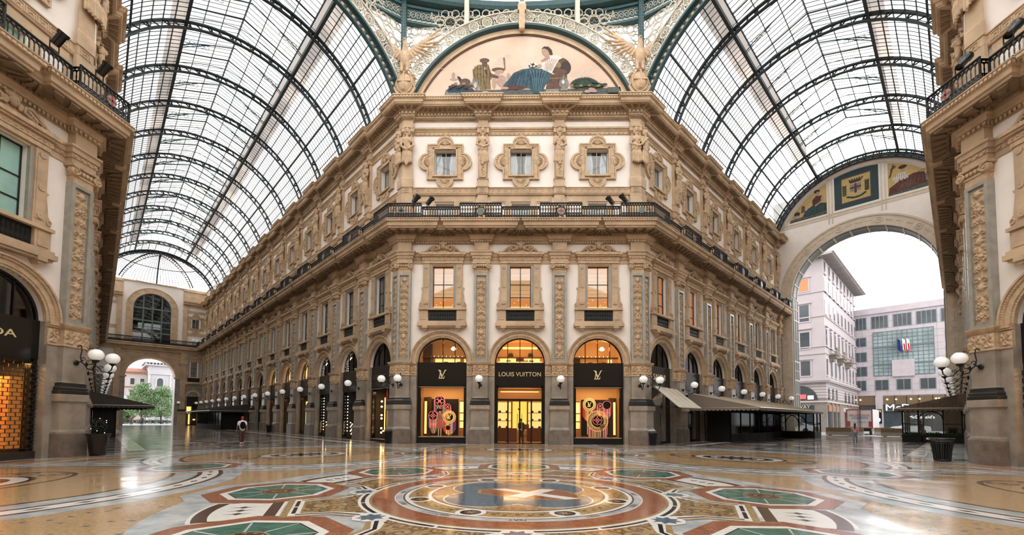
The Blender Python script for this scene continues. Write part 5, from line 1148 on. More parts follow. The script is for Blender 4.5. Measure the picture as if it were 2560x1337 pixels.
# ---------------- balcony railings
def railing(m, a, b, d, bulge=False, h0=15.24, h1=16.22, med=False, fn=None):
    """a, b along the wall; black cast balusters with arches above and leaves below"""
    mm = M(); L = b - a; n = max(2, round(L / .17)); top = h1 + (.08 if bulge else 0)
    mm.tube([(a, d, top), (b, d, top)], .055, 6); mm.tube([(a, d, h0 + .03), (b, d, h0 + .03)], .045, 4); mm.tube([(a, d, top - .13), (b, d, top - .13)], .028, 4); mm.tube([(a, d, h0 + .40), (b, d, h0 + .40)], .026, 4)
    for k in range(n + 1):
        u = a + L * k / n
        if med and abs(u - (a + b) / 2) < .26: continue
        mm.tube([(u, d, h0), (u, d, h0 + .3), (u, d, h0 + .42), (u, d, (h0 + top) / 2 + .1), (u, d, top - .28), (u, d, top - .12)], [.03, .05, .024, .034, .022, .045], 4)
        if k < n:
            w_ = L / n; mm.tube([(u + w_ / 2 - w_ / 2 * math.cos(t), d, top - .26 + .11 * math.sin(t)) for t in np.linspace(0, PI, 5)], .024, 3)
            mm.ell((u + w_ / 2, d, h0 + .16), (.062, .025, .11), 6, 4); mm.ell((u + w_ / 2, d, h0 + .33), (.045, .025, .06), 5, 4); mm.ell((u, d, h0 + .14), (.06, .025, .06), 5, 4); mm.ell((u + w_ / 2, d, top - .06), (.05, .02, .045), 5, 4)
            if med: mm.tube([(u + w_ / 2 + .05 * math.cos(t), d, (h0 + top) / 2 + .12 + .07 * math.sin(t)) for t in np.linspace(0, 5, 6)], .02, 3)
    for u in (a, b): mm.box(u - .03, u + .03, d - .03, d + .03, h0 - .02, top + .04)
    if med:
        c = (a + b) / 2; mm.arc(c, h0 + .52, .26, .33, d - .02, d + .04, 0, 360, 16)
        for t in range(8): mm.tube([(c + .33 * math.cos(PI * t / 4), d, h0 + .52 + .33 * math.sin(PI * t / 4)), (c + .42 * math.cos(PI * t / 4 + .4), d, h0 + .52 + .42 * math.sin(PI * t / 4 + .4))], .03, 4)
    m.add(mm.v if fn is None else [fn(*p) for p in mm.v], mm.f)
def shield(m, c, d, z, red):
    m.m = 1; m.fan(c, z, .22, d + .02, d + .05, 0, 360, 14)
    if red: m.m = 2; m.box(c - .035, c + .035, d + .05, d + .065, z - .2, z + .2); m.box(c - .2, c + .2, d + .05, d + .065, z - .035, z + .035)
SHM = [IRON, mat('painted iron shield', (.26, .24, .22), .5), mat('red painted cross', (.35, .05, .04), .5)]; SHD = [IRON, mat('dull green shield', (.12, .14, .12), .5), IRON]
def make_rail(kind):
    m = M(); root = None
    if kind == 'flat': railing(m, -B / 2 + 1.44, B / 2 - 1.44, 1.02)
    else: railing(m, -1.40, 1.40, 1.36, True, med=True); railing(m, -.01, .34, 0, fn=lambda u, d, z: (-1.40, 1.02 + u, z)); railing(m, -.01, .34, 0, fn=lambda u, d, z: (1.40, 1.02 + u, z))
    o = m.build('balcony_railing', [IRON], recalc=False)
    if kind != 'flat':
        s = M(); shield(s, 0, 1.36, 15.76, kind == 'red'); s.build('shield', SHM if kind == 'red' else SHD, o)
    tag(o, '', 'railing', 'black iron balcony railings', 'thing'); return Proto(o)
RFl, RRed, RDul = make_rail('flat'), make_rail('red'), make_rail('dull')
for k in (-1, 0, 1): RFl.place(frame('F', k * B), f'straight black balcony railing panel on the front face, below its {LMR[k + 1]} lobed window')
RDul.place(frame('F', -B / 2), 'projecting black railing panel with a dull green shield, left of centre on the front face'); RRed.place(frame('F', B / 2), 'projecting black railing panel with a red cross shield, right of centre on the front face')
for fn, n, sg in (('LR', 14, -1), ('RL', 6, 1), ('RR', 6, -1), ('LL', 8, 1)):
    for k in range(n):
        RFl.place(frame(fn, sg * (E0 + k * B)), 'straight balcony railing panel ' + where(fn, k))
        if k or 1: (RDul if k % 2 else RRed).place(frame(fn, sg * (ARMK + (k + 1) * B)), 'projecting railing panel with a shield ' + where(fn, k))
for fn, s in (('LF', 1), ('RF', -1)):
    RFl.place(frame(fn, s * B), f'straight balcony railing panel of the {"left" if s > 0 else "right"} foreground building'); RDul.place(frame(fn, s * B / 2), f'projecting railing panel of the {"left" if s > 0 else "right"} foreground building, farther from the corner')
for fn, s, lb in (('F', -1, 'left corner of the front face'), ('F', 1, 'right corner of the front face'), ('LF', 1, 'corner of the left foreground building'), ('RF', -1, 'corner of the right foreground building')):
    m = M(); dd = 1.36; cx = HW + t8 * dd
    railing(m, 1.5 * B - 1.40, cx, dd, True, fn=lambda u, d, z: (s * u, d, z)); side = lambda u, d, z: (s * (HW + Q * u + Q * d), -Q * u + Q * d, z)
    railing(m, -t8 * dd, ARMK + 1.40, dd, True, fn=side); railing(m, 0, .34, 0, fn=lambda u, d, z: (s * (1.5 * B - 1.40), 1.02 + u, z)); railing(m, 0, .34, 0, fn=lambda u, d, z: side(ARMK + 1.4, 1.02 + u, z))
    o = m.build('corner_railing', [IRON], mw=frame(fn), recalc=False); tag(o, f'black corner balcony railing bending round the {lb}', 'railing', 'corner balcony railings', 'thing')
    c = s * (1.5 * B - .05); sh_ = M(); shield(sh_, c, dd, 15.8, s * (1 if fn == 'F' else -1) < 0 or fn != 'F'); sh_.build('shield', SHM if fn != 'F' else SHD, o)
# end-wall railing of the left arm
m = M(); railing(m, .2, WA - .2, 1.0, h1=16.25); o = m.build('balcony_railing', [IRON], mw=frame('LE'), recalc=False); tag(o, 'long balcony railing across the far end wall of the left arm', 'railing', None, 'thing')

# ---------------- floodlights on the balcony
def flood():
    root = empty('floodlight', Matrix(), '', 'floodlight', 'black floodlights on the balcony'); m = M(); m.T = Matrix.Rotation(R(-38), 4, 'Y')
    m.lathe(0, 0, [(.05, -.02), (.15, 0), (.16, .45), (.20, .5), (.20, .62)], 10); m.T = None; m.build('lamp_body', [BLACK], root, smooth=40); m = M(); m.box(-.03, .03, -.17, .17, -.25, -.2); [m.box(-.02, .02, s * .17 - .01, s * .17 + .01, -.25, .1) for s in (-1, 1)]; m.box(-.03, .03, -.03, .03, -.4, -.22); m.build('bracket', [IRON], root); return Proto(root)
FLO = flood()
for (x, flip, lb) in ((-7.35, 1, 'floodlight tilted left on the front balcony rail, left end'), (-6.45, 1, 'upright floodlight on the front balcony rail, second from its left end'), (6.3, 0, 'floodlight tilted right on the front balcony rail, second from its right end'), (7.15, 0, 'floodlight tilted right on the front balcony rail, right end')):
    FLO.place(frame('F', x, 1.25 if abs(x) > 7 else 1.0, 16.42, PI if flip else 0), lb)
for fn, s, u, d, lb in (('LF', 1, 6.1, .95, 'floodlight on the left foreground railing, farther from the corner'), ('LF', 1, 7.6, 1.3, 'floodlight on the left foreground railing, nearer the corner'), ('RF', -1, -6.1, .95, 'floodlight on the right foreground railing, farther from the corner'), ('RF', -1, -7.6, 1.3, 'floodlight on the right foreground railing, nearer the corner')):
    FLO.place(frame(fn, u, d, 16.6, R(90) * s), lb)

# ---------------- globe lamps on scrolled brackets
def make_lamp():
    root = empty('globe_lamp', Matrix(), '', 'wall lamp', 'white globe lamps on iron brackets'); m = M(); z = 4.2
    m.T = Matrix.Rotation(R(90), 4, 'X'); m.T = None
    m.lathe(0, 0, [(.02, 0)], 3) if False else None
    m.ell((0, .04, z - .15), (.12, .05, .12), 10, 6)
    m.tube([(0, .05, z - .15), (0, .25, z - .1), (0, .4, z - .22), (0, .55, z - .42), (0, .75, z - .46), (0, .87, z - .32), (0, .9, z - .12)], .028, 6)
    m.tube([(0, .06, z + .55), (.0, .2, z + .62), (0, .26, z + .4), (0, .2, z + .1), (0, .28, z - .08)], .022, 6)
    m.tube([(0, .3 + (.13 - .01 * t) * math.cos(.6 * t), z - .02 + (.13 - .01 * t) * math.sin(.6 * t)) for t in range(12)], .02, 5); m.tube([(0, .5 + (.09 - .008 * t) * math.cos(.7 * t), z - .25 + (.09 - .008 * t) * math.sin(.7 * t)) for t in range(10)], .018, 5)
    m.lathe(0, .9, [(.03, z - .16), (.06, z - .12), (.13, z - .06), (.14, z - .03)], 10)
    m.build('scroll_bracket', [IRON], root, smooth=50); m = M(); m.ell((0, .9, z + .2), (.27, .27, .25), 24, 16); m.build('glass_globe', [WHITEF], root, smooth=80); return Proto(root)
LMP = make_lamp()
for k, (fn, u, s) in enumerate((('F', -1.5 * B - .02, 0), ('F', -B / 2, 0), ('F', B / 2, 0), ('F', 1.5 * B + .02, 0))):
    LMP.place(frame(fn, u, JJ), ['globe lamp on the front face\'s left corner pilaster', 'globe lamp between the left and middle shop arches', 'globe lamp between the middle and right shop arches', 'globe lamp on the front face\'s right corner pilaster'][k])
for fn, n, sg in (('LR', 14, -1), ('RL', 6, 1), ('LL', 11, 1), ('RR', 6, -1)):
    for k in range(0, n + 1):
        if fn in ('LL', 'RR') and k == 0: pass
        LMP.place(frame(fn, sg * (ARMK + k * B), JJ), f'white globe lamp on {WALLS[fn]}, ' + (f'{ORD[k]} from the octagon corner'))
for fn, u, lb in (('LF', 1.5 * B, 'large near globe lamp on the left foreground corner pilaster'), ('RF', -1.5 * B, 'large near globe lamp on the right foreground corner pilaster')): LMP.place(frame(fn, u, JJ), lb)

# ---------------- stone eagles on their shields
def eagle(mirror_):
    P = [('e', (0, .35, 27.3), (.36, .34, .62)), ('c', [(0, .35, 27.7), (.05, .42, 28.15), (0, .5, 28.42)], [.27, .2, .15]), ('e', (0, .52, 28.5), (.15, .18, .16)), ('c', [(.0, .65, 28.5), (0, .82, 28.42)], [.06, .03])]
    for s in (-1, 1):
        P += [('c', [(s * .18, .35, 26.95), (s * .2, .42, 26.5), (s * .2, .5, 26.3)], [.19, .13, .1])]
        up = 1.0
        P += [('c', [(s * .3, .3, 27.75), (s * .8, .32, 28.15), (s * 1.25, .34, 28.6)], [.16, .15, .1])]
        for k in range(9):
            b0 = (s * (.35 + .11 * k), .3, 27.75 + .1 * k); L = .75 + .11 * k; an = R(-75 + 14 * k)
            P.append(('c', [b0, (b0[0] + s * L * math.cos(an), .3 + .06 * (k % 2), b0[2] + L * math.sin(an))], [.11, .06]))
        for k in range(6):
            b0 = (s * (.35 + .13 * k), .42, 27.7 + .12 * k); an = R(-60 + 14 * k); P.append(('c', [b0, (b0[0] + s * .45 * math.cos(an), .44, b0[2] + .45 * math.sin(an))], [.09, .06]))
    for k in range(5): P.append(('c', [(0, .3, 26.9), ((k - 2) * .1, .2, 26.15)], [.1, .06]))
    o = blob(P, .04, 'stone_eagle', STONE2, smooth=2); return o
e1 = eagle(False); e1.matrix_world = frame('F', -HW + .12, .15); tag(e1, 'carved stone eagle with spread wings above the front face\'s left corner', 'eagle sculpture', 'stone eagles beside the painted lunette', 'thing')
e2_ = e1.copy(); C.objects.link(e2_); e2_.matrix_world = frame('F', HW - .12, .15); tag(e2_, 'carved stone eagle with spread wings above the front face\'s right corner')
for k, s in enumerate((-1, 1)):
    m = M(); m.grid(lambda i, j: (.52 * math.cos(2 * PI * i) * j, .35 + .25 * math.sqrt(max(0, 1 - j * j)), 25.55 + .72 * math.sin(2 * PI * i) * j), 24, 6); m.arc(0, 25.55, .5, .6, .2, .42, 0, 360, 20) if False else m.tube([(.55 * math.cos(t), .38, 25.55 + .76 * math.sin(t)) for t in np.linspace(0, 2 * PI, 25)[:-1]], .06, 6, True)
    m.box(-.04, .04, .5, .64, 24.9, 26.2); m.box(-.48, .48, .48, .62, 25.5, 25.6)
    for t in (-1, 1): m.tube([(t * .5, .3, 26.2), (t * .75, .32, 26.1), (t * .78, .34, 25.9), (t * .65, .36, 25.95)], .08, 6); m.tube([(t * .6, .3, 25.4), (t * .75, .3, 25.2), (t * .6, .32, 24.9), (t * .2, .3, 24.6)], .08, 6)
    m.prism([(-.5, 24.3), (.5, 24.3), (.7, 25.3), (.65, 26.3), (-.65, 26.3), (-.7, 25.3)], 0, .3)
    o = m.build('shield_cartouche', [STONE2], smooth=45, mw=frame('F', s * (HW - .1), .1)); tag(o, f'oval stone shield with a cross below the {"left" if s < 0 else "right"} eagle', 'shield', 'stone shields below the eagles', 'thing')
# ================================================================== shop arches
def archivolt(root):
    m = M()
    for a, b, dd in ((1.74, 1.84, .06), (1.84, 2.04, .10), (2.04, 2.14, .16), (2.14, 2.22, .22)): m.arc(0, SPR + .01, a, b, -.1, dd, 0, 180, 36)
    for k in range(64): t = PI * (k + .5) / 64; m.ell((2.09 * math.cos(t), .17, SPR + .01 + 2.09 * math.sin(t)), (.036, .03, .036), 5, 3)
    for k in range(48): t = PI * (k + .5) / 48; m.ell((1.80 * math.cos(t), .06, SPR + .01 + 1.80 * math.sin(t)), (.03, .03, .03), 5, 3)
    return m.build('archivolt', [STONE2], root, smooth=40)
def roombox(m, u0, u1, d0, d1, z0, z1, t=.05):
    """five walls open to the arcade, d0 (front) > d1 (back)"""
    m.box(u0, u1, d1 - t, d1, z0, z1); m.box(u0 - t, u0, d1, d0, z0, z1); m.box(u1, u1 + t, d1, d0, z0, z1); m.box(u0, u1, d1, d0, z1, z1 + t); m.box(u0, u1, d1, d0, z0 - t + .02, z0 + .01)
def frame_parts(root, dz0=.32, sill=True, door=False, bars=True, fascia_mat=BLACK, lunette_glass=SHOPG, display_glass=SHOPG):
    m = M(); d0, d1 = -.42, -.30
    m.box(-1.75, 1.75, -.45, -.22, 4.06, SPR + .02); m.build('fascia', [fascia_mat], root)
    m = M(); m.arc(0, SPR, 1.66, 1.76, d0, d1, 0, 180, 32)
    if bars:
        for u in (-.86, 0, .86): m.box(u - .025, u + .025, d0 + .02, d1, SPR, SPR + math.sqrt(1.7 ** 2 - u * u))
    for s in (-1, 1): m.box(*sorted((s * 1.52, s * 1.75)), -.5, -.24, 0, 4.08)
    m.box(-1.6, 1.6, -.5, -.24, 3.9, 4.08); m.box(-1.75, 1.75, -.5, -.22, 0, dz0)
    if door:
        m.box(-1.55, 1.55, -.42, -.3, 2.98, 3.14)
        for u in (-.82, 0, .82): m.box(u - .05, u + .05, -.42, -.3, .05, 3.0)
    sf_ = m.build('shop_frame', [BLACK], root)
    if sill: m = M(); m.box(-1.62, 1.62, -.5, -.16, dz0, dz0 + .05); m.box(-1.62, 1.62, -.5, -.16, 3.92, 3.96); m.build('metal_edge', [mat('pale metal', (.5, .45, .38), .3, metal=.6)], root)
    m = M(); pts = [(1.68 * math.cos(t), SPR + 1.68 * math.sin(t)) for t in np.linspace(0, PI, 24)]; m.add([(u, -.36, z) for u, z in pts], [tuple(range(24))]); m.build('lunette_glass', [lunette_glass], sf_)
    m = M(); m.quad((-1.55, -.36, dz0), (1.55, -.36, dz0), (1.55, -.36, 3.92), (-1.55, -.36, 3.92)); m.build('display_glass', [display_glass], sf_)
def bulbs(m, pts, r=.035):
    for p in pts: m.ell(p, (r, r, r), 6, 4)
def make_shop(kind):
    root = empty('arched_shopfront', Matrix(), '', 'shopfront', 'arched shopfronts'); archivolt(root)
    dark = kind in ('dark', 'string', 'warm', 'grille', 'savini')
    frame_parts(root, .12, sill=kind == 'warm', bars=True, display_glass=CLG if kind in ('amber', 'string', 'warm', 'grille') else DGLASS, lunette_glass=CLG if kind in ('amber', 'string') else DGLASS)
    m = M(); roombox(m, -1.76, 1.76, -.55, -2.3, 0.0, 7.45); m.box(-1.7, 1.7, -2.2, -.6, 4.1, 5.6) if kind != 'x' else 0
    m.build('shop_room', [DARKROOM], root)
    m = M()
    if kind == 'amber':
        m.fan(0, 5.68, 1.62, -.62, -.58); m.m = 1; m.box(-1.45, -.75, -.75, -.7, .3, 3.4); m.m = 2; m.box(-.75, 1.5, -.95, -.9, .1, 3.9)
        m.build('lit_blind', [mat('bright amber blind', (.9, .6, .3), .7, emit=(1, .55, .20), es=1.3), SHELFLIT, mat('dim amber wall', (.4, .2, .08), .7, emit=(1, .4, .12), es=.25)], root)
    if kind == 'string':
        bulbs(m, [(-1.25, -.48, z) for z in np.arange(.6, 3.6, .27)] + [(-1.3 + .02 * j, -.48, 5.8 + .19 * j) for j in range(5)] + [(-1.1 + .13 * j, -.48, 6.7 + .06 * j) for j in range(4)], .038)
        m.build('string_lights', [mat('cool bulb', (1, .95, .85), .5, emit=(1, .86, .68), es=9)], root)
        m = M(); bulbs(m, [(-.7 + .2 * math.sin(j * 2.1), -.6, .35 + .12 * j) for j in range(9)], .045); m.build('window_ornament', [WARMLAMP], root)
    if kind == 'warm':
        bulbs(m, [(-.75, -.6, z) for z in (3.0, 2.6, 1.95, 1.7, .95, .62)], .075); bulbs(m, [(-.5 + .1 * j, -.6, .75) for j in range(3)], .04); m.m = 1
        m.box(.0, .2, -.7, -.65, .9, 2.6); m.box(-.6, -.54, -.8, -.75, .6, 3.3); m.m = 2; m.tube([(.05, -.6, 4.0), (.05, -.6, 3.0), (-.1, -.6, 2.8), (.0, -.6, 2.4)], .03, 5)
        m.build('warm_display', [WARMLAMP, mat('glowing orange panel', (1, .6, .3), .5, emit=(1, .42, .12), es=3), mat('red ribbon', (.6, .03, .04), .5)], root)
    if kind == 'grille':                      # roller grille of brick-like links with an orange lit room behind
        m.box(-1.3, 1.12, -1.0, -.95, .42, 3.3); m.m = 1; m.box(1.12, 1.6, -.95, -.6, .42, 3.3)
        m.build('lit_backdrop', [mat('orange lit wall', (.9, .5, .15), .6, emit=(1, .42, .07), es=1.5), mat('dim orange wall', (.5, .2, .05), .6, emit=(1, .3, .05), es=.25)], root)
        g = M()
        for r_ in range(int(3.9 / .16)):
            z = .1 + r_ * .16; g.box(-1.75, 1.75, -.20, -.17, z - .011, z + .011)
            for c in range(12): u = -1.75 + (c + .5 * (r_ % 2)) * .31; g.box(u - .012, u + .012, -.20, -.17, z, z + .16)
        g.box(-1.75, 1.75, -.24, -.12, 0, .3); g.build('roller_grille', [mat('bronze grille', (.06, .05, .04), .35, metal=.6)], root)
        s_ = blob([('c', [(.45, -.7, 1.9), (.45, -.7, 1.1), (.45, -.7, .75)], [.14, .24, .26]), ('c', [(.3, -.7, 1.85), (.6, -.7, 1.85)], [.13, .13])], .04, 'coat_display', BLACK, root)
        text('PRADA', .42, Matrix.Translation((-.05, .20, 4.95)), GOLD, 'brass_lettering', .015, root, sx=1.45)
    if kind == 'savini':
        text('SAVINI', .62, Matrix.Translation((0, .18, 4.85)), GOLD, 'gold_lettering', .015, root, sx=1.0)
    return Proto(root)
SH = {k: make_shop(k) for k in ('dark', 'amber', 'string', 'warm', 'grille', 'savini')}
kindsL = {0: 'warm', 1: 'string', 2: 'string', 3: 'amber', 4: 'amber', 5: 'amber'}
dsc = {'dark': 'dark arched shopfront', 'amber': 'shopfront with bright amber arch head', 'string': 'shopfront with strings of small bulbs', 'warm': 'shopfront with glowing bulbs'}
for k in range(NL): kd = kindsL.get(k, 'dark'); SH[kd].place(frame('LR', -(E0 + k * B)), dsc[kd] + ' ' + where('LR', k))
SH['savini'].place(frame('RL', E0), 'dark arched restaurant front with gold lettering behind the narrow sloping awning')
for k in range(1, NR): SH['dark'].place(frame('RL', E0 + k * B), 'dark shopfront above the long awning ' + where('RL', k))
SH['grille'].place(frame('LF', B), 'left foreground shop with brass lettering and an orange lit window behind a brick-pattern grille')
kd = make_shop('grille'); [bpy.data.objects.remove(c) for c in list(kd.root.children) if c.name.startswith('brass')]
kd.place(frame('RF', -B), 'right foreground shop with a brick-pattern grille at the frame edge')
DIM = mat('dull bronze lettering', (.10, .085, .06), .5)
for k, tx in ((0, 'LOUIS VUITTON'), (3, 'GUCCI'), (4, 'GUCCI')):
    par = [o for o in C.objects if o.name.startswith('arched_shopfront') and o.get('label', '').endswith('right wall, ' + ORD[k] + ' from the octagon') and 'left arm' in o['label']][0]
    text(tx, .42, Matrix.Translation((0, .20, 4.84)), DIM, 'shop_lettering', .015, par, sx=.9)

# ---------------- the three lit shops of the front face
def lv_mono(parent, z=4.83, d=-.19, s=1.0, m_=None):
    m = M()
    for a, b in (((-.30, .32), (-.02, -.12)), ((.30, .32), (-.02, -.12)),): m.tube([(a[0] * s, 0, a[1] * s), (b[0] * s, 0, b[1] * s)], .022 * s, 4)
    m = M()
    m.box(-.05 * s, .0 * s, 0, .02, -.3 * s, .28 * s); 
    m = M()
    L_ = [(-.14, .26), (-.07, .26), (-.17, -.24), (.10, -.24), (.14, -.12), (.17, -.12), (.13, -.31), (-.27, -.31), (-.25, -.27), (-.23, -.27)]
    m.prism([(x * s, z_ * s) for x, z_ in L_], 0, .02)
    m.prism([(-.31 * s, .31 * s), (-.16 * s, .31 * s), (.0 * s, -.08 * s), (.18 * s, .31 * s), (.31 * s, .31 * s), (.31 * s, .28 * s), (.24 * s, .27 * s), (-.0 * s, -.22 * s), (-.05 * s, -.22 * s), (-.24 * s, .27 * s), (-.31 * s, .28 * s)], .012, .034)
    m.T = None; o = m.build('monogram', [m_ or GOLD], parent); o.matrix_local = Matrix.Translation((0, -d, z)); return o
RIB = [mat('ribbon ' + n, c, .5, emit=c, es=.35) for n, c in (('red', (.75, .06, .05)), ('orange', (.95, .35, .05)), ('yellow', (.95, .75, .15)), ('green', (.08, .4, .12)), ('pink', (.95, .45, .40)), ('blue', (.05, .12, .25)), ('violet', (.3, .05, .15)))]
NEONR = mat('pink lit hoop', (1, .3, .3), .5, emit=(1, .22, .22), es=.8); NEONY = mat('yellow lit hoop', (1, .9, .4), .5, emit=(1, .62, .15), es=.7)
def tagt(o, l, c, g=None): return tag(o, l, c, g, 'thing')
def disc_motif(name, u, d, z, r, style, lb, length, seed=0):
    """lit hoop with a flower or star inside and bands of coloured ribbon hanging under it"""
    m = M(); m.m = 0; m.arc(0, 0, r * .93, r, -.02, .02, 0, 360, 28); m.m = 1; m.fan(0, 0, r * .93, -.015, -.01, 0, 360, 24); m.m = 0
    if style == 'flower':
        for a in (45, 135, 225, 315): m.arc(.5 * r * math.cos(R(a - 45)), .5 * r * math.sin(R(a - 45)), .3 * r, .37 * r, .0, .03, 0, 360, 14)
        m.arc(0, 0, .1 * r, .16 * r, 0, .03, 0, 360, 8)
    if style == 'star':
        P = [((.8 if k % 2 == 0 else .32) * r * math.cos(PI * k / 4), (.8 if k % 2 == 0 else .32) * r * math.sin(PI * k / 4)) for k in range(8)]
        m.tube([(x, .02, z_) for x, z_ in P], .03 * r + .01, 4, True); m.arc(0, 0, .12 * r, .2 * r, 0, .03, 0, 360, 8)
    if style == 'wreath':
        m.m = 2
        for k in range(30): a = 2 * PI * k / 30; m.tube([(r * .98 * math.cos(a), .02, r * .98 * math.sin(a)), (r * .58 * math.cos(a + .42), .03, r * .58 * math.sin(a + .42))], .012, 3); m.tube([(r * .98 * math.cos(a), .02, r * .98 * math.sin(a)), (r * .58 * math.cos(a - .42), .03, r * .58 * math.sin(a - .42))], .012, 3)
    o = m.build(name, [NEONR if style != 'gold' else NEONY, BLACK, NEONY], mw=frame('F', u, d, z)); tagt(o, lb, 'hoop decoration', 'lit hoop decorations in the windows')
    if style == 'wreath' : lv_mono(o, 0, .04, r * 1.1, NEONY) if seed == 0 else None
    if length:
        m = M(); n = max(5, int(r * 2 / .055))
        for k in range(n):
            x = -r * .95 + 1.9 * r * k / (n - 1); m.m = (k * 3 + seed) % 7 if seed else min(6, k * 7 // n); y0 = -math.sqrt(max(0, r * r - x * x)) * .7
            m.box(x - .024, x + .024, -.05, -.04, y0 - length + .35 * abs(x) / r * length * .6, y0)
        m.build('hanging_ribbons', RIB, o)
    return o
for k, nm in ((-1, 'left'), (1, 'right')):
    root = empty('arched_shopfront', frame('F', k * B), f'{nm} monogram shopfront of the front face with a lit window of coloured hoops', 'shopfront', 'arched shopfronts'); archivolt(root)
    frame_parts(root, .42); lv_mono(root)
    m = M(); roombox(m, -1.76, 1.76, -.5, -2.3, .42, 4.06); m.m = 1; m.box(-1.76, 1.76, -2.25, -2.2, 2.9, 4.0); m.m = 2
    s = k; m.box(*sorted((s * 1.1, s * 1.35)), -2.1, -1.6, .42, 3.3); m.box(*sorted((s * 1.35, s * 1.7)), -2.2, -2.1, .42, 3.3); m.m = 3; m.box(*sorted((-s * 1.0, -s * 1.45)), -2.15, -2.1, 1.0, 3.0); m.box(*sorted((s * 1.42, s * 1.6)), -2.0, -1.95, .6, 3.0)
    m.m = 2; [m.box(*sorted((-s * .98, -s * 1.5)), -2.12, -1.95, z - .03, z + .03) for z in (1.0, 1.55, 2.15, 3.02)]
    m.build('display_room', [mat('honey room wall', (.50, .25, .10), .6, emit=(1, .42, .10), es=.10), AMBER, WOODD, SHELFLIT], root)  # honey wall glows faintly, lamplight put into its colour
    m = M(); m.box(-1.0, 1.0, -1.45, -1.40, .5, 3.15); m.build('black_backdrop', [mat('black felt', (.01, .01, .01), .9)], root)
    m = M(); roombox(m, -1.9, 1.9, -.5, -2.8, 5.7, 7.5); m.m = 1; m.box(-1.0, .9, -2.7, -2.65, 5.75, 6.25) if k < 0 else m.box(-.8, .4, -2.7, -2.65, 5.75, 6.0); m.box(1.2, 1.5, -2.7, -2.65, 5.75, 6.25)
    m.m = 2; m.box(-1.9, 1.9, -2.7, -2.3, 6.28, 6.36); m.box(-1.9, -1.2, -2.6, -2.5, 5.7, 7.4) if k < 0 else m.box(-1.9, -.9, -2.7, -2.6, 5.7, 6.3)
    for j in range(4): m.box(-.8 + .5 * j, -.5 + .5 * j, -2.6, -2.4, 5.78, 5.95 + .05 * (j % 2))
    m.m = 3; bulbs(m, [(-1.0 + .3 * j, -2.3, 6.4) for j in range(8)], .025); m.lathe(.55, -1.6, [(.12, 6.75), (.2, 6.85), (.08, 7.0)], 10)
    m.build('upper_room', [mat('brown lit wall', (.30, .14, .05), .6, emit=(1, .42, .1), es=.14) if k < 0 else AMBER, SHELFLIT, WOODD, WARMLAMP], root)
for (u, z, r, st, L_, lb, sd) in ((-.36, 2.98, .40, 'flower', 1.3, 'large hoop with a four-petal flower, top of the left shop window', 4), (.24, 2.58, .23, 'flower', .75, 'small hoop with a four-petal flower beside the top one in the left window', 2), (-.82, 1.93, .33, 'star', .85, 'hoop with a pointed star left of the mannequin', 5), (-.78, 1.31, .22, 'star', .55, 'small orange star hoop low on the left in the left window', 3), (.36, 1.84, .48, 'wreath', 1.0, 'latticed hoop with a monogram right of the mannequin', 0), (.28, 1.06, .19, 'plain', .4, 'small dark hoop at the bottom of the left window', 6)):
    disc_motif('lit_hoop', -B + u, -1.25 + .02 * (sd % 3), z, r, st, lb, L_, sd)
for (u, z, r, st, L_, lb, sd) in ((-.43, 2.80, .48, 'wreath', .95, 'latticed hoop at the top left of the right shop window', 0), (.34, 2.70, .22, 'flower', .6, 'small flower hoop at the top centre of the right shop window', 2), (.82, 2.76, .31, 'plain', .8, 'dark hoop with a pink rim at the top right of the right shop window', 5), (.82, 2.22, .19, 'star', .4, 'small red star hoop at the right side of the right shop window', 3), (.16, 1.62, .76, 'wreath', 1.0, 'largest latticed wreath hoop in the middle of the right shop window', 9), (.13, 1.68, .34, 'star', 0, 'yellow star hoop set inside the largest wreath', 1)):
    disc_motif('lit_hoop', B + u, -1.25 + (.08 if r == .34 else .02 * (sd % 3)), z, r, st, lb, L_, sd)
# mannequin in the left window
man = empty('mannequin', frame('F', -B - .28, -1.0, .42) @ Matrix.Scale(1.08, 4), 'mannequin in a salmon dress and big dark hat in the left shop window', 'mannequin')
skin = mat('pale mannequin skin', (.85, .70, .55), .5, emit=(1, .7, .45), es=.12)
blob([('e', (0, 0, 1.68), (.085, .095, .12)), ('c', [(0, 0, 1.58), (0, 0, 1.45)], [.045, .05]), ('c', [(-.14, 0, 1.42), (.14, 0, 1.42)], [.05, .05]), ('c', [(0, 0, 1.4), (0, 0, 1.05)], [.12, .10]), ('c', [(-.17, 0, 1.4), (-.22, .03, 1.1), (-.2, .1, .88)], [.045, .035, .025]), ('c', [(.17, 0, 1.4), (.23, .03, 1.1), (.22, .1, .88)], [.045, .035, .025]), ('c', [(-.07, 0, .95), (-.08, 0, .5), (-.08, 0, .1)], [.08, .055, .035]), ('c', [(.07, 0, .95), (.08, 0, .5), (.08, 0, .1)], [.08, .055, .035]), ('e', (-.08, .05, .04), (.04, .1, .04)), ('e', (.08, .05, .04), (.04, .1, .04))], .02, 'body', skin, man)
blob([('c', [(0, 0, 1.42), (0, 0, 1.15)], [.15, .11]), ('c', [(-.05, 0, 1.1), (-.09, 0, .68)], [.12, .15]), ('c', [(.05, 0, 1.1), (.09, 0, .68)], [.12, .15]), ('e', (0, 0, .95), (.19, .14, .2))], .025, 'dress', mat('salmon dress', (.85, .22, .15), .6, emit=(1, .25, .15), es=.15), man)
blob([('e', (0, -.02, 1.8), (.2, .16, .13)), ('e', (-.12, 0, 1.72), (.1, .1, .1))], .03, 'hat', BLACK, man)
m = M(); m.box(.16, .38, .05, .15, .72, .86); m.tube([(.2, .1, .86), (.27, .1, .95), (.34, .1, .86)], .01, 4); tagt(m.build('handbag', [mat('cream bag', (.8, .7, .5), .5)], mw=frame('F', -B - .28, -1.0, .42)), 'small cream handbag beside the mannequin', 'handbag')
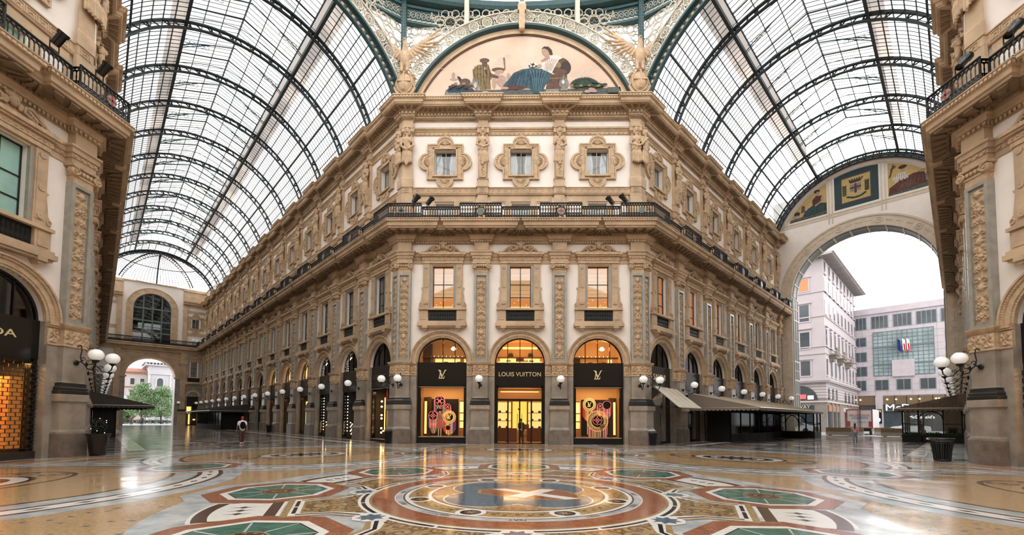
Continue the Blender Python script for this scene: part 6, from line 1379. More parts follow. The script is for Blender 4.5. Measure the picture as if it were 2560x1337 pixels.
m = M(); m.box(-.12, .16, -.1, .1, 0, .24); m.m = 1; m.box(-.1, .14, .1, .11, .18, .2); o = tagt(m.build('handbag', [mat('taupe bag', (.36, .3, .24), .5), GOLD], mw=frame('F', B + .40, -.95, 1.16)), 'taupe boxy handbag shown in front of the largest wreath', 'handbag')
m = M(); m.lathe(0, 0, [(.22, 0), (.22, .02), (.03, .04), (.03, .62), (.15, .64), (.15, .66)], 14); tagt(m.build('display_stand', [BLACK], mw=frame('F', B + .41, -.95, .45) @ Matrix.Diagonal((1, 1, 1.07, 1))), 'black stand under the taupe handbag', 'stand')

# the middle shop: glass doors, blinds, shelves, person
root = empty('arched_shopfront', frame('F', 0), 'middle shopfront of the front face with lettering and lit glass doors', 'shopfront', 'arched shopfronts'); archivolt(root)
frame_parts(root, .06, sill=False, door=True)
text('LOUIS VUITTON', .42, Matrix.Translation((0, .20, 4.84)), GOLD, 'shop_lettering', .015, root, sx=.97)
m = M(); roombox(m, -1.9, 1.9, -.5, -3.4, 0.02, 4.0); m.m = 1
for s in (-1, 1): m.box(*sorted((s * .62, s * 1.85)), -3.32, -3.28, 1.05, 3.0)
m.m = 4; m.box(-.55, .55, -3.30, -3.26, .9, 3.05); m.m = 1; m.box(-1.4, 1.4, -2.2, -1.2, 3.70, 3.72)
m.m = 2
for s in (-1, 1): m.box(*sorted((s * .55, s * .65)), -3.32, -3.1, .05, 3.1); m.box(*sorted((s * .65, s * 1.9)), -3.3, -2.9, .05, 1.02); m.box(*sorted((s * 1.8, s * 1.9)), -3.3, -2.9, .05, 3.1)
m.m = 3; m.box(-1.9, 1.9, -3.2, -3.1, 3.05, 3.9); 
m.build('shop_room', [mat('honey room wall', (0, 0, 0)), SHELFLIT, mat('red brown cabinet', (.22, .07, .03), .45, noise=.3, nscale=8), mat('wood slat wall', (.45, .2, .07), .5, emit=(1, .42, .1), es=.30), mat('yellow backlit panel', (.9, .6, .15), .6, emit=(1, .55, .08), es=1.6)], root)
m = M()
for z in np.arange(.3, 3.9, .085): m.box(-1.5, 1.5, -.60, -.585, z, z + .012)
m.build('venetian_blind', [mat('thin wood blind', (.35, .17, .06), .5)], root)
m = M()
for s in (-1, 1): m.tube([(s * .16, -.27, .9), (s * .16, -.27, 2.1)], .02, 6); m.tube([(s * .16, -.27, 1.0), (s * .05, -.3, 1.0)], .014, 5); m.tube([(s * .16, -.27, 2.0), (s * .05, -.3, 2.0)], .014, 5)
m.m = 1; m.ell((0, -.28, 2.42), (.06, .04, .16), 8, 6); m.ell((-.07, -.28, 2.42), (.05, .03, .06), 8, 6); m.build('door_handle', [mat('pale metal', (0, 0, 0)), BLACK], root)
m = M(); roombox(m, -1.9, 1.9, -.5, -2.8, 5.7, 7.5); m.m = 1; m.box(-1.5, -.3, -2.7, -2.65, 5.78, 6.3); m.box(.3, 1.5, -2.7, -2.65, 5.78, 6.3); m.box(-1.3, 1.3, -2.6, -1.8, 7.0, 7.03); m.box(-1.6, 1.6, -1.2, -1.15, 5.68, 5.86); m.m = 2; m.box(-.3, .3, -2.7, -2.6, 5.7, 6.3); m.box(-1.9, 1.9, -2.75, -2.5, 6.33, 6.4)
m.build('upper_room', [AMBER, SHELFLIT, mat('red brown cabinet', (0, 0, 0))], root)
for (u, z, d, c, lb) in ((-.85, 5.80, -1.9, 0, 'left in the middle arch head'), (.45, 5.80, -2.0, 0, 'centre right in the middle arch head'), (.85, 5.80, -2.0, 1, 'right in the middle arch head'), (-.7, 6.42, -2.6, 1, 'upper shelf, left, in the middle arch head'), (.8, 6.42, -2.6, 1, 'upper shelf, right, in the middle arch head')):
    m = M(); m.prism([(-.2, 0), (.2, 0), (.16, .26), (-.16, .26)], -.06, .06); m.tube([(-.09, 0, .26), (-.06, 0, .38), (.06, 0, .38), (.09, 0, .26)], .012, 4)
    tagt(m.build('handbag', [mat('tan leather', (.4, .25, .12), .5) if c == 0 else mat('dark leather', (.05, .04, .035), .5)], mw=frame('F', u, d, z)), 'handbag on display, ' + lb, 'handbag', 'handbags in the middle shop')
for s, nm in ((-1, 'left'), (1, 'right')):
    for j, z in enumerate((1.02, 1.58, 2.2)):
        m = M(); m.box(-.6, .6, 0, .32, -.025, .02); tagt(m.build('display_shelf', [WOODD], mw=frame('F', s * 1.24, -3.28, z)), f'backlit display shelf, {nm} of the doors, {["lowest", "middle", "top"][j]}', 'shelf', 'display shelves of the middle shop')
        for q_ in (-1, 1):
            m = M(); m.box(-.1, .1, -.05, .05, .01, .14); m.tube([(-.05, 0, .14), (0, 0, .21), (.05, 0, .14)], .008, 4)
            tagt(m.build('handbag', [mat('dark leather', (0, 0, 0)) if (j + q_) % 2 else mat('tan leather', (0, 0, 0))], mw=frame('F', s * 1.24 + q_ * .28, -3.08, z + .012)), f'small handbag on the {["lowest", "middle", "top"][j]} shelf {nm} of the doors, {"inner" if s * q_ < 0 else "outer"} one', 'handbag', 'handbags in the middle shop')
m = M(); m.box(-.42, .42, -.3, .3, 0, 1.0); tagt(m.build('display_table', [mat('red brown cabinet', (0, 0, 0))], mw=frame('F', -.62, -2.2, .04)), 'red brown counter inside the doors, left of the person', 'counter')
m = M(); m.box(-.2, .2, -.2, .2, .9, 1.3); m.box(-.2, .2, -.25, .2, .42, .5); [m.box(x - .02, x + .02, y - .02, y + .02, 0, .45) for x in (-.18, .18) for y in (-.18, .18)]; tagt(m.build('display_chair', [mat('red brown cabinet', (0, 0, 0))], mw=frame('F', .5, -2.3, .04)), 'dark red chair behind the person in the middle shop', 'chair')
# real lamps in the rooms
def area(name, fn, u, d, z, sx, sy, e, col=(1, .68, .36), rx=0):
    l_ = bpy.data.lights.new(name, 'AREA'); l_.shape = 'RECTANGLE'; l_.size = sx; l_.size_y = sy; l_.energy = e; l_.color = col; o_ = bpy.data.objects.new(name, l_); C.objects.link(o_); o_.matrix_world = frame(fn, u, d, z) @ Matrix.Rotation(rx, 4, 'X'); return o_
for k in (-1, 0, 1):
    area('shop_ceiling_lamp', 'F', k * B, -1.1, 3.95, 2.2, .6, 60); area('upper_ceiling_lamp', 'F', k * B, -1.5, 7.3, 1.8, .6, 18); area('window_room_lamp', 'F', k * B, -1.2, 12.4, 1.4, .5, 14)
area('shop_ceiling_lamp', 'LF', B, -1.1, 3.9, 2.2, .6, 150, (1, .5, .16)); area('shop_ceiling_lamp', 'RF', -B, -1.1, 3.9, 2.2, .6, 110, (1, .55, .2)); area('shop_ceiling_lamp', 'LR', -E0, -1.1, 3.8, 1.5, .5, 50, (1, .5, .2))
for k in (3, 4, 5): area('shop_ceiling_lamp', 'LR', -(E0 + k * B), -1.0, 3.8, 1.5, .5, 25, (1, .55, .25))
# ================================================================== people
def person(name, mw, label, h=1.75, stride=.1, skin=(.45, .28, .2), top=(.8, .8, .8), legs=(.12, .04, .05), hair=(.03, .02, .02), sleeves=False, arm=(.12, .16), vox=.022, extra=None, hat=None):
    """standing or walking figure, facing +d"""
    root = empty(name, mw, label, 'person'); k = h / 1.75; sk = mat('skin %.2f' % skin[0], skin, .6)
    def s(p): return tuple(x * k for x in p)
    hipL, hipR = (-.09, 0, .92), (.09, 0, .92); kL, kR = (-.09, .5 * stride, .5), (.09, -.35 * stride, .5); fL, fR = (-.09, stride, .08), (.09, -stride, .10)
    body = [('e', s((0, .01, 1.635)), s((.078, .095, .115))), ('e', s((0, .1, 1.62)), s((.018, .025, .03))), ('e', s((-.08, 0, 1.63)), s((.015, .02, .035))), ('e', s((.08, 0, 1.63)), s((.015, .02, .035))), ('c', [s((0, 0, 1.55)), s((0, 0, 1.42))], [.055 * k, .065 * k]),
            ('c', [s((-.15, 0, 1.40)), s((.15, 0, 1.40))], [.06 * k, .06 * k]), ('c', [s((0, 0, 1.36)), s((0, 0, 1.1)), s((0, 0, .98))], [.14 * k, .12 * k, .14 * k])]
    for hip, kn, ft in ((hipL, kL, fL), (hipR, kR, fR)): body += [('c', [s(hip), s(kn)], [.085 * k, .055 * k]), ('c', [s(kn), s(ft)], [.055 * k, .035 * k]), ('e', s((ft[0], ft[1] + .05, .04)), s((.04, .12, .04)))]
    for sg, ph in ((-1, -1), (1, 1)):
        a, b, c_ = (sg * .19, 0, 1.39), (sg * .25, ph * arm[0] * .4, 1.12), (sg * .26, ph * arm[0] + .06, .86)
        body += [('c', [s(a), s(b)], [.05 * k, .04 * k]), ('c', [s(b), s(c_)], [.04 * k, .027 * k]), ('e', s((c_[0], c_[1] + .01, c_[2] - .05)), s((.022, .035, .05)))]
        for f in range(4): body.append(('c', [s((c_[0], c_[1] - .02 + f * .018, c_[2] - .08)), s((c_[0] - sg * .01, c_[1] - .015 + f * .018, c_[2] - .15 + .008 * abs(f - 1.5)))], [.0085 * k, .007 * k]))
        body.append(('c', [s((c_[0], c_[1] + .03, c_[2] - .04)), s((c_[0] - sg * .01, c_[1] + .055, c_[2] - .085))], [.01 * k, .008 * k]))
    blob(body, vox, 'body', sk, root, 2)
    tm = [('c', [s((-.15, 0, 1.40)), s((.15, 0, 1.40))], [.075 * k, .075 * k]), ('c', [s((0, 0, 1.36)), s((0, 0, 1.12)), s((0, 0, .95))], [.165 * k, .15 * k, .165 * k]), ('e', s((0, -.01, 1.2)), s((.19, .13, .24)))]
    for sg, ph in ((-1, -1), (1, 1)):
        a, b, c_ = (sg * .19, 0, 1.39), (sg * .25, ph * arm[0] * .4, 1.12), (sg * .26, ph * arm[0] + .05, .90)
        tm.append(('c', [s(a), s(((a[0] + b[0]) / 2, (a[1] + b[1]) / 2, (a[2] + b[2]) / 2))], [.07 * k, .066 * k]))
        if sleeves: tm += [('c', [s(a), s(b), s(c_)], [.068 * k, .055 * k, .045 * k])]
    blob(tm, vox, 'jacket' if sleeves else 'shirt', mat('cloth %.2f %.2f %.2f' % top, top, .85), root, 2)
    lm = [('e', s((0, 0, .93)), s((.17, .125, .11)))]
    for hip, kn, ft in ((hipL, kL, fL), (hipR, kR, fR)): lm += [('c', [s(hip), s(kn), s((ft[0], ft[1], .14))], [.105 * k, .08 * k, .06 * k])]
    blob(lm, vox, 'trousers', mat('cloth %.2f %.2f %.2f' % legs, legs, .85), root, 2)
    for ft in (fL, fR): blob([('e', s((ft[0], ft[1] + .05, .045)), s((.052, .14, .05))), ('e', s((ft[0], ft[1], .08)), s((.05, .06, .06)))], vox, 'shoe', mat('cloth 0.70 0.68 0.66', (.7, .68, .66), .7) if hat else mat('cloth 0.04 0.04 0.04', (.04, .04, .04), .7), root, 1)
    hp = [('e', s((0, -.015, 1.665)), s((.09, .105, .11)))]
    if extra == 'longhair': hp += [('c', [s((0, -.08, 1.68)), s((0, -.12, 1.45)), s((0, -.13, 1.22))], [.075 * k, .08 * k, .05 * k])]
    blob(hp, vox, 'cap' if hat else 'hair', mat('cap red', hat, .8) if hat else mat('hair %.2f' % hair[0], hair, .7), root, 1)
    return root
pm = onz = None
def facing(x, y, th): return Matrix.Translation((x, y, .004)) @ Matrix.Rotation(th, 4, 'Z')
a1 = person('person', facing(-18.0, 27.6, R(45 + 180)), 'person walking away in the left arm, red head covering, white shirt, black backpack', 1.76, .17, top=(.78, .78, .76), legs=(.09, .03, .035), hat=(.45, .02, .03), skin=(.30, .18, .13))
bp_ = blob([('e', (0, .19 - .02, 1.2), (.16, .11, .25)), ('e', (0, .24, 1.08), (.12, .07, .13))], .025, 'backpack', mat('black nylon', (.006, .006, .007), .95, spec=.1)); bp_.matrix_world = a1.matrix_world @ Matrix.Rotation(PI, 4, 'Z'); tag(bp_, 'black backpack worn by the person with the red head covering', 'backpack', None, 'thing')
for t in (-1, 1): m = M(); m.tube([(t * .1, .12, 1.38), (t * .12, .0, 1.47), (t * .13, -.15, 1.3), (t * .15, -.02, 1.0)], .018, 5); o = m.build('strap', [mat('black nylon', (0, 0, 0))], bp_)
person('person', facing(28.25, 36.9, R(140)), 'person in a pink jacket and blue trousers with long dark hair near the right arch', 1.56, .10, top=(.62, .33, .33), legs=(.17, .24, .30), sleeves=True, extra='longhair', skin=(.5, .32, .25))
person('person', frame('F', .12, -1.15, .03, R(150)), 'dark-suited person standing inside the glass doors of the middle shop', 1.72, .06, top=(.03, .025, .03), legs=(.02, .018, .02), sleeves=True, skin=(.35, .2, .12), vox=.025)
for (x, y, c, lb) in ((-77.3, 84.2, (.16, .05, .06), 'leftmost distant person in the square, in dark red'), (-72.6, 81.4, (.14, .14, .15), 'middle distant person in the square, in grey'), (-76.5, 94.0, (.03, .03, .035), 'rightmost distant person in the square, in black')):
    person('person', facing(x, y, R(30)), lb, 1.72, .1, top=c, legs=(.05, .05, .07), sleeves=True, vox=.035)
person('person', facing(36.7, 40.2, R(60)), 'dark silhouette of a person beside the right restaurant pavilion', 1.85, .05, top=(.015, .015, .015), legs=(.015, .015, .015), sleeves=True, skin=(.06, .04, .03), vox=.03)
# ================================================================== painted lunettes
def pmat(n, c, noise=.2, s=5): return mat('mosaic ' + n, c, .8, noise=noise, nscale=s)
def painter(fn, d, name, label, base, tr, group=None):
    """a flat mosaic picture: coloured shapes inlaid on its ground, each a hair above the last"""
    m = M(); mats = []; st = {'k': 0}
    def put(c, pts):
        if c not in mats: mats.append(c)
        m.m = mats.index(c); st['k'] += 1; m.add([(tr(*p)[0], d + .0006 * st['k'], tr(*p)[1]) for p in pts], [tuple(range(len(pts)))])
    def el(c, x, y, a, b, rot=0, n=18): put(c, [(x + a * math.cos(t) * math.cos(rot) - b * math.sin(t) * math.sin(rot), y + a * math.cos(t) * math.sin(rot) + b * math.sin(t) * math.cos(rot)) for t in np.linspace(0, 2 * PI, n + 1)[:-1]])
    def line(c, pts, w_):
        for (x0, y0), (x1, y1) in zip(pts, pts[1:]):
            L = math.hypot(x1 - x0, y1 - y0) + 1e-9; nx, ny = -(y1 - y0) / L * w_ / 2, (x1 - x0) / L * w_ / 2; put(c, [(x0 - nx, y0 - ny), (x1 - nx * .4, y1 - ny * .4), (x1 + nx * .4, y1 + ny * .4), (x0 + nx, y0 + ny)])
    put.line = line
    def fin(): o = m.build(name, mats, mw=frame(fn)); return tag(o, label, 'mosaic picture', group, 'thing')
    return put, el, fin
P_PEACH = mat('mosaic pale peach sky', (.66, .53, .42), .8, col2=(.60, .42, .31), nscale=.35); P_BLUE = pmat('blue', (.04, .10, .13), .45); P_DBL = pmat('dark blue', (.03, .06, .09), .4); P_WHT = pmat('white', (.68, .62, .56), .25)
P_SKIN = pmat('skin', (.42, .27, .19)); P_HAIR = pmat('hair', (.05, .03, .025)); P_BRN = pmat('brown', (.14, .075, .05), .5); P_OCH = pmat('ochre', (.24, .17, .07), .45); P_GRN = pmat('green', (.025, .055, .035), .45)
P_GRY = pmat('grey', (.24, .24, .22), .4); P_RED = pmat('red', (.12, .035, .03), .45); P_LEDGE = pmat('ledge', (.10, .11, .10), .5); P_PINK = pmat('pinkish', (.42, .29, .23)); P_GLD = mat('mosaic gold ground', (.55, .38, .13), .5, noise=.35, nscale=14); P_TEAL = mat('mosaic dark teal border', (.012, .035, .042), .6)
P_SMK = pmat('smoke', (.60, .47, .39), .15)
w = M(); w.prism([(8.3 * math.cos(R(a)), 21.5 + 8.3 * math.sin(R(a))) for a in np.linspace(20, 160, 50)], -.6, -.02); tag(w.build('wall_lunette', [PLAST], mw=frame('F')), kind='structure')
tr = lambda X, Y: ((X / 2.977 + 860 - 1302.5) * .02832, 25.06 + (235 - Y / 2.977) * .0297)
put, el, fin = painter('F', -.02, 'lunette_mosaic', 'half-round painted mosaic of robed figures on a peach ground above the front face', P_PEACH, tr)
m_ = None
put(P_PEACH, [((7.95 * math.cos(R(a)) / .02832 + 1302.5 - 860) * 2.977, (235 - (21.5 + 7.95 * math.sin(R(a)) - 25.06) / .0297) * 2.977) for a in np.linspace(23, 157, 50)])
for x, y, a, b in ((1180, 445, 55, 22), (1205, 425, 30, 25), (1740, 560, 60, 18), (1800, 535, 70, 16), (1860, 505, 50, 12), (1150, 470, 30, 14)): el(P_SMK, x, y, a, b, -.2)
put(P_LEDGE, [(735, 706), (745, 668), (860, 672), (1520, 668), (2060, 662), (2072, 712)]); put(P_GRY, [(750, 672), (852, 672), (850, 706), (742, 706)]); put(P_GRY, [(1505, 665), (1600, 668), (1600, 700), (1500, 704)])
for x, y, a, b, c in ((805, 590, 30, 12, P_PINK), (800, 560, 14, 22, P_PINK), (1130, 565, 22, 26, P_PINK), (1165, 605, 38, 46, P_PINK), (1218, 575, 16, 30, P_PINK), (1110, 620, 18, 45, P_PINK), (1140, 520, 50, 16, P_BRN), (1150, 535, 34, 14, P_PINK)): el(c, x, y, a, b)
put(P_DBL, [(752, 668), (790, 640), (865, 630), (930, 652), (960, 670), (950, 690), (760, 688)]); put(P_HAIR, [(826, 566), (848, 570), (884, 615), (862, 640)]); el(P_BRN, 890, 610, 40, 26); el(P_OCH, 925, 645, 34, 16); el(P_GRY, 975, 600, 30, 34); el(P_GRY, 980, 640, 22, 30); el(P_WHT, 968, 632, 10, 22)
put(P_OCH, [(945, 520), (985, 482), (1065, 480), (1085, 540), (1100, 575), (1080, 600), (1086, 665), (1010, 668), (985, 600), (950, 575)]); put(P_BRN, [(1080, 545), (1145, 572), (1140, 586), (1075, 572)]); put(P_SKIN, [(1030, 500), (1052, 500), (1058, 560), (1040, 565)]); put(P_RED, [(1035, 520), (1056, 520), (1060, 562), (1045, 560)]); el(P_BRN, 1036, 476, 20, 24); el(P_BRN, 1035, 450, 37, 17); put(P_OCH, [(1010, 600), (1030, 600), (1045, 668), (1000, 668)]); put(P_LEDGE, [(1035, 610), (1042, 610), (1050, 668), (1038, 668)])
put(P_OCH, [(1176, 430), (1190, 430), (1196, 520), (1186, 520)])
put(P_BRN, [(1520, 560), (1660, 555), (1662, 664), (1500, 666)]); put(P_OCH, [(1525, 585), (1655, 578), (1655, 588), (1525, 596)]); el(P_BRN, 1608, 500, 76, 66); el(P_HAIR, 1650, 510, 40, 50); el(P_OCH, 1580, 480, 40, 24, .5); el(P_BRN, 1610, 540, 50, 20)
put(P_WHT, [(1455, 505), (1482, 452), (1520, 418), (1590, 415), (1625, 440), (1600, 450), (1560, 520), (1545, 552), (1500, 545)]); put(P_SKIN, [(1494, 395), (1524, 400), (1530, 440), (1478, 470), (1462, 455), (1500, 430)]); el(P_SKIN, 1494, 388, 24, 34, -.25)
put(P_HAIR, [(1466, 368), (1486, 350), (1520, 352), (1545, 378), (1552, 412), (1532, 414), (1516, 378), (1490, 366)]); put(P_SKIN, [(1455, 480), (1475, 500), (1410, 520), (1370, 520), (1375, 505), (1425, 500)])
put(P_BLUE, [(1178, 640), (1215, 600), (1255, 548), (1320, 520), (1390, 512), (1470, 520), (1540, 552), (1530, 600), (1495, 640), (1470, 704), (1408, 700), (1385, 664), (1290, 655), (1200, 650)]); put(P_DBL, [(1215, 618), (1260, 560), (1330, 530), (1350, 540), (1280, 590), (1265, 645), (1205, 646)]); put(P_DBL, [(1360, 560), (1420, 540), (1500, 560), (1470, 600), (1430, 690), (1408, 690), (1395, 640)]); put(P_BLUE, [(1400, 580), (1450, 570), (1440, 620), (1424, 690), (1412, 660)])
el(P_GRN, 1402, 492, 32, 22); [el(P_WHT, 1402 + 22 * math.cos(t), 486 + 14 * math.sin(t), 9, 7) for t in np.linspace(0, 5.5, 6)]; el(P_RED, 1255, 657, 92, 15); el(P_PINK, 1190, 660, 30, 10)
el(P_GRY, 1637, 628, 37, 40); el(P_WHT, 1630, 618, 14, 14); put(P_GRY, [(1628, 590), (1646, 590), (1642, 560), (1634, 560)]); put(P_GRY, [(1615, 664), (1660, 664), (1668, 682), (1606, 682)])
for k in range(16): a = -.9 + .17 * k; put(P_GRN, [(1760 + 10 * k, 650), (1740 + 12 * k + 60 * math.cos(a), 600 + 30 * math.sin(a * 2)), (1775 + 9 * k, 655)]); 
put(P_GRN, [(1700, 650), (1740, 600), (1800, 585), (1870, 610), (1940, 650), (1925, 664), (1720, 664)]); [el(P_OCH, 1700 + 14 * k, 640 - (k % 3) * 8, 12, 7) for k in range(5)]
for x, y in ((1045, 692), (1815, 690), (1860, 688), (1845, 672)): el(P_PINK, x, y, 26, 11)
ln = put.line
for k in range(9): ln(P_DBL, [(1270 + 24 * k, 545 - 3 * k), (1255 + 26 * k, 600), (1235 + 30 * k, 650)], 7)
for k in range(6): ln(mat('mosaic pale blue', (.10, .20, .25), .8), [(1380 + 26 * k, 530), (1400 + 16 * k, 590), (1412 + 9 * k, 690)], 6)
for k in range(6): ln(P_PINK, [(1492 + 18 * k, 430 + 4 * k), (1500 + 12 * k, 480), (1490 + 10 * k, 535)], 4)
for k in range(6): ln(P_HAIR, [(965 + 20 * k, 495), (958 + 24 * k, 550), (972 + 20 * k, 640)], 4)
for k in range(5): ln(P_BRN, [(1545 + 24 * k, 560), (1540 + 26 * k, 660)], 4)
for k in range(13):
    a = -2.9 + .21 * k; ln(P_GRN, [(1790, 650), (1790 + 70 * math.cos(a), 640 + 45 * math.sin(a)), (1790 + 115 * math.cos(a), 655 + 62 * math.sin(a))], 15)
for k in range(12): el(P_GRN if k % 3 else P_OCH, 1700 + 22 * k, 650 + 6 * math.sin(k), 20, 9, .4 * math.sin(k * 2))
for k in range(9): el((P_HAIR, P_BRN, P_GRY)[k % 3], 780 + 20 * k, 655 - 12 * (k % 3), 15, 10)
for k in range(12): ln(mat('mosaic warm streak', (.62, .38, .27), .8), [(700 + 110 * k, 520 + 30 * (k % 4)), (780 + 110 * k, 517 + 30 * (k % 4))], 3) if not 850 < 700 + 110 * k < 1660 else None
put(P_LEDGE, [(1960, 666), (2056, 664), (2066, 706), (1965, 706)]); fin()
# stone trim round the lunette
m = M(); m.arc(0, 21.5, 7.95, 8.12, -.02, .10, 23, 157, 60); m.m = 1; m.arc(0, 21.5, 7.86, 7.95, -.02, .05, 23, 157, 60); m.m = 0; m.arc(0, 21.5, 8.12, 8.36, -.02, .03, 22, 158, 60); tag(m.build('trim_10', [STONE, WOODD], mw=frame('F')), kind='structure')
# three pictures at the end of the right arm
def clipz(u, r=7.62): return 22.5 + math.sqrt(max(0, r * r - (u - CU) ** 2))
idt = lambda u, z: (u, z)
put, el, fin = painter('RE', .02, 'lunette_mosaic', 'gold mosaic with a seated woman in a plum top, left of the coat of arms', P_GLD, idt)
put(P_GLD, [(1.35, 25.95), (5.12, 25.95)] + [(u, clipz(u)) for u in np.linspace(5.12, 1.35, 14)])
put(P_LEDGE, [(1.35, 25.95), (5.12, 25.95), (5.12, 26.6), (1.5, 26.25)]); put(P_GRN, [(2.6, 26.2), (5.1, 26.4), (5.1, 27.3), (4.1, 27.6), (3.2, 27.1)]); put(P_DBL, [(2.7, 26.3), (3.4, 26.3), (3.6, 27.1), (3.0, 27.0)]); put(P_RED, [(3.75, 27.35), (4.55, 27.4), (4.7, 28.3), (4.1, 28.45), (3.7, 28.0)])
put(P_SKIN, [(3.75, 28.1), (3.85, 28.25), (3.05, 27.75), (3.1, 27.6)]); put(P_SKIN, [(4.6, 28.2), (4.8, 28.1), (4.8, 27.6), (4.0, 27.2), (3.95, 27.35), (4.55, 27.7)]); el(P_SKIN, 4.25, 28.75, .2, .26); el(P_HAIR, 4.2, 28.95, .3, .2); put(P_BRN, [(2.55, 26.8), (2.95, 26.9), (3.0, 27.6), (2.65, 27.7)]); el(P_HAIR, 2.15, 26.85, .3, .3); el(P_PINK, 2.1, 26.5, .35, .2); [put.line(P_BLUE, [(3.3 + .25 * k, 27.2), (3.1 + .28 * k, 26.4)], .09) for k in range(7)]; [put.line(P_HAIR, [(3.85 + .15 * k, 28.2), (3.9 + .13 * k, 27.45)], .05) for k in range(5)]; [el(P_LEDGE, 1.7 + .3 * k, 26.2 + .05 * (k % 2), .2, .1) for k in range(5)]; el(P_SKIN, 4.25, 28.72, .13, .2); fin()
put, el, fin = painter('RE', .02, 'lunette_mosaic', 'coat of arms mosaic: crowned red cross shield with laurel on gold, dark teal border', P_GLD, idt)
put(P_TEAL, [(5.86, 26.0), (9.78, 26.0)] + [(u, clipz(u)) for u in np.linspace(9.78, 5.86, 8)]); put(P_BRN, [(6.5, 26.55), (9.15, 26.55), (9.15, 29.45), (6.5, 29.45)]); put(P_GLD, [(6.56, 26.62), (9.08, 26.62), (9.08, 29.38), (6.56, 29.38)])
put(P_GRY, [(7.32, 27.65), (8.28, 27.65), (8.28, 28.5), (7.32, 28.5)]); put(P_RED, [(7.7, 27.45), (7.9, 27.45), (7.9, 28.55), (7.7, 28.55)]); put(P_RED, [(7.3, 28.0), (8.3, 28.0), (8.3, 28.2), (7.3, 28.2)])
put(P_HAIR, [(7.35, 28.65), (8.25, 28.65), (8.4, 28.95), (7.2, 28.95)]); [put(P_HAIR, [(7.22 + .22 * k, 28.9), (7.36 + .22 * k, 28.9), (7.36 + .22 * k, 29.12), (7.22 + .22 * k, 29.12)]) for k in range(6)]
for s in (-1, 1):
    for k in range(15):
        z = 26.85 + .12 * k; x = 7.8 + s * (1.0 - .0 * k); 
        if z > 27.35: el(P_GRN, x + .09, z, .13, .045, .6); el(P_GRN, x - .09, z, .13, .045, -.6 + PI)
    for k in range(7): a = R(-90 + s * 12 * k); el(P_GRN, 7.8 + s * .13 * k + .05, 26.95 + .02 * k * k * .35, .12, .08, a); el(P_WHT, 7.8 + s * .13 * k, 27.05 + .02 * k * k * .35, .05, .03, a)
fin()
put, el, fin = painter('RE', .02, 'lunette_mosaic', 'gold mosaic with a reclining figure in dark red drapery, right of the coat of arms', P_GLD, idt)
put(P_GLD, [(10.55, 25.95), (14.5, 25.95)] + [(u, clipz(u)) for u in np.linspace(14.5, 10.55, 14)])
put(P_LEDGE, [(10.55, 25.95), (14.5, 25.95), (14.5, 26.7), (10.6, 26.3)]); put(P_RED, [(10.6, 26.1), (13.6, 26.4), (13.4, 27.6), (12.6, 27.75), (11.6, 27.4), (10.65, 26.8)]); put(P_BRN, [(11.3, 26.3), (12.8, 26.5), (12.4, 27.2), (11.5, 26.9)]); put(P_WHT, [(11.1, 27.3), (12.2, 27.4), (12.0, 28.1), (11.4, 28.15), (10.95, 27.8)]); el(P_SKIN, 11.75, 28.5, .2, .26); el(P_HAIR, 11.75, 28.75, .34, .2); put(P_GRY, [(13.5, 26.6), (14.4, 26.9), (14.2, 27.3), (13.5, 27.3)]); put(P_BRN, [(10.6, 27.9), (10.8, 28.0), (11.1, 29.3), (10.95, 29.3)]); el(P_BRN, 11.0, 28.9, .3, .12, .6); [put.line(P_BRN, [(11.5 + .3 * k, 27.5 - .02 * k), (11.2 + .34 * k, 26.4)], .1) for k in range(7)]; [put.line(P_GRY, [(11.2 + .16 * k, 28.05), (11.1 + .18 * k, 27.4)], .05) for k in range(6)]; [put.line(P_LEDGE, [(13.4 + .15 * k, 27.4), (13.8 + .12 * k, 26.7)], .05) for k in range(5)]; put.line(P_BRN, [(12.9, 27.7), (13.3, 27.8), (13.7, 27.9), (14.0, 27.75)], .08); fin()

# the tall glazed arch over the left arm's end
root = empty('arched_window', frame('LE'), 'tall arched window with green mullions in the far end wall of the left arm', 'window'); m = M(); c2 = 7.6
GM = mat('grey green mullion', (.10, .14, .115), .5)
for u in (-1.35, 0, 1.35): m.box(c2 + u - .1, c2 + u + .1, -.5, -.25, 15.2, 22 + math.sqrt(2.7 ** 2 - u * u))
for z in (17.4, 19.6, 21.9): m.box(c2 - 2.75, c2 + 2.75, -.52, -.22, z - .14, z + .14)
m.box(c2 - 2.75, c2 + 2.75, -.5, -.3, 18.4, 18.5); m.arc(c2, 22, 2.62, 2.78, -.5, -.2, 0, 180, 30); m.build('mullion_frame', [GM], root)
m = M(); m.add([(c2 + 2.7 * math.cos(t), -.4, 22 + 2.7 * math.sin(t)) for t in np.linspace(0, PI, 24)] + [(c2 - 2.7, -.4, 15.2), (c2 + 2.7, -.4, 15.2)], [tuple(range(26))]); m.build('glass_pane', [DGLASS], root)
m = M(); roombox(m, c2 - 2.8, c2 + 2.8, -.6, -3, 15.1, 25); m.m = 1
for u0, u1 in ((-1.9, -1.3), (-1.0, 0.1), (.3, 1.6)): m.box(c2 + u0, c2 + u1, -2.8, -2.75, 18.5, 19.5)
m.m = 2; m.prism([(c2 - 1.5, 16.2), (c2 + .3, 15.6), (c2 + .9, 17.0), (c2 + .2, 16.3)], -1.3, -1.2); m.build('room_behind', [DARKROOM, mat('bright far window', (.9, .9, .9), .5, emit=(1, 1, 1), es=1.3), CURT], root)
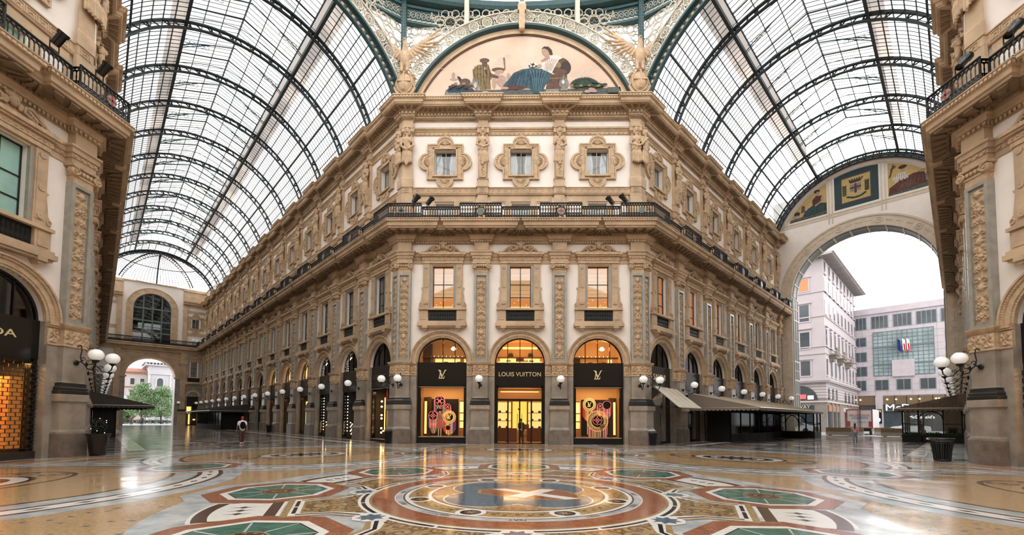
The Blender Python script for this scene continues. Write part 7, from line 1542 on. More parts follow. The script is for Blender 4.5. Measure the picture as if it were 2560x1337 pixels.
# side bay of that wall: window, door
QD.place(Matrix.Translation((0, 0, 0)) @ frame('LE', 14.2, .22), 'four-lobed window on the far end wall of the left arm'); AT.place(frame('LE', 14.2, .2), 'low window behind the railing at the far end wall of the left arm'); WG.place(frame('LE', 14.2, .02), 'pedimented window on the far end wall of the left arm')
root = empty('arched_shopfront', frame('LE', 14.2), 'lit doorway with an arched head beside the far arch of the left arm', 'shopfront', 'arched shopfronts'); m = M(); m.arc(0, 5.65, .9, 1.25, 0, .15, 0, 180, 24); m.build('archivolt', [STONE], root)
m = M(); roombox(m, -.92, .92, -.2, -1.5, 0, 6.6); m.m = 1; m.box(-.8, -.05, -1.2, -1.15, 2.4, 3.7); m.box(-.45, -.2, -1.2, -1.15, .2, 2.2); m.box(.3, .7, -1.2, -1.15, 1.0, 1.25); m.build('lit_room', [DARKROOM, SHELFLIT], root)
m = M(); m.box(-.06, .06, -.3, -.2, 0, 4); m.box(-.9, .9, -.3, -.2, 3.9, 5.6); m.box(-.9, .9, -.3, -.2, 2.25, 2.35); m.build('door_frame', [BLACK], root)
LMP.place(frame('LE', 11.9, .5), 'white globe lamp between the far arch and the lit doorway of the left arm')
m = M(); m.quad((0, 0, 0), (.8, 0, 0), (.8, 0, 1.1), (0, 0, 1.1)); m.m = 1; [m.box(.12 + .2 * k, .25 + .2 * k, 0, .01, .3, .5) for k in range(3)]; tagt(m.build('notice_poster', [mat('pale poster', (.6, .65, .63), .6), BLACK], mw=frame('LE', 3.0 - .45, .58, 1.5)), 'pale notice poster on the pier left of the far arch', 'poster')

# ================================================================== awnings and restaurant pavilions
FAB = mat('beige awning fabric', (.46, .38, .28), .85, noise=.18, nscale=2); FABD = mat('brown awning fabric', (.17, .125, .085), .85, noise=.2, nscale=2); FABG = mat('dark olive awning fabric', (.06, .052, .04), .85, noise=.2, nscale=2)
PANEL = mat('dark panel', (.016, .015, .014), .75, spec=.2); CLEARG = glassy('clear screen glass', (.88, .90, .90), .03)
def valance(m, a, b, d0, d1, z, h=.26, step=.3):
    """scalloped strip from plan point a to b hanging below z"""
    L = math.hypot(b[0] - a[0], b[1] - a[1]); n = max(2, round(L / step))
    for k in range(n):
        def P(t): t = (k + t) / n; return (a[0] + (b[0] - a[0]) * t, a[1] + (b[1] - a[1]) * t)
        pts = [(*P(0), z), (*P(1), z), (*P(1), z - h * .6), (*P(.8), z - h * .85), (*P(.5), z - h), (*P(.2), z - h * .85), (*P(0), z - h * .6)]; m.add(pts, [tuple(range(7))])
def pavilion(fn, sg, l0, l1, dep, zw, ze, fab, label, fab_end=None, arch_end=True):
    U = lambda l: sg * l; root = empty('awning', frame(fn), label, 'awning', 'big restaurant awnings'); m = M()
    m.add([(U(l0), .1, zw), (U(l1), .1, zw), (U(l1), dep, ze), (U(l0), dep, ze), (U(l0), .1, zw - .04), (U(l1), .1, zw - .04), (U(l1), dep, ze - .04), (U(l0), dep, ze - .04)], [(0, 1, 2, 3), (4, 7, 6, 5), (3, 2, 6, 7), (0, 4, 5, 1)])
    for k in range(int((l1 - l0) / 1.2)): l = l0 + 1.2 * k; m.tube([(U(l), .1, zw + .01), (U(l), dep, ze + .01)], .018, 4)
    m.build('canopy', [fab], root); m = M()
    for l in (l0, l1): m = M(); m.add([(U(l), .1, zw), (U(l), dep, ze), (U(l), .1, ze)], [(0, 1, 2)]); m.build('gable_cloth', [fab_end or fab], root)
    m = M()
    valance(m, (U(l0), dep + .01), (U(l1), dep + .01), 0, 0, ze + .02); valance(m, (U(l0) - sg * .01, .1), (U(l0) - sg * .01, dep), 0, 0, ze + .02); valance(m, (U(l1), .1), (U(l1), dep), 0, 0, ze + .02)
    m.build('scalloped_valance', [fab_end or fab], root)
    m = M(); m.tube([(U(l0), dep, ze), (U(l1), dep, ze)], .035, 6); m.tube([(U(l0), .1, ze), (U(l0), dep, ze)], .03, 6); m.build('front_bar', [mat('pale metal', (0, 0, 0))], root); return root
def screen(fn, sg, l0, l1, d0, d1, z1, label, solid_near=True, arch=False):
    """glazed dark-framed enclosure under an awning"""
    U = lambda l: sg * l; root = empty('glass_enclosure', frame(fn), label, 'enclosure', 'glazed restaurant enclosures'); m = M()
    def wallp(p, q_, z0, z1_, m_=m, t=.04):
        (a, b), (c, e) = p, q_; L = math.hypot(c - a, e - b); nx, ny = -(e - b) / L * t, (c - a) / L * t; m_.slab([(a - nx, b - ny), (c - nx, e - ny), (c + nx, e + ny), (a + nx, b + ny)], z0, z1_)
    A_, B_, C_, D_ = (U(l0), d0), (U(l0), d1), (U(l1), d1), (U(l1), d0)
    for p, q_ in ((A_, B_), (B_, C_), (C_, D_)): wallp(p, q_, .0, .62); wallp(p, q_, z1 - .14, z1)
    n = max(2, round((l1 - l0) / 2.2))
    for k in range(n + 1): l = l0 + (l1 - l0) * k / n; m.box(U(l) - .05, U(l) + .05, d1 - .05, d1 + .05, 0, z1)
    for l in (l0, l1):
        for d_ in (d0, d0 + (d1 - d0) * .3, d0 + (d1 - d0) * .72, d1): m.box(U(l) - .05, U(l) + .05, d_ - .05, d_ + .05, 0, z1)
        m.box(U(l) - .03, U(l) + .03, d0, d0 + (d1 - d0) * .3, 1.5, 1.56); m.box(U(l) - .03, U(l) + .03, d0 + (d1 - d0) * .72, d1, 1.5, 1.56)
        c_ = d0 + (d1 - d0) * .51; r_ = (d1 - d0) * .2
        m.tube([(U(l), c_ + r_ * math.cos(t), z1 - .14 - r_ + r_ * math.sin(t) * .9) for t in np.linspace(0, PI, 12)], .045, 5)
    m.build('dark_frame', [PANEL], root)
    g = M(); wallp(B_, C_, .62, z1 - .14, g, .006); wallp(C_, D_, .62, z1 - .14, g, .006)
    if not solid_near: wallp(A_, B_, .62, z1 - .14, g, .006)
    g.build('screen_glass', [SMOKE if solid_near else CLEARG], root)
    if solid_near: g = M(); wallp(A_, B_, .62, z1 - .14, g, .02); g.build('dark_panel', [PANEL], root)
    return root
aw = pavilion('RL', 1, 7.0, 27.6, 5.3, 3.9, 2.68, FAB, 'long beige sloping awning with a scalloped edge along the right arm\'s left wall', mat('grey brown gable cloth', (.20, .16, .125), .85))
screen('RL', 1, 9.6, 23.5, .62, 2.4, 2.65, 'added dark panelled box for the open shade under the long beige awning'); screen('RL', 1, 24.3, 27.2, .62, 5.1, 2.6, 'clear glass enclosure with an arched screen at the far end of the long awning', False)  # panelled box is added, a dark body where the space is open and shaded
for k, (a, b) in enumerate(((1.0, 3.9), (1.4, 4.3))): m = M(); m.box(0, .02, a, b, 3.12 - .2 * k, 3.2 - .2 * k); tagt(m.build('printed_line', [WOODD], mw=frame('RL', 6.97)), f'{"upper" if k == 0 else "lower"} dark printed line on the gable of the long beige awning', 'lettering') if False else None
aw = pavilion('RR', -1, 23.0, 31.5, 4.7, 4.1, 2.85, FABD, 'brown restaurant awning with lettering on its gable, under the right foreground lamps')
T_ = Matrix.Translation((-22.97, 0, 0))
text('RISTORANTE', .46, Matrix.Translation((-22.93, -1.9, 3.12)) @ Matrix.Rotation(R(90), 4, 'Z'), WOODD, 'gable_lettering', .005, aw); text('PIZZA', .3, Matrix.Translation((-22.93, -1.2, 3.62)) @ Matrix.Rotation(R(90), 4, 'Z'), WOODD, 'gable_lettering', .005, aw); text('BISTROT', .26, Matrix.Translation((-22.93, -1.4, 3.38)) @ Matrix.Rotation(R(90), 4, 'Z'), WOODD, 'gable_lettering', .005, aw)
screen('RR', -1, 23.6, 31.0, .6, 4.2, 2.8, 'dark-framed glass pavilion under the lettered brown awning', False)
m = M(); m.box(-29, -24, .6, 1.6, 0, 2.6); tagt(m.build('serving_cabinet', [PANEL], mw=frame('RR')), 'dark cabinet block inside the lettered pavilion', 'cabinet')
pavilion('LL', 1, 20.2, 33, 4.3, 3.75, 2.62, FABG, 'dark olive awning with a scalloped edge in the left arm behind the foreground pier'); screen('LL', 1, 21, 32, .6, 1.9, 2.55, 'dark enclosure under the olive awning on the left')
pavilion('LR', -1, 40.5, 62, 4.6, 3.5, 2.55, FABG, 'dark awning far down the left arm against the right-hand wall'); screen('LR', -1, 42, 61, .6, 3.0, 2.5, 'dark glazed enclosure under the far awning of the left arm')
root = empty('awning', frame('RL'), 'narrow pale sloping awning beside the front face\'s right corner', 'awning'); m = M()
m.add([(1.15, .25, 4.15), (4.75, .25, 4.05), (4.75, 2.1, 2.62), (1.15, 2.1, 2.62), (1.15, .25, 4.1), (4.75, .25, 4.0), (4.75, 2.1, 2.57), (1.15, 2.1, 2.57)], [(0, 1, 2, 3), (4, 7, 6, 5), (3, 2, 6, 7), (0, 3, 7, 4), (1, 5, 6, 2)]); [m.tube([(u, .27, 4.13), (u, 2.1, 2.63)], .02, 4) for u in (2.0, 2.35, 3.1, 3.9)]; m.build('canopy', [mat('pale striped fabric', (.52, .47, .38), .85, noise=.15)], root)
m = M(); m.tube([(1.15, 2.1, 2.58), (4.75, 2.1, 2.58)], .03, 6); m.tube([(1.2, .1, 2.75), (1.2, 2.1, 2.58)], .018, 5); m.tube([(4.7, .1, 2.75), (4.7, 2.1, 2.58)], .018, 5); m.build('awning_arm', [IRON], root)
m = M(); [m.box(1.15 + .09 * k, 1.19 + .09 * k, -.2, -.16, .1, 2.7) for k in range(20)]; m.box(1.1, 3.0, -.24, -.2, 0, 2.8); m.build('shutter', [mat('grey slatted shutter', (.16, .145, .12), .6)], root)

# planters, bins
LEAF = mat('dark green leaves', (.03, .07, .025), .7, noise=.4, nscale=9)
def leaves(m, c, r, n, s=.07, rg=rng):
    for k in range(n):
        v = Vector(rg.normal(size=3)).normalized() * (rg.random() ** .35); p = Vector((c[0] + v.x * r[0], c[1] + v.y * r[1], c[2] + v.z * r[2])); a = Vector(rg.normal(size=3)).normalized() * s; b = a.cross(Vector(rg.normal(size=3))).normalized() * s * .55
        m.add([p - a, p + b, p + a, p - b], [(0, 1, 2, 3)])
for k in range(3):
    root = empty('planter_box', frame('RR', -(23.6 - .35) , 1.05 + 1.28 * k), f'black planter with a low hedge in front of the lettered pavilion, {["nearest the wall", "middle one", "outermost"][k]}', 'planter', 'black hedge planters'); m = M(); m.box(0, .45, -.6, .6, 0, .55); m.box(-.03, .48, -.63, .63, .5, .57); m.build('box', [PANEL], root)
    m = M(); leaves(m, (.22, 0, .68), (.25, .62, .2), 500, .05); m.build('hedge', [LEAF], root, recalc=False)
m = M(); m.ell((0, 0, 0), (.14, .03, .09), 12, 6); tagt(m.build('leaf_emblem', [GOLD], mw=frame('RR', -22.76, 2.6, .32, R(-90))), 'small golden emblem on the middle black planter', 'emblem')
def bin_(mw, label, r=.36, h=.95):
    root = empty('litter_bin', mw, label, 'litter bin', 'black slatted litter bins'); m = M()
    for k in range(26): a = 2 * PI * k / 26; m.tube([(r * .72 * math.cos(a), r * .72 * math.sin(a), .05), (r * .8 * math.cos(a), r * .8 * math.sin(a), h * .45), (r * math.cos(a), r * math.sin(a), h - .05)], .022, 4)
    m.build('slats', [IRON], root); m = M(); m.lathe(0, 0, [(r * .70, 0), (r * .78, .04), (r * .74, .09)], 20); m.tube([(r * 1.05 * math.cos(a), r * 1.05 * math.sin(a), h) for a in np.linspace(0, 2 * PI, 25)[:-1]], .035, 6, True); m.tube([(r * .9 * math.cos(a), r * .9 * math.sin(a), h - .2) for a in np.linspace(0, 2 * PI, 25)[:-1]], .02, 5, True); m.build('rims', [IRON], root)
    m = M(); m.lathe(0, 0, [(r * .62, .05), (r * .82, h - .12)], 18); m.build('liner', [BLACK], root); return root
bin_(Matrix.Translation((18.75, 19.55, .004)), 'black slatted litter bin beside the right foreground pier', .38, .98)
bin_(frame('F', -8.95, .62, .004), 'black litter bin against the front face\'s left corner pilaster', .24, .85); bin_(frame('F', 9.05, .42, .004), 'black litter bin against the front face\'s right corner pilaster', .26, .85)
bin_(frame('LR', -(ARMK + 5 * B) - .9, .75, .004), 'black litter bin among the far pilasters of the left arm', .3, .85)
root = empty('potted_shrub', Matrix.Translation((-18.62, 18.72, .004)), 'tall black pot with a dark shrub beside the left foreground pier', 'planter'); m = M(); m.lathe(0, 0, [(.26, 0), (.28, .05), (.38, .85), (.42, .9), (.42, .96), (.34, .96)], 20); m.build('pot', [BLACK], root, smooth=40)
m = M(); leaves(m, (0, 0, 1.28), (.26, .26, .38), 1500, .045); m.build('foliage', [mat('very dark leaves', (.012, .02, .012), .7)], root, recalc=False); m = M(); bulbs(m, [(.27 * math.cos(k), .27 * math.sin(k), 1.0 + .09 * k) for k in range(8)], .013); m.build('small_lights', [mat('cool bulb', (0, 0, 0))], root)

# ================================================================== outside: street at the right arch, square at the left arch
PAVE = mat('pale street paving', (.36, .35, .34), .5, noise=.2, nscale=.6)
g = M(); g.add([(-60, -2.45, .006), (90, -2.45, .006), (90, -120, .006), (-60, -120, .006)], [(0, 1, 2, 3)]); o = g.build('ground', [PAVE], mw=frame('RE')); tag(o, kind='structure')
g = M(); g.add([(-60, -3.05, .006), (90, -3.05, .006), (90, -160, .006), (-60, -160, .006)], [(0, 1, 2, 3)]); o = g.build('ground', [PAVE], mw=frame('LE')); tag(o, kind='structure')
PINKW = mat('pinkish white render', (.47, .415, .43), .8, noise=.08, nscale=.5); PINK2 = mat('pale pink stone panel', (.46, .41, .43), .7, noise=.12, nscale=.8); GSTONE = mat('beige rusticated stone', (.24, .205, .17), .8, noise=.2, nscale=.8, bump=.3); WINB = mat('outdoor window glass', (.06, .075, .085), .12, noise=.3, nscale=.5); GLB = mat('blue green curtain glass', (.28, .36, .36), .08, noise=.45, nscale=.35); JOINT = mat('panel joint', (.25, .22, .23), .8)
# building A on the street corner
root = empty('corner_building', frame('RE'), 'pale pinkish corner building with deep eaves behind the right arch', 'building'); m = M(); U1 = 1.0; D0, D1 = -20.4, -50
m.m = 0; m.box(-25, U1, D1, D0, 7.9, 27.5); m.m = 1; m.box(-25, U1 + .02, D1, D0 + .02, 0, 7.9); m.m = 0
for z in (22.1, 18.2, 13.4, 12.3): m.box(-25, U1 + .12, D1, D0 + .12, z - .1, z + .08)
for z, e in ((7.9, .55), (8.1, .65), (4.75, .2)): m.box(-25, U1 + e, D1, D0 + e, z - .15, z + .12)
for z in np.arange(5.3, 7.8, .45): m.box(-25, U1 + .04, D1, D0 + .04, z, z + .36)
m.build('wall', [PINKW, GSTONE], root)
m = M(); m.box(-25, U1 + 1.7, D1 - 1.5, D0 + 1.7, 27.5, 27.8); m.m = 1
for k in range(46): dd = D0 + 1.6 - .7 * k; m.box(U1, U1 + 1.5, dd - .12, dd + .12, 27.2, 27.5)
for k in range(30): u = U1 - .8 * k; m.box(u - .12, u + .12, D0, D0 + 1.5, 27.2, 27.5)
m.build('roof_eaves', [PINKW, mat('grey soffit beam', (.33, .30, .28), .8)], root)
cols = [-21.4 - 3.4 * k for k in range(9)]
for k, dd in enumerate(cols):
    for (z0, z1, ped) in ((25.1, 26.9, 0), (21.9 + .4, 24.1, 0), (18.6, 20.6, 0), (13.6, 16.1, 1), (8.9, 11.4, 0)):
        m = M(); m.box(U1 - .05, U1 + .07, dd - .62, dd + .62, z0 - .2, z1 + .15)
        if ped: m.box(U1, U1 + .3, dd - .75, dd + .75, z1 + .35, z1 + .55)
        m.box(U1, U1 + .2, dd - .7, dd + .7, z0 - .3, z0 - .15); f = m.build('window', [PINKW], root); m = M(); m.box(U1 + .02, U1 + .09, dd - .45, dd + .45, z0, z1); m.build('pane', [WINB], f)
for u in (-1.6, -5.2, -8.8):
    for j, (z0, z1) in enumerate(((22.5, 24.4), (17.6, 20.2), (13.2, 15.8), (8.9, 11.2))):
        m = M(); m.box(u - .85, u + .85, D0 - .02, D0 + .08, z0 - .2, z1 + .2); m.box(u - 1, u + 1, D0, D0 + .25, z1 + (.5 if j == 2 else .2), z1 + (.7 if j == 2 else .32)); f = m.build('window', [PINKW], root); m = M(); m.box(u - .62, u + .62, D0 + .02, D0 + .10, z0, z1); m.build('pane', [mat('lit orange blind', (.55, .22, .10), .7, emit=(1, .35, .12), es=.12) if j == 0 else WINB], f)
for k, dd in enumerate((-24.5, -31, -38)):
    m = M(); m.box(U1, U1 + 1.1, dd - 1.4, dd + 1.4, 12.2, 12.45); m.box(U1, U1 + .9, dd - 1.1, dd + 1.1, 11.8, 12.2); m.box(U1, U1 + .55, dd - .8, dd + .8, 11.3, 11.8); m.box(U1 + .95, U1 + 1.08, dd - 1.4, dd + 1.4, 13.2, 13.35); [m.lathe(U1 + 1.0, dd - 1.3 + .26 * j, [(.05, 12.45), (.09, 12.7), (.05, 12.9), (.06, 13.2)], 6) for j in range(11)]; m.add([(U1, dd - 1.0, 12.2), (U1 + 1.0, dd - 1.0, 12.2), (U1, dd - 1.0, 11.1), (U1, dd + 1.0, 12.2), (U1 + 1.0, dd + 1.0, 12.2), (U1, dd + 1.0, 11.1)], [(0, 1, 2), (3, 5, 4), (1, 4, 5, 2)]); m.build('balcony', [GSTONE], root)
for k, dd in enumerate((-22.2, -25.4, -28.4, -36.5, -40, -44, -47.5)):
    m = M(); m.box(U1 + .02, U1 + .07, dd - .75, dd + .75, 5.0, 6.2); v = M().fan(0, 6.2, .75, 0, .05); m.add([(U1 + .02 + q_[1], dd + q_[0], q_[2]) for q_ in v.v], v.f); m.box(U1 + .02, U1 + .07, dd - 1.1, dd + 1.1, .2, 3.2); m.m = 1; m.box(U1 + .05, U1 + .2, dd - 1.1, dd + 1.1, 3.2, 4.2); m.build('shop_window', [WINB, mat('orange brown shop sign', (.30, .15, .08), .6)], root)
    m = M(); m.box(U1, U1 + .25, dd - 1.75, dd - 1.35, 0, 4.6); m.build('shop_pier', [GSTONE], root)
m = M(); m.fan(-2.4, 5.0, 2.3, D0 + .04, D0 + .12, 0, 180); m.box(-6, -.6, D0 + .02, D0 + .1, .2, 4.2); m.m = 1; m.box(-2.5, -1.6, D0 + .14, D0 + .16, 5.2, 5.9); m.box(-2.6, -.4, D0 + .13, D0 + .15, 5.1, 5.3) if False else None; m.m = 2; m.box(-1.4, -.6, D0 + .14, D0 + .16, 5.1, 5.7); m.build('shop_window', [WINB, mat('red glow', (.8, .1, .1), .5, emit=(1, .1, .08), es=.8), mat('white glow', (.9, .9, .9), .5, emit=(1, .95, .85), es=1.2)], root)
text('SUBWAY', .75, Matrix.Translation((-2.6, -(D0 + .2), 3.9)), LACE, 'shop_lettering', .02, root)
# building B, modern
root = empty('office_building', frame('RE'), 'pale pink panelled office block with a large glass grid, facing the right arch', 'building'); m = M(); DB = -50.4
m.box(-8, 40, DB - 12, DB, 6.8, 24.3); m.box(-8, 40, DB - 12, DB + .25, 22.9 + .2, 24.3); m.box(-8, 3.4, DB - 12, DB, 0, .01); [m.box(u - .55, u + .55, DB - 1, DB + .05, 0, 6.9) for u in (4.3, 16.2, 28)]; m.m = 1
for z in np.arange(7.6, 22.5, 1.25): m.box(-8, 40, DB, DB + .012, z - .02, z + .02)
for u in np.arange(-7, 40, 1.8): m.box(u - .02, u + .02, DB, DB + .012, 6.9, 23)
m.build('wall', [PINK2, JOINT], root)
m = M(); [m.box(-8, 40, DB - .5, DB - .46, z, z + .03) for z in (24.6, 25.0, 25.4, 25.8, 26.2)]; [m.box(u - .02, u + .02, DB - .5, DB - .46, 24.3, 26.2) for u in np.arange(-7, 40, .45)]; m.build('roof_railing', [mat('pale rail', (.55, .52, .52), .6)], root)
def offwin(u0, u1, z0, z1, div=2):
    m = M(); m.box(u0 - .08, u1 + .08, DB, DB + .06, z0 - .1, z1 + .08); f = m.build('window', [mat('grey metal frame', (.18, .22, .24), .5)], root); m = M(); w_ = (u1 - u0) / div; [m.box(u0 + w_ * k + .06, u0 + w_ * (k + 1) - .06, DB + .05, DB + .08, z0, z1) for k in range(div)]; m.build('pane', [WINB], f)
for u0, u1 in ((.4, 2.7), (3.5, 6.0), (6.8, 9.4), (10.1, 12.8), (13.4, 16)): offwin(u0, u1, 20.2, 22.5, 4)
for z0, z1 in ((16.8, 18.5), (13.7, 15.5), (10.8, 12.6)): offwin(.6, 2.6, z0, z1); offwin(13.9, 16, z0, z1)
for u0, u1 in ((.8, 2.4), (3.8, 5.8), (7.0, 9.0), (10.3, 12.4)): offwin(u0, u1, 7.9, 9.8)
m = M(); m.box(3.7, 12.3, DB, DB + .1, 10.7, 19.4); m.build('glass_grid', [GLB], root); m = M()
for u in np.arange(3.7, 12.35, .72): m.box(u - .04, u + .04, DB + .1, DB + .16, 10.7, 19.4)
for z in np.arange(10.7, 19.45, .72): m.box(3.7, 12.3, DB + .1, DB + .16, z - .04, z + .04)
for z in (16.3, 12.9): m.box(3.6, 12.4, DB + .1, DB + .24, z - .14, z + .14)
m.build('grid_bars', [mat('blue grey steel', (.10, .15, .17), .5)], root)
m = M(); m.box(6.4, 9.6, DB + .1, DB + .3, 10.4, 13.6); m.build('projecting_panel', [PINK2], root)
m = M(); m.box(-8, 3.7, DB - 3, DB - .2, 4.9, 6.8); m.box(4.85, 15.6, DB - .3, DB - .2, 5.0, 6.6); m.build('upper_window_strip', [mat('dim warm restaurant glass', (.10, .075, .05), .15, emit=(1, .6, .3), es=.06)], root)
m = M(); bulbs(m, [(u, DB - .1, 6.0) for u in (.2, 1.4, 5.5, 6.8, 8.9, 10.1, 12.3, 12.7)], .13); m.build('pendant_lamps', [WARMLAMP], root); m = M(); [m.box(u - .04, u + .04, DB - .2, DB - .12, 4.9, 6.7) for u in (6.6, 8.3, 10, 11.9, 13.5)]; m.build('window_bars', [BLACK], root)
m = M(); m.box(4.85, 15.6, DB - .3, DB + .1, 3.75, 5.0); m.m = 1; m.box(4.85, 15.6, DB - .5, DB - .4, 0, 3.75); m.box(-8, 3.7, DB - .5, DB - .4, 0, 4.9); m.build('shop_fascia', [mat('dark slate fascia', (.035, .045, .05), .4), WINB], root)
WSIGN = mat('white lit letters', (.95, .95, .9), .5, emit=(1, 1, .96), es=1.8)
text('McDonald\'s', 1.75, Matrix.Translation((5.15, -(DB + .15), 4.35)), WSIGN, 'sign_lettering', .05, root, 'LEFT', 1.1); text('McDonald\'s', .75, Matrix.Translation((10.3, -(DB + .5), 2.55)), WSIGN, 'sign_lettering', .05, root, 'CENTER', 1.0)
m = M(); m.box(3.95, 4.65, DB + .1, DB + .3, 1.3, 4.1); m.m = 1; m.tube([(4.12, DB + .33, 3.5), (4.2, DB + .33, 3.95), (4.3, DB + .33, 3.6), (4.4, DB + .33, 3.95), (4.48, DB + .33, 3.5)], .05, 5); m.m = 2; m.ell((4.3, DB + .32, 2.0), (.14, .03, .35), 8, 5); m.build('column_sign', [BLACK, mat('yellow lit sign', (1, .75, .1), .5, emit=(1, .7, .05), es=1.2), WSIGN], root)
for k, (u, c1_, c2_) in enumerate(((7.4, (.01, .03, .18), (.01, .03, .18)), (8.0, (.75, .75, .7), (.6, .02, .03)), (8.5, (.75, .75, .72), (.6, .02, .04)))):
    rt = empty('flag_on_pole', frame('RE', u, DB + .3, 14.2), ['dark blue flag on the office block', 'flag with white and red parts between two other flags', 'white flag with a red cross at the right of three flags'][k], 'flag', 'flags on the office block'); m = M(); m.tube([(0, 0, 0), (-.1 + .1 * k, .8, 3.6)], .03, 5); m.build('pole', [GIRON2], rt)
    m = M(); m.grid(lambda i, j: (-.1 + .1 * k + .45 * i + .1 * j, .75 + .08 * math.sin(9 * i), 3.4 - 2.2 * j - .4 * i), 8, 6); m.m = 1; m.grid(lambda i, j: (.1 + .1 * k + .35 * i + .1 * j, .77 + .08 * math.sin(9 * i + 3), 2.4 - 1.3 * j - .4 * i), 8, 6); m.build('cloth', [mat(f'flag cloth {k}a', c1_, .8), mat(f'flag cloth {k}b', c2_, .8)], rt)
# truck, cars, benches
root = empty('delivery_truck', frame('RE', 6.4, -8.6, .02), 'white box truck with red-framed rear doors and blue lettering in the street', 'truck'); m = M(); m.box(-1.3, 1.3, -6.2, 0, .85, 3.2); m.build('cargo_box', [mat('dull white truck paint', (.45, .42, .40), .4, noise=.15)], root)
m = M(); [m.box(*b_) for b_ in ((-1.32, -1.2, 0, .03, .85, 3.22), (1.2, 1.32, 0, .03, .85, 3.22), (-1.3, 1.3, 0, .03, 3.1, 3.22), (-1.3, 1.3, 0, .03, .8, .92))]; [m.box(s * 1.05 - .13, s * 1.05 + .13, .02, .05, 1.0, 1.7) for s in (-1, 1)]; m.m = 1; [m.tube([(s * .13, .04, .85), (s * .13, .04, 3.1)], .02, 5) for s in (-1, 0.2, 1)]; m.build('rear_frame', [mat('dark red paint', (.22, .03, .025), .5), IRON], root)
text('PROMATICA', .36, Matrix.Translation((0, -.05, 2.42)), mat('red lettering', (.5, .03, .03), .6), 'truck_lettering', .004, root); text('LOGISTICS', .34, Matrix.Translation((.05, -.05, 2.1)), mat('blue lettering', (.03, .08, .25), .6), 'truck_lettering', .004, root); text('www promatica com', .16, Matrix.Translation((0, -.05, 1.6)), mat('blue lettering', (0, 0, 0)), 'truck_lettering', .004, root)
m = M(); [m.tube([(s * 1.0 - .12, dd, .42), (s * 1.0 + .12, dd, .42)], .42, 16) for s in (-1, 1) for dd in (-1.0, -5.4)]; m.build('wheels', [BLACK], root); m = M(); m.box(-1.15, 1.15, -6, -.1, .55, .85); m.box(-1.1, 1.1, -.1, .06, .45, .6); m.build('chassis', [IRON], root); m = M(); m.box(-1.1, 1.1, -8.0, -6.3, .5, 2.4); m.build('cab', [mat('dull white truck paint', (0, 0, 0))], root)
def car(mw, label):
    root = empty('parked_car', mw, label, 'car'); m = M(); prof = [(-2.1, .3), (-2.15, .75), (-1.9, .95), (-1.1, 1.05), (-.5, 1.45), (.7, 1.5), (1.5, 1.1), (2.05, 1.0), (2.15, .6), (2.1, .3)]; m.prism(prof, -.85, .85); m.build('body', [mat('pale silver paint', (.55, .58, .62), .25, metal=.3)], root, smooth=50)
    m = M(); m.prism([(-1.0, 1.08), (-.48, 1.4), (.65, 1.44), (1.35, 1.1)], -.87, .87); m.build('side_windows', [WINB], root); m = M(); [m.tube([(0, 0, 0)] * 0 or [(x, s * .88, .33), (x, s * .70, .33)], .33, 14) for x in (-1.35, 1.35) for s in (-1, 1)]; m.build('wheels', [BLACK], root); m = M(); m.box(-2.17, -2.1, -.8, -.5, .6, .75); m.box(2.1, 2.18, .5, .8, .7, .85); m.build('tail_lamp', [mat('red glow', (0, 0, 0))], root)
car(frame('RE', -1.6, -13.8, .02), 'pale car seen through the glass screen at the end of the long awning'); car(frame('RE', 10.2, -24, .02), 'pale parked car left of the lettered pavilion in front of the office block')
for k, (u0, u1, d_, lb) in enumerate(((3.9, 6.6, -3.2, 'nearest the long awning'), (5.3, 7.2, -5.4, 'left one further back behind the person in pink'), (8.95, 11.1, -3.4, 'in the middle of the right arch opening'), (7.9, 9.8, -8.0, 'behind the middle one, by the truck'))):
    root = empty('street_bench', frame('RE', 0, d_, .01), 'concrete barrier bench with a wooden top, ' + lb, 'bench', 'barrier benches'); m = M(); m.box(u0, u1, -.3, .3, .06, .5); m.box(u0 + .2, u0 + .5, -.25, .25, 0, .06); m.box(u1 - .5, u1 - .2, -.25, .25, 0, .06); m.build('concrete_base', [mat('beige concrete', (.36, .32, .26), .8, noise=.2)], root)
    m = M(); m.box(u0 + .02, u1 - .02, .1, .3, .5, .95); m.box(u0, u1, -.32, .32, .48, .54); m.build('wooden_top', [mat('weathered bench wood', (.22, .14, .08), .7, noise=.3, nscale=5)], root)
m = M(); m.tube([(0, 0, 0), (0, 0, 3.2)], .05, 8); m.arc(0, 3.4, 0, .32, -.03, .03, 0, 360, 16) if False else m.fan(0, 3.5, .36, -.03, .03, 0, 360, 18); tagt(m.build('street_sign', [mat('pale sign', (.6, .62, .65), .5)], mw=frame('RE', 2.6, -26, .01)), 'round pale street sign on a pole near the office block', 'sign')
# square beyond the left arch (u' from the left wall; d negative is beyond)
WST = mat('white grey stone', (.50, .48, .50), .8, noise=.12, nscale=.4)
root = empty('town_house', frame('LE'), 'pale building with a brown-red eave beyond the square', 'building'); m = M(); m.box(1.5, 10.2, -60, -48, 0, 13.2); m.build('wall', [mat('cream pink render', (.55, .47, .42), .8, noise=.1)], root)
m = M(); m.box(1, 10.2, -60, -47.2, 13.2, 13.6); m.add([(1, -47.2, 13.6), (10.2, -47.2, 13.6), (10.2, -52, 14.9), (1, -52, 14.9)], [(0, 1, 2, 3)]); m.build('roof', [mat('red brown tile', (.33, .14, .09), .8, noise=.3, nscale=3)], root)
for u in (3.2, 5.2, 7.2, 9.2):
    for z in (10.2, 7.0, 3.6): m = M(); m.box(u - .65, u + .65, -48, -47.9, z - .2, z + 1.9); f = m.build('window', [WST], root); m = M(); m.box(u - .4, u + .4, -47.9, -47.86, z, z + 1.6); m.build('pane', [WINB], f)
m = M(); [m.box(1.5, 10.2, -48, -47.7, z, z + .25) for z in (9.4, 6.2)]; m.build('string_course', [mat('red brown tile', (0, 0, 0))], root)
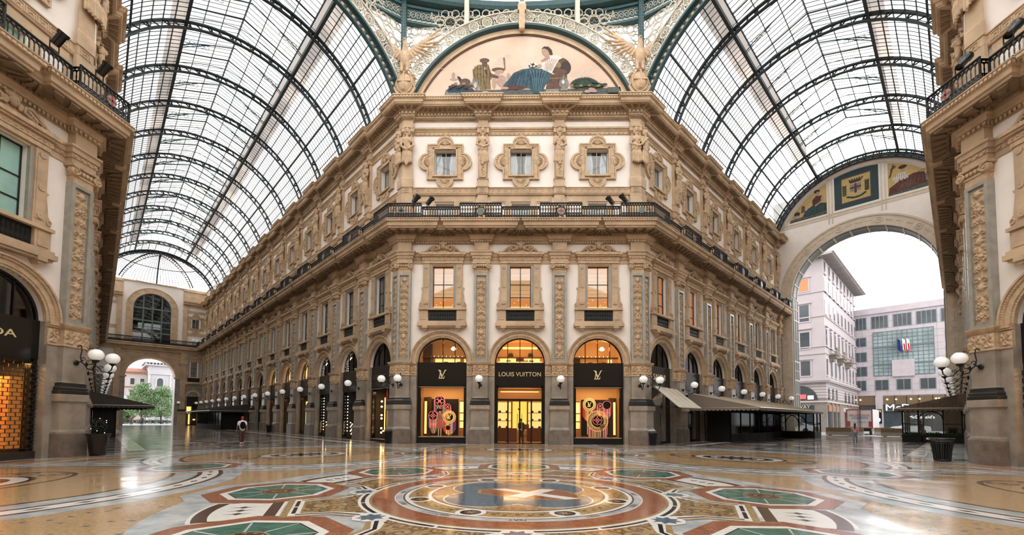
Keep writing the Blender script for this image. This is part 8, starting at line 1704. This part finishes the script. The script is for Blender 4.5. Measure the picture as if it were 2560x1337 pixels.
root = empty('stone_tower_building', frame('LE'), 'tall white-grey stone building with arched windows right of the square', 'building'); m = M(); m.box(10.25, 22, -56, -44, 0, 15.2); m.box(9.4, 22, -56, -43.2, 15.2, 15.5); m.box(9.2, 22, -56, -42.9, 15.9, 16.2); m.box(9.9, 22, -56, -43.9, 15.5, 15.9); [m.box(9.4 + .7 * k, 9.7 + .7 * k, -43.9, -43.1, 15.5, 15.9) for k in range(16)]; [m.box(9.9, 22, -44, -43.7, z, z + .25) for z in (12.9, 8.8, 5.0)]; [m.box(u, u + .5, -44, -43.75, 0, 12.9) for u in (10.1, 14.6, 19)]; m.build('wall', [WST], root)
for u in (12.6, 17):
    for z in (9.7, 5.8, 1.5): m = M(); m.box(u - 1.0, u + 1.0, -44, -43.7, z - .3, z + 1.7); m.fan(u, z + 1.7, 1.0, -44, -43.7); f = m.build('window', [WST], root); m = M(); m.box(u - .62, u + .62, -43.7, -43.65, z, z + 1.6); m.fan(u, z + 1.6, .62, -43.7, -43.65); m.build('pane', [WINB], f)
BARK = mat('bark', (.10, .07, .05), .9); LEAF2 = mat('pale green leaves', (.22, .33, .15), .7, col2=(.10, .18, .08), nscale=1.2)  # tree foliage is pale green by itself, mottled with a darker green
def treeo(u, d, h, w_, label, n=5200, rg=rng):
    root = empty('broadleaf_tree', frame('LE', u, d, 0), label, 'tree', 'trees in the square'); m = M(); m.tube([(0, 0, 0), (.05, 0, h * .4), (0, .05, h * .9)], [.16, .12, .04], 8)
    for k in range(9): a = 2.4 * k; z = h * (.28 + .06 * k); m.tube([(0, 0, z), (w_ * .6 * math.cos(a) * (1 - k * .07), w_ * .6 * math.sin(a) * (1 - k * .07), z + .5)], [.06, .02], 5)
    m.build('trunk', [BARK], root); m = M()
    for k in range(22):
        a = 2.4 * k; t = (k + .5) / 22; rr = w_ * math.sin(PI * (.2 + .75 * t)) * .6; leaves(m, (rr * math.cos(a), rr * math.sin(a), h * (.22 + .72 * t)), (w_ * .40, w_ * .40, h * .10), n // 22, .17, rg)
    m.build('foliage', [LEAF2], root, recalc=False)
treeo(7.9, -22.5, 9.3, 3.1, 'leafy green tree in the square, left of the two in the far arch'); treeo(11.2, -21, 8.6, 3.0, 'leafy green tree in the square, right of the two in the far arch'); treeo(5.0, -26, 3.4, 2.2, 'low green tree at the left edge of the far arch')
m = M(); [leaves(m, (5.2 + 1.0 * k, -19, .55), (.8, .5, .5), 420, .08) for k in range(8)]; o = m.build('hedge', [LEAF], mw=frame('LE'), recalc=False); tag(o, 'low clipped hedge across the square', 'hedge', None, 'thing')
m = M(); m.box(-.9, .9, -.9, .9, 0, 2.2); m.box(-.6, .6, -.6, .6, 2.2, 3.4); m.lathe(0, 0, [(.5, 3.4), (.4, 4.4), (.45, 5.2), (.25, 5.7), (.3, 6.1), (.1, 6.4)], 10); tagt(m.build('monument', [WST], mw=frame('LE', 5.4, -30)), 'white stone monument behind the trees in the square', 'monument')
